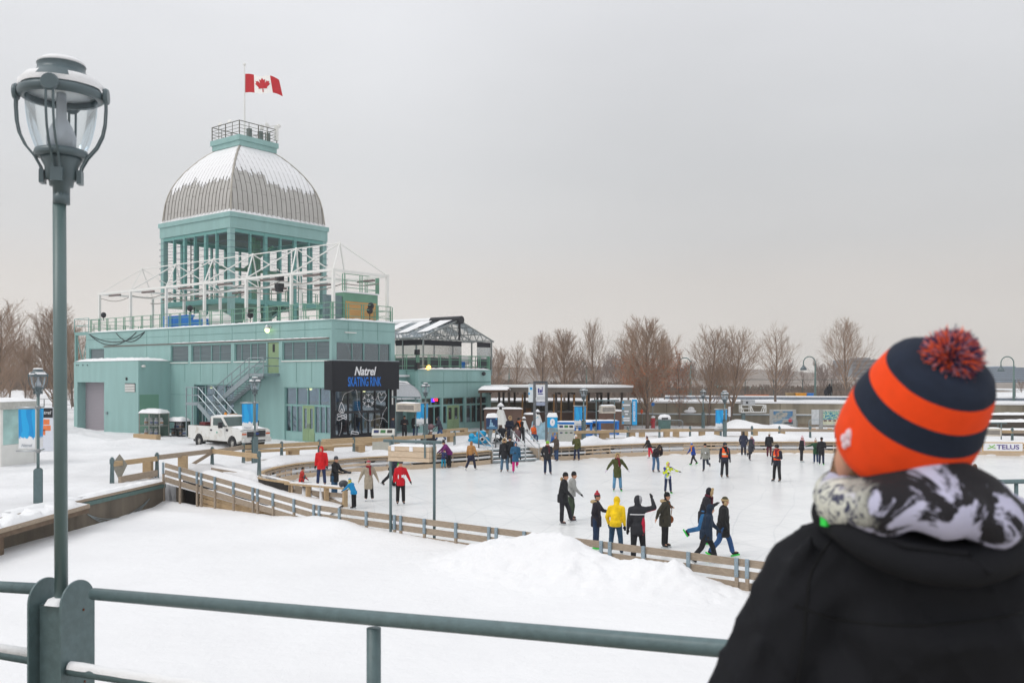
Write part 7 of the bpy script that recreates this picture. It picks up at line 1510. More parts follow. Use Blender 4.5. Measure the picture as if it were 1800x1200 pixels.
# far buildings
def block(px0, px1, top, D, storeys, label, m, wm, name='apartment_block', rz=0, d=14):
    t = thing(name, label, 'building', (XD((px0 + px1) / 2, D), D, 2), rz); w = (px1 - px0) / FP * D; H = CH - (top - HZ) / FP * D - 2; MB().box(-w / 2, w / 2, 0, d, -1, H).build('wall', m, t); MB().box(-w * .2, w * .15, 3, 9, H, H + H * .07).build('roof_house', m, t)
    for i in range(storeys): z_ = H * (i + .35) / storeys; MB().box(-w / 2 + .3, w / 2 - .3, -.12, -.004, z_, z_ + H / storeys * .42).build('window_band', wm, t)
block(1727, 1830, 645, 330, 9, 'long pale tower block with strip windows at the right edge', mat('far_block', '9aa5b2', .8, var=.05), mat('far_band', '62707f', .6, var=.15, scale=.3)); block(1497, 1560, 631, 240, 7, 'grey apartment block half hidden by the bare tree and orange hat', mat('far_block2', '8f9297', .8, var=.1), mat('far_band2', '70757c', .6, var=.15, scale=.3)); block(1712, 1737, 655, 260, 5, 'small dark grey block beside the pale tower block', mat('far_block3', '858d97', .8), mat('far_band3', '6c7580', .6))
# boxes and planters far behind the wall
for px, D, w, h, l, c in ((1408, 97, .9, .75, 'yellow box on the upper quay', 'd9962a'), (1422, 97.5, .7, .75, 'blue box on the upper quay', '2a7fd0'), (1330, 100, 2.4, .5, 'orange stack of boards on the upper quay behind the gantry', 'b5693c'), (1394, 98, 1.4, .8, 'tan crate on the upper quay left of the yellow box', '9a8560')):
    b = MB(); b.cbox((0, 0, h / 2), (w, .8, h)); b.cbox((0, 0, h + .04), (w + .1, .9, .08)); o = b.build('storage_box', mat('box_' + c, c, .6)); o.location = (XD(px, D), D, CH - (695 - HZ) / FP * D - h * .3 - .3); tag(o, l, 'box')

# thin winter haze between the viewer and the far tree line
b = MB(); b.box(-415, 515, -40, 460, -2, 60); hz = b.build('haze', None); hz['kind'] = 'stuff'
hm = bpy.data.materials.new('haze'); hm.use_nodes = True; t_ = hm.node_tree; t_.nodes.clear(); o_ = t_.nodes.new('ShaderNodeOutputMaterial'); v_ = t_.nodes.new('ShaderNodeVolumePrincipled')
v_.inputs['Color'].default_value = (.93, .94, .96, 1); v_.inputs['Density'].default_value = .0006; v_.inputs['Anisotropy'].default_value = .2; t_.links.new(v_.outputs[0], o_.inputs['Volume'])
hz.data.materials.clear(); hz.data.materials.append(hm)
# ---------------------------------------------------------------- people
_tmp = bpy.data.objects.new('tmp', bpy.data.meshes.new('tmp')); COL.objects.link(_tmp)
_rm = _tmp.modifiers.new('r', 'REMESH'); _rm.mode = 'VOXEL'; _sm = _tmp.modifiers.new('s', 'SMOOTH'); _sm.factor = .5
def fuse(b, voxel, it=3):
    """grow one continuous skin over overlapping volumes"""
    me = bpy.data.meshes.new('skin'); me.from_pydata(b.v, [], b.f); me.update(); _tmp.data = me; _rm.voxel_size = voxel; _sm.iterations = it
    dg = bpy.context.evaluated_depsgraph_get(); dg.update(); return bpy.data.meshes.new_from_object(_tmp.evaluated_get(dg))
def skin(b, name, m, par, voxel=.02, it=3):
    me = fuse(b, voxel, it); me.materials.clear(); me.materials.append(m); me.polygons.foreach_set('use_smooth', [True] * len(me.polygons)); o = bpy.data.objects.new(name, me); COL.objects.link(o); o.parent = par; return o
def cap(b, p, q, r0, r1): b.tube([p, q], [r0, r1], 8); b.ell(p, r0, 8, 6); b.ell(q, r1, 8, 6)
SKIN = mat('skin', 'c8957a', .6, var=.08); SKIND = mat('skin_dark', '8a5f48', .6, var=.08); EYE = mat('eye', '241c18', .4); MOUTH = mat('lips', '9a5a50', .6)
FUR = mat('fur', 'b39a72', .9, var=.35, scale=40, bump=.8, bscale=60); HAIRB = mat('hair_brown', '5a3c2a', .8, var=.3, scale=30)
def cloth(c, v=.14): return mat('cloth_' + c, c, .85, var=v + .06, scale=7, bump=1.0, bscale=9)
LIME = mat('blade_lime', '2fd24a', .4); BLADE = mat('blade_steel', 'c8ccce', .3, .6)
def rotx(v, a): c, s = math.cos(R(a)), math.sin(R(a)); return Vector((v.x, v.y * c - v.z * s, v.y * s + v.z * c))
ARMS = {'down': ((.20, .06, -1), (.10, -.20, -1)), 'out': ((.40, 0, -.85), (.38, -.15, -.88)), 'fwd': ((.2, -.55, -.8), (-.05, -1, -.15)), 'hands': ((.22, -.05, -.95), (-.75, -.75, .12)), 'up': ((.85, -.25, .12), (-.25, -.3, .95)), 'sf': ((.16, -.5, -.85), (.05, -.75, -.6)), 'sb': ((.22, .5, -.85), (.16, .25, -.95)), 'pocket': ((.3, .15, -.95), (-.15, -.5, -.85)), 'reach': ((.25, -.8, -.55), (0, -.95, -.35)), 'phone': ((.15, -.3, -.95), (-.3, -.75, .6)), 'wide': ((.9, .1, -.5), (.95, -.1, -.25)), 'back': ((.25, .45, -.85), (-.35, .35, -.85))}
LEGS = {'st': (0, 2, 2), 'f': (26, 2, 12), 'b': (-18, 2, 22), 'lift': (-14, 3, 62), 'g': (12, 6, 20), 'w': (4, 6, 6), 'push': (-30, 8, 18), 'sit': (85, 6, 85)}
def person(label, px, py, h, face, jk, tr, hat=None, arms=('down', 'down'), legs=('st', 'st'), lean=0, hem=.80, boot='2a2623', blade=True, lime=False, scarf=None, glove='1c1c20', fur=None, hood=False, hair=None, z=0.0, D=None, group=None, bulk=1.13, skin_=SKIN, extra=None, nod=0, side=0, child=False, bag=None, skirt=None):
    if D is None: D = FP * (CH - z) / (py - HZ)
    t = thing('person', label, 'person', (XD(px, D), D, z), R(face), group)
    k = (h - (.06 if blade else .02)) / 1.78; hk = 1.12 if child else 1.0; V = Vector
    up = lambda v: rotx(v, lean)            # leaning bends forward about the hips (forward is -y)
    hip = V((0, 0, .93)); def_ = lambda x, y, z_: hip + rotx(V((x, y, z_)), lean) + V((side * z_, 0, 0))
    sh = [def_(-.170 * bulk, .01, .475), def_(.170 * bulk, .01, .475)]; neck = def_(0, .0, .55); hc = neck + rotx(V((0, -.02, .15)), lean * .45 + nod); hd = lambda x, y, z_: hc + rotx(V((x, y, z_)) * hk, lean * .45 + nod)
    hips = [V((-.095, 0, .90)), V((.095, 0, .90))]; J = []
    for s_, lg in zip((-1, 1), legs):
        a, ab, kn = LEGS[lg] if isinstance(lg, str) else lg; i = 0 if s_ < 0 else 1
        u = rotx(V((s_ * math.sin(R(ab)), 0, -math.cos(R(ab)))), -a); f_ = rotx(V((s_ * math.sin(R(ab * .7)), 0, -math.cos(R(ab * .7)))), -a + kn); n_ = hips[i] + u * .43; an = n_ + f_ * .40
        J.append((hips[i], n_, an, rotx(V((s_ * .12, -1, 0)).normalized(), (-a + kn) * .75)))
    low = min(j[2].z for j in J) - .075 - (.05 if blade else 0); off = V((0, 0, -low))
    A = []
    for i, s_ in enumerate((-1, 1)):
        u, f_ = ARMS[arms[i]] if isinstance(arms[i], str) else arms[i]; u = rotx(V((u[0] * s_, u[1], u[2])).normalized(), lean * .5); f_ = rotx(V((f_[0] * s_, f_[1], f_[2])).normalized(), lean * .5); el = sh[i] + u * .29; w = el + f_ * .25; A.append((sh[i], el, w, f_, s_))
    def fin(b): b.v = [tuple((V(p) + off) * k) for p in b.v]; return b
    # the body: one continuous figure with face, hands and five fingers each
    b = MB(); cap(b, def_(0, 0, 0), def_(0, 0, .22), .11, .10); cap(b, def_(0, 0, .22), def_(0, 0, .42), .10, .10); cap(b, sh[0], sh[1], .065, .065); cap(b, neck - V((0, 0, .06)), hc, .055, .05)
    b.ell(hc, (.072 * hk, .092 * hk, .115 * hk), 12, 10); b.ell(hd(0, -.03, -.055), (.052 * hk, .06 * hk, .06 * hk), 10, 8); b.ell(hd(0, -.098, -.012), (.014, .022, .024), 8, 6)
    for s_ in (-1, 1): b.ell(hd(.073 * s_, .008, -.005), (.012, .022, .032), 8, 6)
    for hp, kn, an, ft in J: cap(b, hp, kn, .075, .052); cap(b, kn, an, .052, .036); cap(b, an + ft * .01, an + ft * .11, .03, .024)
    gl = MB()
    for s0, el, w, f_, s_ in A:
        cap(b, s0, el, .046, .038); cap(b, el, w, .038, .028); tgt = b if not glove else gl; g_ = 1 if not glove else 1.25
        pc = w + f_ * .055; cap(tgt, w, pc, .026 * g_, .034 * g_); sd = f_.cross(V((0, 0, 1))); sd = sd.normalized() if sd.length > .2 else V((1, 0, 0)); cu = sd.cross(f_).normalized() * (1 if sd.cross(f_).z < 0 else -1)
        for q in range(4): a0 = pc + sd * (.024 - .016 * q) * g_ + f_ * .02; L_ = (.062, .074, .07, .055)[q]; a1 = a0 + f_ * L_ * .6; a2 = a1 + (f_ + cu * .7).normalized() * L_ * .5; cap(tgt, a0, a1, .0105 * g_, .0095 * g_); cap(tgt, a1, a2, .0095 * g_, .008 * g_)
        a0 = w + f_ * .03 + sd * .022; a1 = a0 + (f_ * .7 + sd * .8).normalized() * .04; cap(tgt, a0, a1, .012 * g_, .011 * g_); cap(tgt, a1, a1 + f_ * .03, .011 * g_, .009 * g_)
    skin(fin(b), 'body', skin_, t, .0125 * k, 2)
    if glove:
        n_ = len(gl.v) // 2; h1, h2 = MB(), MB()
        for half, lo, hi in ((h1, 0, n_), (h2, n_, 2 * n_)):
            half.v = gl.v[lo:hi]; half.f = [[i - lo for i in f] for f in gl.f if lo <= f[0] < hi]; half.mi = [0] * len(half.f); skin(fin(half), 'glove', cloth(glove), t, .012 * k, 2)
    for s_ in (-1, 1):
        b = MB(); b.ell(hd(.031 * s_, -.083, .018), .0095, 6, 4); fin(b).build('eye', EYE, t)
    b = MB(); b.ell(hd(0, -.087, -.062), (.024, .008, .006), 8, 4); fin(b).build('mouth', MOUTH, t)
    # trousers
    b = MB(); cap(b, def_(-.05, 0, .06), def_(.05, 0, .06), .128, .128)
    for hp, kn, an, ft in J: cap(b, hp, kn, .108, .082); cap(b, kn, an + (kn - an) * .12, .082, .076)
    if skirt: b2 = MB(); b2.lathe([(.135, 1.02), (.16, .85), (.20, .60), (.18, .60)], 14); fin(b2).build('skirt', cloth(skirt), t, True)
    skin(fin(b), 'trousers', cloth(tr, .2), t, .02 * k)
    # jacket: trunk, skirt down to the hem, sleeves
    b = MB(); cap(b, def_(0, 0, .06), def_(0, .005, .27), .155 * bulk, .15 * bulk); cap(b, def_(-.06 * bulk, 0, .27), def_(-.05 * bulk, .01, .44), .12 * bulk, .12 * bulk); cap(b, def_(.06 * bulk, 0, .27), def_(.05 * bulk, .01, .44), .12 * bulk, .12 * bulk)
    cap(b, def_(0, 0, .2), def_(0, .01, .45), .142 * bulk, .135 * bulk)
    cap(b, sh[0] - V((0, 0, .015)), sh[1] - V((0, 0, .015)), .082 * bulk, .082 * bulk); cap(b, neck - V((0, 0, .04)), neck + V((0, 0, .015)), .085, .078)
    for q_ in sh: cap(b, neck - V((0, 0, .03)), q_ - V((0, 0, .005)), .075, .083 * bulk)
    if hem < .9:
        tl = def_(0, .01, hem - .93); pr = [(0, hem - .0), (.15 * bulk, hem), (.165 * bulk, hem + .02), (.16 * bulk, 1.0), (0, 1.05)]; b.lathe([(r_ * 1.08, z_) for r_, z_ in pr], 14)
    for s0, el, w, f_, s_ in A: cap(b, s0 - V((0, 0, .01)), el, .080 * bulk, .064 * bulk); cap(b, el, w - f_ * .02, .064 * bulk, .047)
    if hood: b.ell(hd(0, .032, .02), (.108, .110, .145), 14, 10); cap(b, neck, hd(0, .03, -.06), .09, .09)
    else:
        b.ell(neck + rotx(V((0, .07, -.005)), lean), (.10, .055, .05), 10, 6)
    J_ = skin(fin(b), 'jacket', jk if not isinstance(jk, str) else cloth(jk), t, .02 * k, 3)
    if fur:
        b = MB(); n_ = 18; pts = [hd(.093 * math.sin(2 * math.pi * i / n_), -.055 + .01 * math.cos(2 * math.pi * i / n_), .02 + .125 * math.cos(2 * math.pi * i / n_)) for i in range(n_ + 1)]; b.tube(pts, [.030 + .008 * (i % 3) for i in range(n_ + 1)], 7); fin(b).build('hood_fur', FUR if fur is True else cloth(fur), t, True)
    # skates or shoes
    for i, (hp, kn, an, ft) in enumerate(J):
        b = MB(); dn = (an - kn).normalized(); cap(b, an - dn * .12, an, .058, .05); cap(b, an + dn * .02, an + dn * .035 + ft * .14, .048, .038); me = skin(fin(b), 'skate' if blade else 'boot', cloth(boot), t, .018 * k, 2)
        if blade:
            b = MB(); c = an + dn * .078; sd = ft.cross(dn).normalized(); b.bar(c - ft * .08 + dn * .012, c + ft * .19 + dn * .012, .016, .05, -dn); fin(b).build('blade', LIME if lime else BLADE, me)
    if hair:
        b = MB(); b.ell(hd(0, .025, .02), (.082, .088, .115), 12, 8); cap(b, hd(-.05, .04, -.05), neck + rotx(V((-.07, .02, -.10)), lean), .045, .03); cap(b, hd(.05, .04, -.05), neck + rotx(V((.07, .02, -.10)), lean), .045, .03); skin(fin(b), 'hair', cloth(hair), t, .016 * k)
    elif not hood:
        b = MB(); b.ell(hd(0, .018, .025), (.079, .088, .105), 12, 8); fin(b).build('hair', HAIRB, t, True)
    if hat:
        c = hat if isinstance(hat, str) else hat[0]; b = MB(); ax = hd(0, .02, 1) - hd(0, .02, 0); b.lathe([(.094, .030), (.101, .035), (.101, .075), (.094, .08), (.088, .115), (.062, .152), (.02, .165), (0, .166)], 14, hd(0, .010, .0), ax); ho = fin(b).build('hat', cloth(c), t, True)
        if not isinstance(hat, str):
            for kind, cc in hat[1:]:
                b = MB()
                if kind == 'pom': b.ell(hd(0, .012, .185), .042, 10, 8); fin(b).build('pompom', cloth(cc), ho, True)
                elif kind == 'cuff': b.lathe([(.097, .028), (.105, .032), (.105, .078), (.097, .082)], 14, hd(0, .010, 0), ax); fin(b).build('cuff', cloth(cc), ho, True)
                elif kind == 'brim': b.lathe([(.100, .03), (.118, .04), (.118, .085), (.098, .09)], 14, hd(0, .010, 0), ax); fin(b).build('fur_brim', FUR, ho, True)
                elif kind == 'flap':
                    for s_ in (-1, 1): b = MB(); b.ell(hd(.09 * s_, 0, -.03), (.03, .045, .075), 10, 6); fin(b).build('ear_flap', FUR, ho, True)
    if scarf:
        b = MB(); pts = [neck + rotx(V((.095 * math.sin(2 * math.pi * i / 12), -.015 - .095 * math.cos(2 * math.pi * i / 12), .045)), lean) for i in range(13)]; b.tube(pts, .042, 8); cap(b, neck + rotx(V((.05, -.12, .02)), lean), neck + rotx(V((.08, -.17, -.30)), lean), .045, .05); skin(fin(b), 'scarf', cloth(scarf), t, .016 * k)
    if bag: 
        m_ = cloth(bag); b = MB(); b.ell(def_(.19, -.13, -.05), (.05, .11, .13), 10, 8); bo_ = fin(b).build('shoulder_bag', m_, t, True); b = MB(); b.tube([def_(.19, -.13, .05), def_(.12, -.17, .3), def_(-.05, -.12, .52), def_(-.10, .1, .5), def_(.05, .18, .3), def_(.2, .05, .05)], .014, 5); fin(b).build('strap', m_, bo_)
    if extra: extra(t, def_, hd, A, fin)
    return t
def badge(t, d_, hd, A, fin): b = MB(); b.cbox(d_(.07, -.175, .27), (.075, .012, .095)); fin(b).build('paper_badge', WHITEG, t)
VEST = bpy.data.materials.new('safety_vest'); VEST.use_nodes = True
def _vest():
    t = VEST.node_tree; b_ = t.nodes['Principled BSDF']; L = t.links.new; N = t.nodes.new; b_.inputs['Roughness'].default_value = .7; co = N('ShaderNodeTexCoord'); sp = N('ShaderNodeSeparateXYZ'); L(co.outputs['Generated'], sp.inputs[0])
    r = N('ShaderNodeValToRGB'); r.color_ramp.interpolation = 'CONSTANT'; e = r.color_ramp.elements; o_, y_, g_ = (*lin('f2571a'), 1), (*lin('e8b43a'), 1), (*lin('c9ccd0'), 1); st = [(0, o_), (.10, y_), (.13, g_), (.22, y_), (.25, o_), (.44, y_), (.47, g_), (.56, y_), (.59, o_)]
    while len(e) < len(st): e.new(.5)
    for q, (p, c) in zip(e, st): q.position = p; q.color = c
    L(sp.outputs[2], r.inputs[0]); L(r.outputs[0], b_.inputs['Base Color'])
_vest()
def vest(t, d_, hd, A, fin):
    b = MB()
    cap(b, d_(0, 0, .04), d_(0, 0, .27), .172, .168)
    for s_ in (-1, 1): cap(b, d_(.055 * s_, 0, .27), d_(.055 * s_, .01, .43), .138, .137); cap(b, d_(.09 * s_, .01, .44), d_(.10 * s_, .01, .51), .10, .085)
    skin(fin(b), 'safety_vest', VEST, t, .02)
def helmet(t, d_, hd, A, fin): b = MB(); b.ell(hd(0, .01, .045), (.108, .122, .105), 14, 8); fin(b).build('helmet', cloth('24262a'), t, True)
def vest_helmet(*a): vest(*a); helmet(*a)
def camera_(t, d_, hd, A, fin): b = MB(); p = (A[0][2] + A[1][2]) / 2 + Vector((0, -.1, .0)); b.cbox(p, (.16, .09, .12)); cm_ = fin(b).build('camera', BLACK, t); b = MB(); b.tube([p + Vector((0, -.04, 0)), p + Vector((0, -.26, -.02))], [.045, .055], 12); fin(b).build('lens', BLACK, cm_)
def pole_(t, d_, hd, A, fin): pass
def panels(c, pos):
    def f(t, d_, hd, A, fin):
        for x_ in pos: b = MB(); b.ell(d_(x_, -.158, .20), (.022, .02, .10), 8, 6); fin(b).build('white_panel', cloth(c), t, True)
        b = MB(); b.cbox(d_(.06, -.172, .22), (.08, .015, .10)); fin(b).build('paper_badge', WHITEG, t)
    return f
def red_side(t, d_, hd, A, fin):
    b = MB(); b.ell(d_(-.125, .02, .05), (.075, .13, .29), 12, 10); fin(b).build('red_panel', cloth('c01a3c'), t, True); s0, el, w, f_, s_ = A[0]; b = MB(); cap(b, s0 + Vector((0, 0, -.035)), el + Vector((0, 0, -.02)), .062, .052); fin(b).build('red_panel', cloth('c01a3c'), t, True)
    b = MB(); b.tube([d_(-.22, .13, .36), d_(0, .165, .36), d_(.22, .13, .36)], .012, 5); fin(b).build('piping', WHITEG, t); b = MB(); b.ell(hd(-.055, .045, .03), (.062, .095, .12), 12, 8); fin(b).build('hood_patch', cloth('9a9a9e'), t, True)
def fur_collar(t, d_, hd, A, fin): b = MB(); b.tube([d_(.11 * math.sin(a), .06 - .11 * math.cos(a) * -1, .545) for a in [R(q) for q in range(-130, 131, 20)]], .05, 7); fin(b).build('fur_collar', FUR, t, True)
def fur_tuft(t, d_, hd, A, fin): b = MB(); b.ell(d_(0, .12, .60), (.08, .05, .07), 10, 6); fin(b).build('fur_collar', FUR, t, True)
CAMO = bpy.data.materials.new('child_camouflage'); CAMO.use_nodes = True
def _camo():
    t = CAMO.node_tree; b_ = t.nodes['Principled BSDF']; L = t.links.new; N = t.nodes.new; b_.inputs['Roughness'].default_value = .8; co = N('ShaderNodeTexCoord'); v = N('ShaderNodeTexVoronoi'); v.inputs['Scale'].default_value = 9; L(co.outputs['Object'], v.inputs['Vector']); sp = N('ShaderNodeSeparateColor'); L(v.outputs['Color'], sp.inputs[0])
    r = N('ShaderNodeValToRGB'); r.color_ramp.interpolation = 'CONSTANT'; e = r.color_ramp.elements; st = [(0, 'c6d21a'), (.5, 'e2e4dc'), (.68, '2d2f8a'), (.85, '8fa0c8')]
    while len(e) < len(st): e.new(.5)
    for q, (p, c) in zip(e, st): q.position = p; q.color = (*lin(c), 1)
    L(sp.outputs[0], r.inputs[0]); L(r.outputs[0], b_.inputs['Base Color'])
_camo()
GS = 'skaters on the rink'
# nearest group
person('man in black parka skating right, beside a grey-jacketed companion', 989, 921, 1.84, 75, '1d1e22', '23232a', '17181b', ('sf', 'down'), ('st', 'f'), 8, .72, '4a3f44', group=GS, extra=lambda *a: (badge(*a), fur_tuft(*a)), bulk=1.08)
person('skater in light grey jacket and green trousers, half hidden by man in black parka', 1003, 914, 1.78, 85, '9a9b98', '3c4a38', '1b1c20', ('sf', 'down'), ('st', 'g'), 10, .84, '3a3235', group=GS)
person('woman in long dark coat and red patterned bobble hat watching by the near railing', 1048, 963, 1.70, 70, '2a2630', '1f3350', ('a82a38', ('cuff', '3a3a3e'), ('pom', 'b8404a')), ('pocket', 'fwd'), ('st', 'st'), 2, .66, '2b4a3c', group=GS, bulk=1.02, lime=True, extra=fur_collar)
person('person in bright yellow hooded jacket and jeans bending forward at the near railing', 1082, 974, 1.74, 165, 'ecc50e', '27455f', None, ('down', 'pocket'), ('g', 'g'), 22, .84, '24384e', group=GS, hood=True, bulk=1.1, nod=18)
person('man in black and red jacket with grey hood shading his eyes', 1121, 990, 1.90, 178, '2b2c31', '1e1f24', None, ('up', 'down'), ('w', 'st'), 0, .74, '22262a', group=GS, hood=True, extra=red_side, lime=True, bulk=1.06)
person('woman in olive parka with fur collar and tan shoulder bag', 1169, 962, 1.70, 62, '38352b', '1d1c20', '17171a', ('sb', 'wide'), ('st', 'st'), 5, .66, '2e2d2c', group=GS, glove=None, extra=fur_collar, bag='8f5128', hair='1f1a18')
person('skater in black parka with fur-trimmed hood, one skate lifted behind', 1237, 957, 1.80, 72, '24232a', '2f6a9c', None, ('phone', 'phone'), ('lift', 'st'), 14, .62, '1f2226', group=GS, hood=True, fur=True, lime=True, scarf='5a1a2c', nod=10, bulk=1.05)
person('man in navy puffer jacket striding right by the near railing', 1241, 990, 1.72, 78, '16293f', '1c1c20', ('1c2a3a', ('cuff', '2a3038')), ('down', 'sf'), ('b', 'f'), 10, .72, '1d1d20', group=GS, hood=True, bulk=1.12, nod=4)
person('man in long black coat and fur-lined ear-flap hat, skating in jeans', 1271, 978, 1.79, 80, '1c1b1e', '2b5080', ('4a4630', ('brim', ''), ('flap', '')), ('pocket', 'pocket'), ('b', 'f'), 4, .60, '1b191b', group=GS, lime=True, extra=badge)
# left group by the end fence
person('man in red parka with hood up and blue trousers, standing by the left boards', 565, 851, 1.86, -4, 'd0141c', '27355a', None, ('down', 'down'), ('w', 'w'), 2, .72, '1b1b1e', blade=False, group=GS, hood=True, bulk=1.14)
person('child in red and dark jacket with black hat behind the end fence', 530, 868, 1.22, 110, 'b8342c', '26262c', '141416', ('sf', 'sf'), ('st', 'st'), 6, .74, '1b1b1e', group=GS, child=True, bulk=1.1, extra=lambda t, d_, hd, A, fin: [fin(MB().ell(A[i][1], (.085, .085, .17), 10, 8)).build('grey_sleeve', cloth('55595c'), t, True) for i in (0, 1)])
person('photographer in black coat and grey beanie holding a camera with a long lens', 588, 873, 1.78, 70, '17171a', '2c4f6c', '4a4d52', ('fwd', 'fwd'), ('st', 'st'), 6, .66, '1e1c1c', blade=False, group=GS, extra=camera_, bulk=1.06)
person('boy in bright blue jacket and yellow-blue hat leaning on the end fence', 622, 893, 1.24, -115, '1586bd', '18181c', ('2070b0', ('cuff', 'c9cc2a')), ('reach', 'reach'), ('st', 'st'), 26, .80, '18181c', group=GS, child=True, bulk=1.14, scarf='c9cc2a')
person('woman in long beige coat with red scarf and striped red hat', 648, 880, 1.70, 8, 'a59a88', '1d1d20', ('a8404a', ('cuff', 'b8b0a8')), ('out', 'out'), ('st', 'w'), 2, .50, 'e3e3e8', group=GS, scarf='8a1826', glove='b5aa9c')
person('man in red and white jacket with black trousers skating towards the viewer', 704, 886, 1.80, 14, 'c80d22', '151518', '46484d', ('down', 'out'), ('st', (8, 2, 10)), 3, .74, '2a2c34', group=GS, extra=panels('e8e8ea', (-.11, .12)), bulk=1.04)
person('skater in dark jacket with lime green collar, half hidden by the hung timber box', 690, 856, 1.72, 100, '232a38', '1c1d22', '3a3026', ('back', 'back'), ('push', 'g'), 22, .80, '222226', group=GS, scarf='35c22e')
person('woman in purple jacket stooping over a child by the boards', 790, 821, 1.66, -70, '6d1b66', '1d1c20', ('1b1a1c', ('pom', '1b1a1c')), ('reach', 'reach'), ('g', 'st'), 34, .78, '1c1b1e', blade=False, group=GS)
person('small child in turquoise trousers and navy jacket held by a woman in purple', 779, 822, 1.12, 40, '27305c', '1590ae', '3a3230', ('reach', 'out'), ('w', 'g'), 18, .80, '232328', group=GS, child=True, bulk=1.15)
person('woman in tan jacket, navy skirt and white skates by the boards', 828, 826, 1.70, 150, 'a87a48', '20233a', None, ('out', 'down'), ('f', 'b'), 4, .90, 'e6e2da', group=GS, hair='9a6a45', skirt='20233a')
person('man in black fur-hooded parka and light jeans holding a woman\'s arm', 887, 829, 1.84, -6, '1b1c22', '4d6d85', '1b1b1e', ('down', 'down'), ('w', 'w'), 2, .66, '5a4c48', group=GS, fur=True, hood=False, extra=badge, bulk=1.1, scarf='1b1b1e')
person('woman in teal blue parka with magenta trousers, one skate lifted', 906, 831, 1.70, 6, '27597c', 'c41775', None, ('hands', 'down'), ('st', 'lift'), 3, .62, '6f86a8', group=GS, hood=True, hair='6a3f2c')
person('dark skater mostly hidden behind the couple in black and teal', 896, 818, 1.70, 0, '1a1a1d', '18181b', '1c1c1e', ('down', 'down'), ('st', 'st'), 2, .66, 'cfcfd2', group=GS)
person('man in lime green hat and black jacket skating towards the viewer', 962, 834, 1.80, 8, '1f1f24', '20304a', '7fb82a', ('back', 'back'), ('st', 'g'), 6, .78, '4c4a52', group=GS, scarf='4a1620', extra=badge)
person('woman in grey-brown coat and jeans pointing, beside the man in lime hat', 978, 809, 1.62, -60, '4f453c', '2a4568', '8d837c', ('wide', 'down'), ('st', 'st'), 4, .74, '2a2725', blade=False, group=GS, hair='a0623c')
person('woman in olive jacket and white hat looking at her phone by the boards', 1014, 808, 1.62, -30, '4f5128', '1c2a48', 'ddd5c8', ('phone', 'down'), ('w', 'w'), 8, .76, '6a5a50', blade=False, group=GS, nod=14, hair='c09468')
person('woman in long olive coat and red scarf, arms held out, near mid-ice', 1085, 862, 1.74, 4, '454a22', '5a8aac', None, (((.66, 0, -.8), (.55, -.15, -.85)), ((.62, 0, -.8), (.58, -.15, -.85))), ('w', 'w'), 2, .60, '2b3a44', group=GS, hood=True, fur=True, lime=True, scarf='6a1428', glove='c9bfcc', extra=badge)
person('child in black jacket and red trousers skating along the far boards', 1142, 805, 1.42, -75, '1c1a1d', 'd0213c', ('3c2430', ('pom', '8a2a4a')), ('sf', 'sf'), ('st', 'b'), 20, .84, 'cfd0d6', group=GS, child=True)
person('skater in dark brown jacket and jeans bending right over with lowered head', 1152, 829, 1.74, 20, '2c2124', '476a8c', None, ('hands', 'hands'), ('g', 'g'), 46, .84, '4c4648', group=GS, hood=True, bulk=1.2, nod=24, fur='3a332a')
person('child in yellow, white and purple patterned jacket with matching hood', 1174, 866, 1.42, 10, CAMO, '1f2a48', None, ('hands', 'wide'), ('w', 'w'), 2, .80, '2b2b30', group=GS, hood=True, child=True, lime=True, bulk=1.12)
person('child in royal blue jacket with orange collar and bobble hat', 1219, 816, 1.34, -70, '1c3f92', '1e1d22', ('2f62b0', ('pom', 'd8dce8')), ('sf', 'down'), ('b', 'f'), 14, .78, '1d1d20', group=GS, child=True, lime=True, scarf='e08a1c')
person('boy in light grey jacket and black beanie with one skate behind', 1240, 828, 1.56, -30, '8d8d86', '2a3444', '141417', ('down', 'down'), ('st', 'lift'), 6, .76, '2f2e33', group=GS, extra=badge)
person('rink marshal in orange safety vest facing the viewer, left of the two', 1274, 839, 1.84, 3, '1f2233', '24242a', None, ('down', 'down'), ('w', 'st'), 1, .76, '2e2420', group=GS, extra=vest_helmet, scarf='17171b', bulk=1.06)
person('rink marshal in orange safety vest turned left, nearer the orange hat', 1366, 846, 1.86, -50, '1b1e2e', '1d1c20', None, ('down', 'hands'), ('w', 'w'), 1, .76, '1d1c20', group=GS, extra=vest_helmet, scarf='8a1a2a', bulk=1.06)
person('person in long navy coat with hood, back turned, by the far boards', 1307, 801, 1.62, 170, '2a2f44', '22222a', '4a4642', ('pocket', 'pocket'), ('st', 'st'), 2, .62, 'a9b6c0', group=GS, hair='3a342f')
person('woman in charcoal coat, mauve scarf and white hat skating behind the marshals', 1320, 809, 1.60, 30, '35373f', '2a2a30', 'dcd8d0', ('sf', 'down'), ('st', 'lift'), 6, .60, '85858e', group=GS, scarf='7d5a6e')
person('person in black jacket, burgundy trousers and white bobble hat by the far boards', 1352, 803, 1.58, 150, '1d1c22', '5a1f30', ('d8d4cc', ('pom', 'd8d4cc')), ('hands', 'down'), ('st', 'st'), 3, .76, '4a4638', group=GS)
person('woman in black jacket with long pink scarf holding a girl by the hand', 1409, 812, 1.60, 60, '231f24', '26262c', ('d8b8c0', ('pom', 'e0d0d4')), ('down', 'wide'), ('st', 'st'), 3, .80, 'c9d4d6', group=GS, scarf='d79aa8')
person('girl in green coat and white hat holding hands with the woman in pink scarf', 1434, 814, 1.48, -40, '1f4a30', '233a5c', ('c9c0bc', ('pom', 'a89a98')), ('wide', 'hands'), ('st', 'st'), 3, .66, 'b9c4c8', group=GS, child=True)
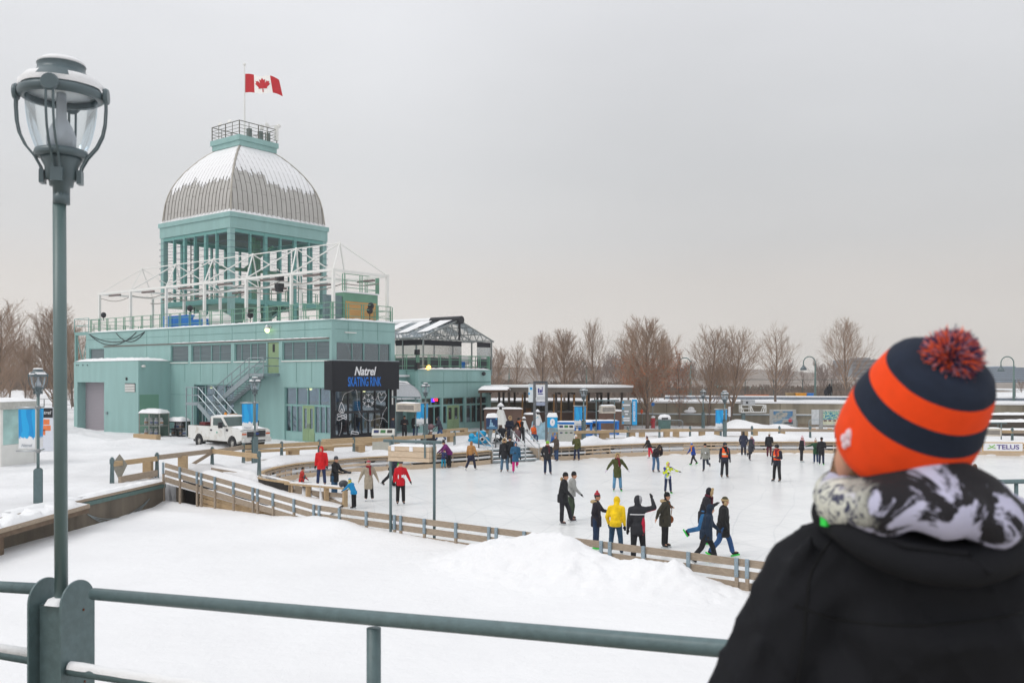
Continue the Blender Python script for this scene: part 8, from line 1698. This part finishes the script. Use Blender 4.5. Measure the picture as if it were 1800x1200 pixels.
person('person in long black hooded coat, back turned, right of the girl in green', 1444, 816, 1.62, 150, '1a191e', '27304a', '15151a', ('hands', 'down'), ('st', 'st'), 3, .60, '2b3330', group=GS, lime=True)
person('person with brown hair seen just past the checked scarf at the right', 1714, 897, 1.84, 160, '8a8078', '3a3f4a', None, ('down', 'down'), ('st', 'st'), 3, .76, '2b2b30', group=GS, hair='6a4a38')
# on the quay
GQ = 'people on the quay'
def q(label, px, D, h, face, jk, tr, **k): return person(label, px, 0, h, face, jk, tr, z=k.pop('z', G), D=D, group=GQ, blade=False, **k)
q('person in dark navy jacket passing the right end of the black shopfront', 690, 60.0, 1.70, 80, '1f2838', '1d2634', hat='22242c', arms=('sf', 'down'), hem=.72)
q('woman in black coat and tall boots standing before the arched entrance', 711, 63.0, 1.62, 12, '1b1a1f', '2a282c', hat='151518', arms=('hands', 'hands'), hem=.56, hair='2a211c', glove=None)
q('bareheaded man in black jacket with his back turned by the entrance', 730, 63.2, 1.72, 160, '1c1b1e', '27395a', arms=('down', 'down'), hem=.76)
q('man in grey jacket with a blue bag pushing a pushchair', 774, 61.4, 1.70, -90, '3a3a48', '3a5f8c', arms=('fwd', 'fwd'), legs=('f', 'b'), lean=14, hem=.80, hood=True, extra=lambda t, d_, hd, A, fin: fin(MB().ell(d_(-.16, .0, .05), (.08, .14, .22), 10, 8)).build('blue_bag', BLUEP, t, True))
q('seated person with a grey hat behind the hung timber box', 757, 53.8, 1.55, 170, '2a2428', '2a2a30', hat='a8a8aa', arms=('down', 'down'), legs=((70, 6, 95), (70, 6, 95)), lean=12, hem=.84, z=G - .1)
q('man in navy parka with fur hood at the top of the rink steps', 896, 58.2, 1.80, 20, '1d2236', '1f2130', arms=('hands', 'hands'), hem=.52, hood=True, fur=True, bulk=1.08)
q('man in black coat with an orange scarf bending over a child on the steps', 917, 58.8, 1.80, -30, '1c1b1f', '1e1e22', hat='2a2422', arms=('reach', 'reach'), lean=30, hem=.66, scarf='e06a1c', nod=18)
q('small child in dusty pink snowsuit and cream hat at the top of the steps', 910, 58.0, 1.15, 10, '6d5458', '7a3a5a', hat='e0cdb8', arms=('down', 'down'), hem=.66, child=True, bulk=1.12, z=G - .05)
q('child in orange jacket sitting on the rail by the rink steps', 938, 58.6, 1.35, 30, 'e0601c', '2f4a6c', hat=('3a3048', ('cuff', '9a8a9c')), arms=('fwd', 'down'), legs=((80, 6, 85), (70, 6, 85)), hem=.86, child=True, z=G + .15)
for px, py, D, l, c in ((1452, 702, 97, 'small dark figure bent over on the upper quay left of the hat', '2a2a30'), (1458, 701, 97, 'small standing figure in black on the upper quay left of the hat', '1a1b20'), (1739, 704, 84, 'dark crouching figure by the red fence just right of the hat', '222226')):
    person(l, px, 0, 1.7 if px == 1458 else 1.3, 160, c, c, z=CH - (py - HZ) / FP * D, D=D, group='distant figures on the upper quay', blade=False, lean=10, hem=.7, hood=True)
# ---------------------------------------------------------------- the man at the footbridge railing, seen from behind
MD = 1.66; ML = Vector((XD(1610, MD), MD + .03, DKZ))
mn = thing('person', 'man in black jacket and orange and navy striped bobble hat seen from behind', 'person', tuple(ML))
w_ = lambda px, py, D: PD(px, py, D) - ML
COAT = mat('coat_black', '1b1c20', .85, var=.10, scale=5, bump=.35, bscale=5, spec=.2)
NAVY = mat('knit_navy', '1a2334', .9, var=.12, scale=40, bump=.2, bscale=420); ORNG = mat('knit_orange', 'f2480f', .9, var=.05, scale=40, bump=.2, bscale=420)
SCF = bpy.data.materials.new('snow_print_fleece'); SCF.use_nodes = True
def _scf():
    t = SCF.node_tree; b_ = t.nodes['Principled BSDF']; L = t.links.new; N = t.nodes.new; b_.inputs['Roughness'].default_value = .9
    co = N('ShaderNodeTexCoord'); n = N('ShaderNodeTexNoise'); n.inputs['Scale'].default_value = 9; n.inputs['Detail'].default_value = 6; n.inputs['Roughness'].default_value = .62; n.inputs['Distortion'].default_value = .8; L(co.outputs['Object'], n.inputs['Vector'])
    n2 = N('ShaderNodeTexNoise'); n2.inputs['Scale'].default_value = 45; n2.inputs['Detail'].default_value = 3; n2.inputs['Distortion'].default_value = 2; L(co.outputs['Object'], n2.inputs['Vector'])
    def rr(src, a, c, ca, cc): r = N('ShaderNodeValToRGB'); e = r.color_ramp.elements; e[0].position = a; e[1].position = c; e[0].color = (*lin(ca), 1); e[1].color = (*lin(cc), 1); L(src, r.inputs[0]); return r.outputs[0]
    dk = rr(n.outputs['Fac'], .50, .54, '1c1a1f', 'b9b8cf'); lt = rr(n2.outputs['Fac'], .40, .50, '3a3d55', 'cfcfc4'); sp = N('ShaderNodeSeparateXYZ'); L(co.outputs['Object'], sp.inputs[0])
    ad = N('ShaderNodeMath'); ad.operation = 'MULTIPLY_ADD'; ad.inputs[1].default_value = .12; L(n.outputs['Fac'], ad.inputs[0]); L(sp.outputs[0], ad.inputs[2]); mr_ = N('ShaderNodeMapRange'); mr_.inputs[1].default_value = -.115; mr_.inputs[2].default_value = -.085; L(ad.outputs[0], mr_.inputs[0])
    mx_ = N('ShaderNodeMix'); mx_.data_type = 'RGBA'; L(mr_.outputs[0], mx_.inputs['Factor']); L(lt, mx_.inputs['A']); L(dk, mx_.inputs['B']); L(mx_.outputs['Result'], b_.inputs['Base Color'])
    n3 = N('ShaderNodeTexNoise'); n3.inputs['Scale'].default_value = 180; L(co.outputs['Object'], n3.inputs['Vector']); bp = N('ShaderNodeBump'); bp.inputs['Strength'].default_value = .3; bp.inputs['Distance'].default_value = .004; L(n3.outputs['Fac'], bp.inputs['Height']); L(bp.outputs[0], b_.inputs['Normal'])
_scf()
hc = w_(1550, 808, 1.67); fd = Vector((-.26, .95, -.12)).normalized(); fs_ = fd.cross(Vector((0, 0, 1))).normalized()
Lsh, Rsh = w_(1425, 1030, 1.72), w_(1842, 1035, 1.66); Lel, Rel = w_(1268, 1330, 1.74), w_(1985, 1330, 1.66); Lw, Rw = w_(1330, 1440, 2.02), w_(1900, 1440, 1.95); neck = w_(1600, 935, 1.68); pel = Vector((.0, .03, .93))
b = MB(); cap(b, neck, hc, .062, .06); b.ell(hc, (.083, .083, .112), 16, 12); b.ell(hc + fd * .04 - Vector((0, 0, .05)), (.062, .062, .07), 12, 8); b.ell(hc + fd * .10 + Vector((0, 0, -.005)), (.017, .02, .028), 8, 6); b.ell(hc + fs_ * .083 - fd * .005, (.018, .024, .035), 8, 6); b.ell(hc - fs_ * .083 - fd * .005, (.018, .024, .035), 8, 6)
cap(b, pel, neck - Vector((0, 0, .1)), .14, .12); cap(b, Lsh, Rsh, .06, .06)
for sx, sh_, el, wr in ((-1, Lsh, Lel, Lw), (1, Rsh, Rel, Rw)):
    cap(b, sh_, el, .05, .042); cap(b, el, wr, .042, .03); f_ = (wr - el).normalized(); pc = wr + f_ * .06; cap(b, wr, pc, .03, .038); sd = f_.cross(Vector((0, 0, 1))).normalized()
    for q in range(4): a0 = pc + sd * (.027 - .018 * q) + f_ * .03; a1 = a0 + f_ * (.04, .05, .046, .035)[q]; a2 = a1 + (f_ - Vector((0, 0, .8))).normalized() * .035; cap(b, a0, a1, .0105, .0095); cap(b, a1, a2, .0095, .008)
    a0 = wr + f_ * .03 - sd * sx * .03; cap(b, a0, a0 + (f_ - sd * sx * .8).normalized() * .05, .012, .010)
    hp = pel + Vector((sx * .10, 0, -.04)); kn = hp + Vector((sx * .02, .02, -.43)); an = kn + Vector((0, -.01, -.40)); cap(b, hp, kn, .08, .058); cap(b, kn, an, .056, .04); cap(b, an - Vector((0, 0, .03)), an + Vector((-.04, .16, -.05)), .04, .03)
skin(b, 'body', SKIN, mn, .009, 2)
for sx in (-1, 1): MB().ell(hc + fd * .083 + fs_ * .032 * sx + Vector((0, 0, .018)), .011, 8, 6).build('eye', EYE, mn)
MB().ell(hc + fd * .098 - Vector((0, 0, .062)), (.022, .012, .006), 8, 4).build('mouth', MOUTH, mn)
BEARD = mat('beard', '8a6a50', .9, var=.3, scale=70, bump=.8, bscale=140); b = MB(); b.ell(hc + fd * .045 - Vector((0, 0, .065)), (.066, .068, .062), 14, 10); cap(b, hc + fd * .02 + fs_ * -.062 - Vector((0, 0, .02)), hc + fd * .05 - fs_ * .05 - Vector((0, 0, .07)), .026, .03); cap(b, hc + fd * .02 + fs_ * .062 - Vector((0, 0, .02)), hc + fd * .05 + fs_ * .05 - Vector((0, 0, .07)), .026, .03); cap(b, w_(1492, 800, 1.68), w_(1486, 848, 1.68), .028, .034); cap(b, w_(1515, 812, 1.64), w_(1510, 860, 1.64), .030, .036); skin(b, 'beard', BEARD, mn, .008, 2)
# trousers and boots (below the picture)
b = MB(); cap(b, pel - Vector((.05, 0, 0)), pel + Vector((.05, 0, 0)), .15, .15)
for sx in (-1, 1): hp = pel + Vector((sx * .10, 0, -.04)); kn = hp + Vector((sx * .02, .02, -.43)); an = kn + Vector((0, -.01, -.36)); cap(b, hp, kn, .11, .085); cap(b, kn, an, .085, .08)
skin(b, 'trousers', cloth('2c3a52'), mn, .02)
for sx in (-1, 1): b = MB(); an = pel + Vector((sx * .12, .01, -.84)); cap(b, an, an + Vector((-.04, .16, -.01)), .06, .048); skin(b, 'boot', cloth('2a2520'), mn, .015)
# jacket
b = MB(); up = Vector((0, 0, 1))
cap(b, w_(1560, 1010, 1.70), w_(1720, 1010, 1.66), .135, .135); cap(b, w_(1590, 1090, 1.70), w_(1700, 1090, 1.68), .165, .165); cap(b, w_(1600, 1260, 1.72), w_(1690, 1260, 1.70), .175, .175); cap(b, w_(1490, 1180, 1.70), w_(1470, 1500, 1.72), .10, .15); cap(b, w_(1600, 1500, 1.74), w_(1690, 1500, 1.72), .19, .19)
cap(b, w_(1590, 925, 1.70), Lsh, .105, .098); cap(b, w_(1640, 930, 1.67), Rsh, .105, .10); cap(b, neck, w_(1600, 890, 1.68), .10, .09)
cap(b, Lsh, Lel, .098, .086); cap(b, Rsh, Rel, .10, .088); cap(b, Lel, Lw, .086, .058); cap(b, Rel, Rw, .088, .058)
for a, c, r_ in (((1425, 950, 1.64), (1362, 1040, 1.66), .010), ((1335, 1130, 1.655), (1300, 1280, 1.67), .012)): cap(b, w_(*a), w_(*c), r_, r_ * .6)
jk = skin(b, 'jacket', COAT, mn, .0105, 4)
for v in jk.data.vertices:                 # soft vertical creases in the cloth
    c = v.co; q = abs(noise.noise((c.x * 10 + c.z * 5, c.y * 8, c.z * 2.4))); q2 = abs(noise.noise((c.x * 6 - c.z * 7, c.y * 6 + 3, c.z * 3 + c.x * 4))); v.co += v.normal * (.006 * max(0, 1 - q * 4) ** 2 + .005 * max(0, 1 - q2 * 5) ** 2)
def seam(name, path):                      # stitched seams laid on the cloth
    b_ = MB(); pts = []; jk.data.update()
    from mathutils.bvhtree import BVHTree
    bv = BVHTree.FromPolygons([v.co for v in jk.data.vertices], [p.vertices for p in jk.data.polygons]); o_ = Vector((0, 0, CH)) - ML
    for q in catmull([Vector((*p, 0)) for p in path], 8):
        hit = bv.ray_cast(o_, (w_(q.x, q.y, 1.6) - o_).normalized())
        if hit[0]: pts.append(hit[0] + hit[1] * .0005)
    if len(pts) > 2: b_.tube(pts, .0022, 5); b_.build(name, mat('seam_thread', '0d0e10', .9), jk, True)
seam('sleeve_seam', [(1462, 948), (1428, 1000), (1418, 1060), (1412, 1130), (1400, 1198)]); seam('yoke_seam', [(1395, 1062), (1480, 1088), (1600, 1098), (1720, 1090), (1795, 1075)])
# hood lying rolled on the back
b = MB(); HP = [(1470, 912, 1.63), (1500, 936, 1.57), (1560, 966, 1.52), (1640, 988, 1.50), (1720, 990, 1.50), (1785, 968, 1.54), (1825, 925, 1.62)]
hp_ = [w_(*q) for q in HP]; hs = catmull(hp_, 6); b.tube(hs, [.026 + .012 * math.sin(math.pi * i / (len(hs) - 1)) for i in range(len(hs))], 12); b.tube([p + Vector((0, .05, .01)) for p in hs], .035, 12)
skin(b, 'hood', COAT, jk, .008, 3)
b = MB(); b.tube([w_(1705, 975, 1.468), w_(1735, 1004, 1.466), w_(1790, 988, 1.505)], .007, 6); b.tube([w_(1490, 918, 1.55), w_(1590, 957, 1.478), w_(1700, 972, 1.468)], .006, 6); b.build('hood_cord', COAT, jk, True)
# fleece neck warmer
b = MB(); ring = [(1472, 880, 1.63), (1525, 892, 1.54), (1605, 890, 1.49), (1690, 902, 1.485), (1752, 918, 1.52), (1772, 915, 1.62), (1720, 880, 1.76), (1600, 860, 1.80), (1500, 860, 1.74)]
rp = [w_(*q) for q in ring]; rp = catmull(rp + rp[:2], 6)[:-6]; b.tube(rp, [.044 + .006 * math.sin(i * .9) for i in range(len(rp))], 14)
rg2 = [w_(px, py, D) for px, py, D in [(1525, 870, 1.60), (1580, 850, 1.54), (1650, 838, 1.51), (1715, 862, 1.53), (1740, 880, 1.62), (1680, 850, 1.74), (1560, 840, 1.74)]]; rp2 = catmull(rg2 + rg2[:2], 6)[:-6]; b.tube(rp2, .038, 12)
b.tube([p.lerp(q, .5) for p, q in zip(catmull(rp[::6], 4), catmull(rp2[::5], 4))], .040, 10); b.tube([w_(1690, 895, 1.47), w_(1750, 930, 1.50), w_(1782, 955, 1.545)], [.035, .034, .018], 10)
skin(b, 'neck_warmer', SCF, mn, .007, 4)
MB().cbox(w_(1450, 908, 1.60), (.008, .014, .03), .4).build('zip_tag', LIME, jk)
# the hat: striped knit lathe about a tilted axis
ax = Vector((.148, -.634, .76)).normalized(); hb_ = w_(1577, 788, 1.62); pr = [(.104, -.016), (.112, .0), (.115, .03), (.1145, .06), (.1125, .09), (.107, .11), (.1015, .132), (.097, .153), (.091, .174), (.083, .188), (.066, .201), (.036, .209), (0, .211)]
Qh = up.rotation_difference(ax).to_matrix(); n_ = 72
def hpt(r_, z_, a, wob=True):
    k_ = 1 + (.012 * noise.noise((math.cos(a) * 2, math.sin(a) * 2, z_ * 12)) if wob else 0) + (.03 * noise.noise((math.cos(a) * 4, math.sin(a) * 4, 5)) * max(0, z_ - .13) * 8 if wob else 0)
    return hb_ + Qh @ Vector((r_ * k_ * math.cos(a), r_ * k_ * math.sin(a), z_))
def fine(pr, m=3):
    o_ = []
    for (r0, z0_), (r1, z1_) in zip(pr, pr[1:]): o_ += [(r0 + (r1 - r0) * i / m, z0_ + (z1_ - z0_) * i / m) for i in range(m)]
    return o_ + [pr[-1]]
pf = fine(pr); b = MB(); vs = [hpt(r_, z_, 2 * math.pi * j / n_) for r_, z_ in pf for j in range(n_)]; b.v = [tuple(v) for v in vs]
for i in range(len(pf) - 1):
    z_ = (pf[i][1] + pf[i + 1][1]) / 2; mi = 0 if z_ < .0905 else 1 if z_ < .132 else 0 if z_ < .174 else 1
    for j in range(n_): b.f.append([i * n_ + j, i * n_ + (j + 1) % n_, (i + 1) * n_ + (j + 1) % n_, (i + 1) * n_ + j]); b.mi.append(mi)
hat = b.build('bobble_hat', [ORNG, NAVY], mn, True)
def px_of(p): q_ = p + ML; return (900 + q_.x / q_.y * FP, HZ + (CH - q_.z) / q_.y * FP)
best = min((((px_of(hpt(.1155, z_, R(a)))[0] - 1491) ** 2 + (px_of(hpt(.1155, z_, R(a)))[1] - 772) ** 2 + (0 if hpt(.1155, z_, R(a)).y < hb_.y else 1e6), a, z_) for a in range(0, 360, 3) for z_ in (.02, .03, .04, .05, .06)))
b = MB(); a0, z0_ = R(best[1]), best[2]
for da, dz_, s2 in ((0, .012, 1), (.06, 0, .8), (-.05, -.004, .9), (.02, -.012, .7)): b.ell(hpt(.1155, z0_ + dz_, a0 + da), (.008 * s2, .004, .010 * s2), 8, 6)
b.build('white_mark', mat('mark_white', 'e6d5dc', .8), hat, True)
pc = hb_ + ax * .208; b = MB(); rnd = random.Random(4)
b.ell(pc, .027, 12, 8)
for i in range(3600):
    d = Vector((rnd.gauss(0, 1), rnd.gauss(0, 1), rnd.gauss(0, 1))).normalized(); b.cur = rnd.choice((0, 0, 1, 1, 2)); p = pc + d * .022; q_ = pc + d * rnd.uniform(.038, .050) + Vector((rnd.gauss(0, .004), rnd.gauss(0, .004), rnd.gauss(0, .004))); b.tube([p, p.lerp(q_, .6), q_], [.0013, .0016, .0007], 3)
b.cur = 0; b.build('pompom', [mat('yarn_orange', 'e8603a', .9, var=.1), mat('yarn_navy', '34355a', .9, var=.15), mat('yarn_pink', 'b88090', .9, var=.15)], hat, True)
bpy.data.objects.remove(_tmp)
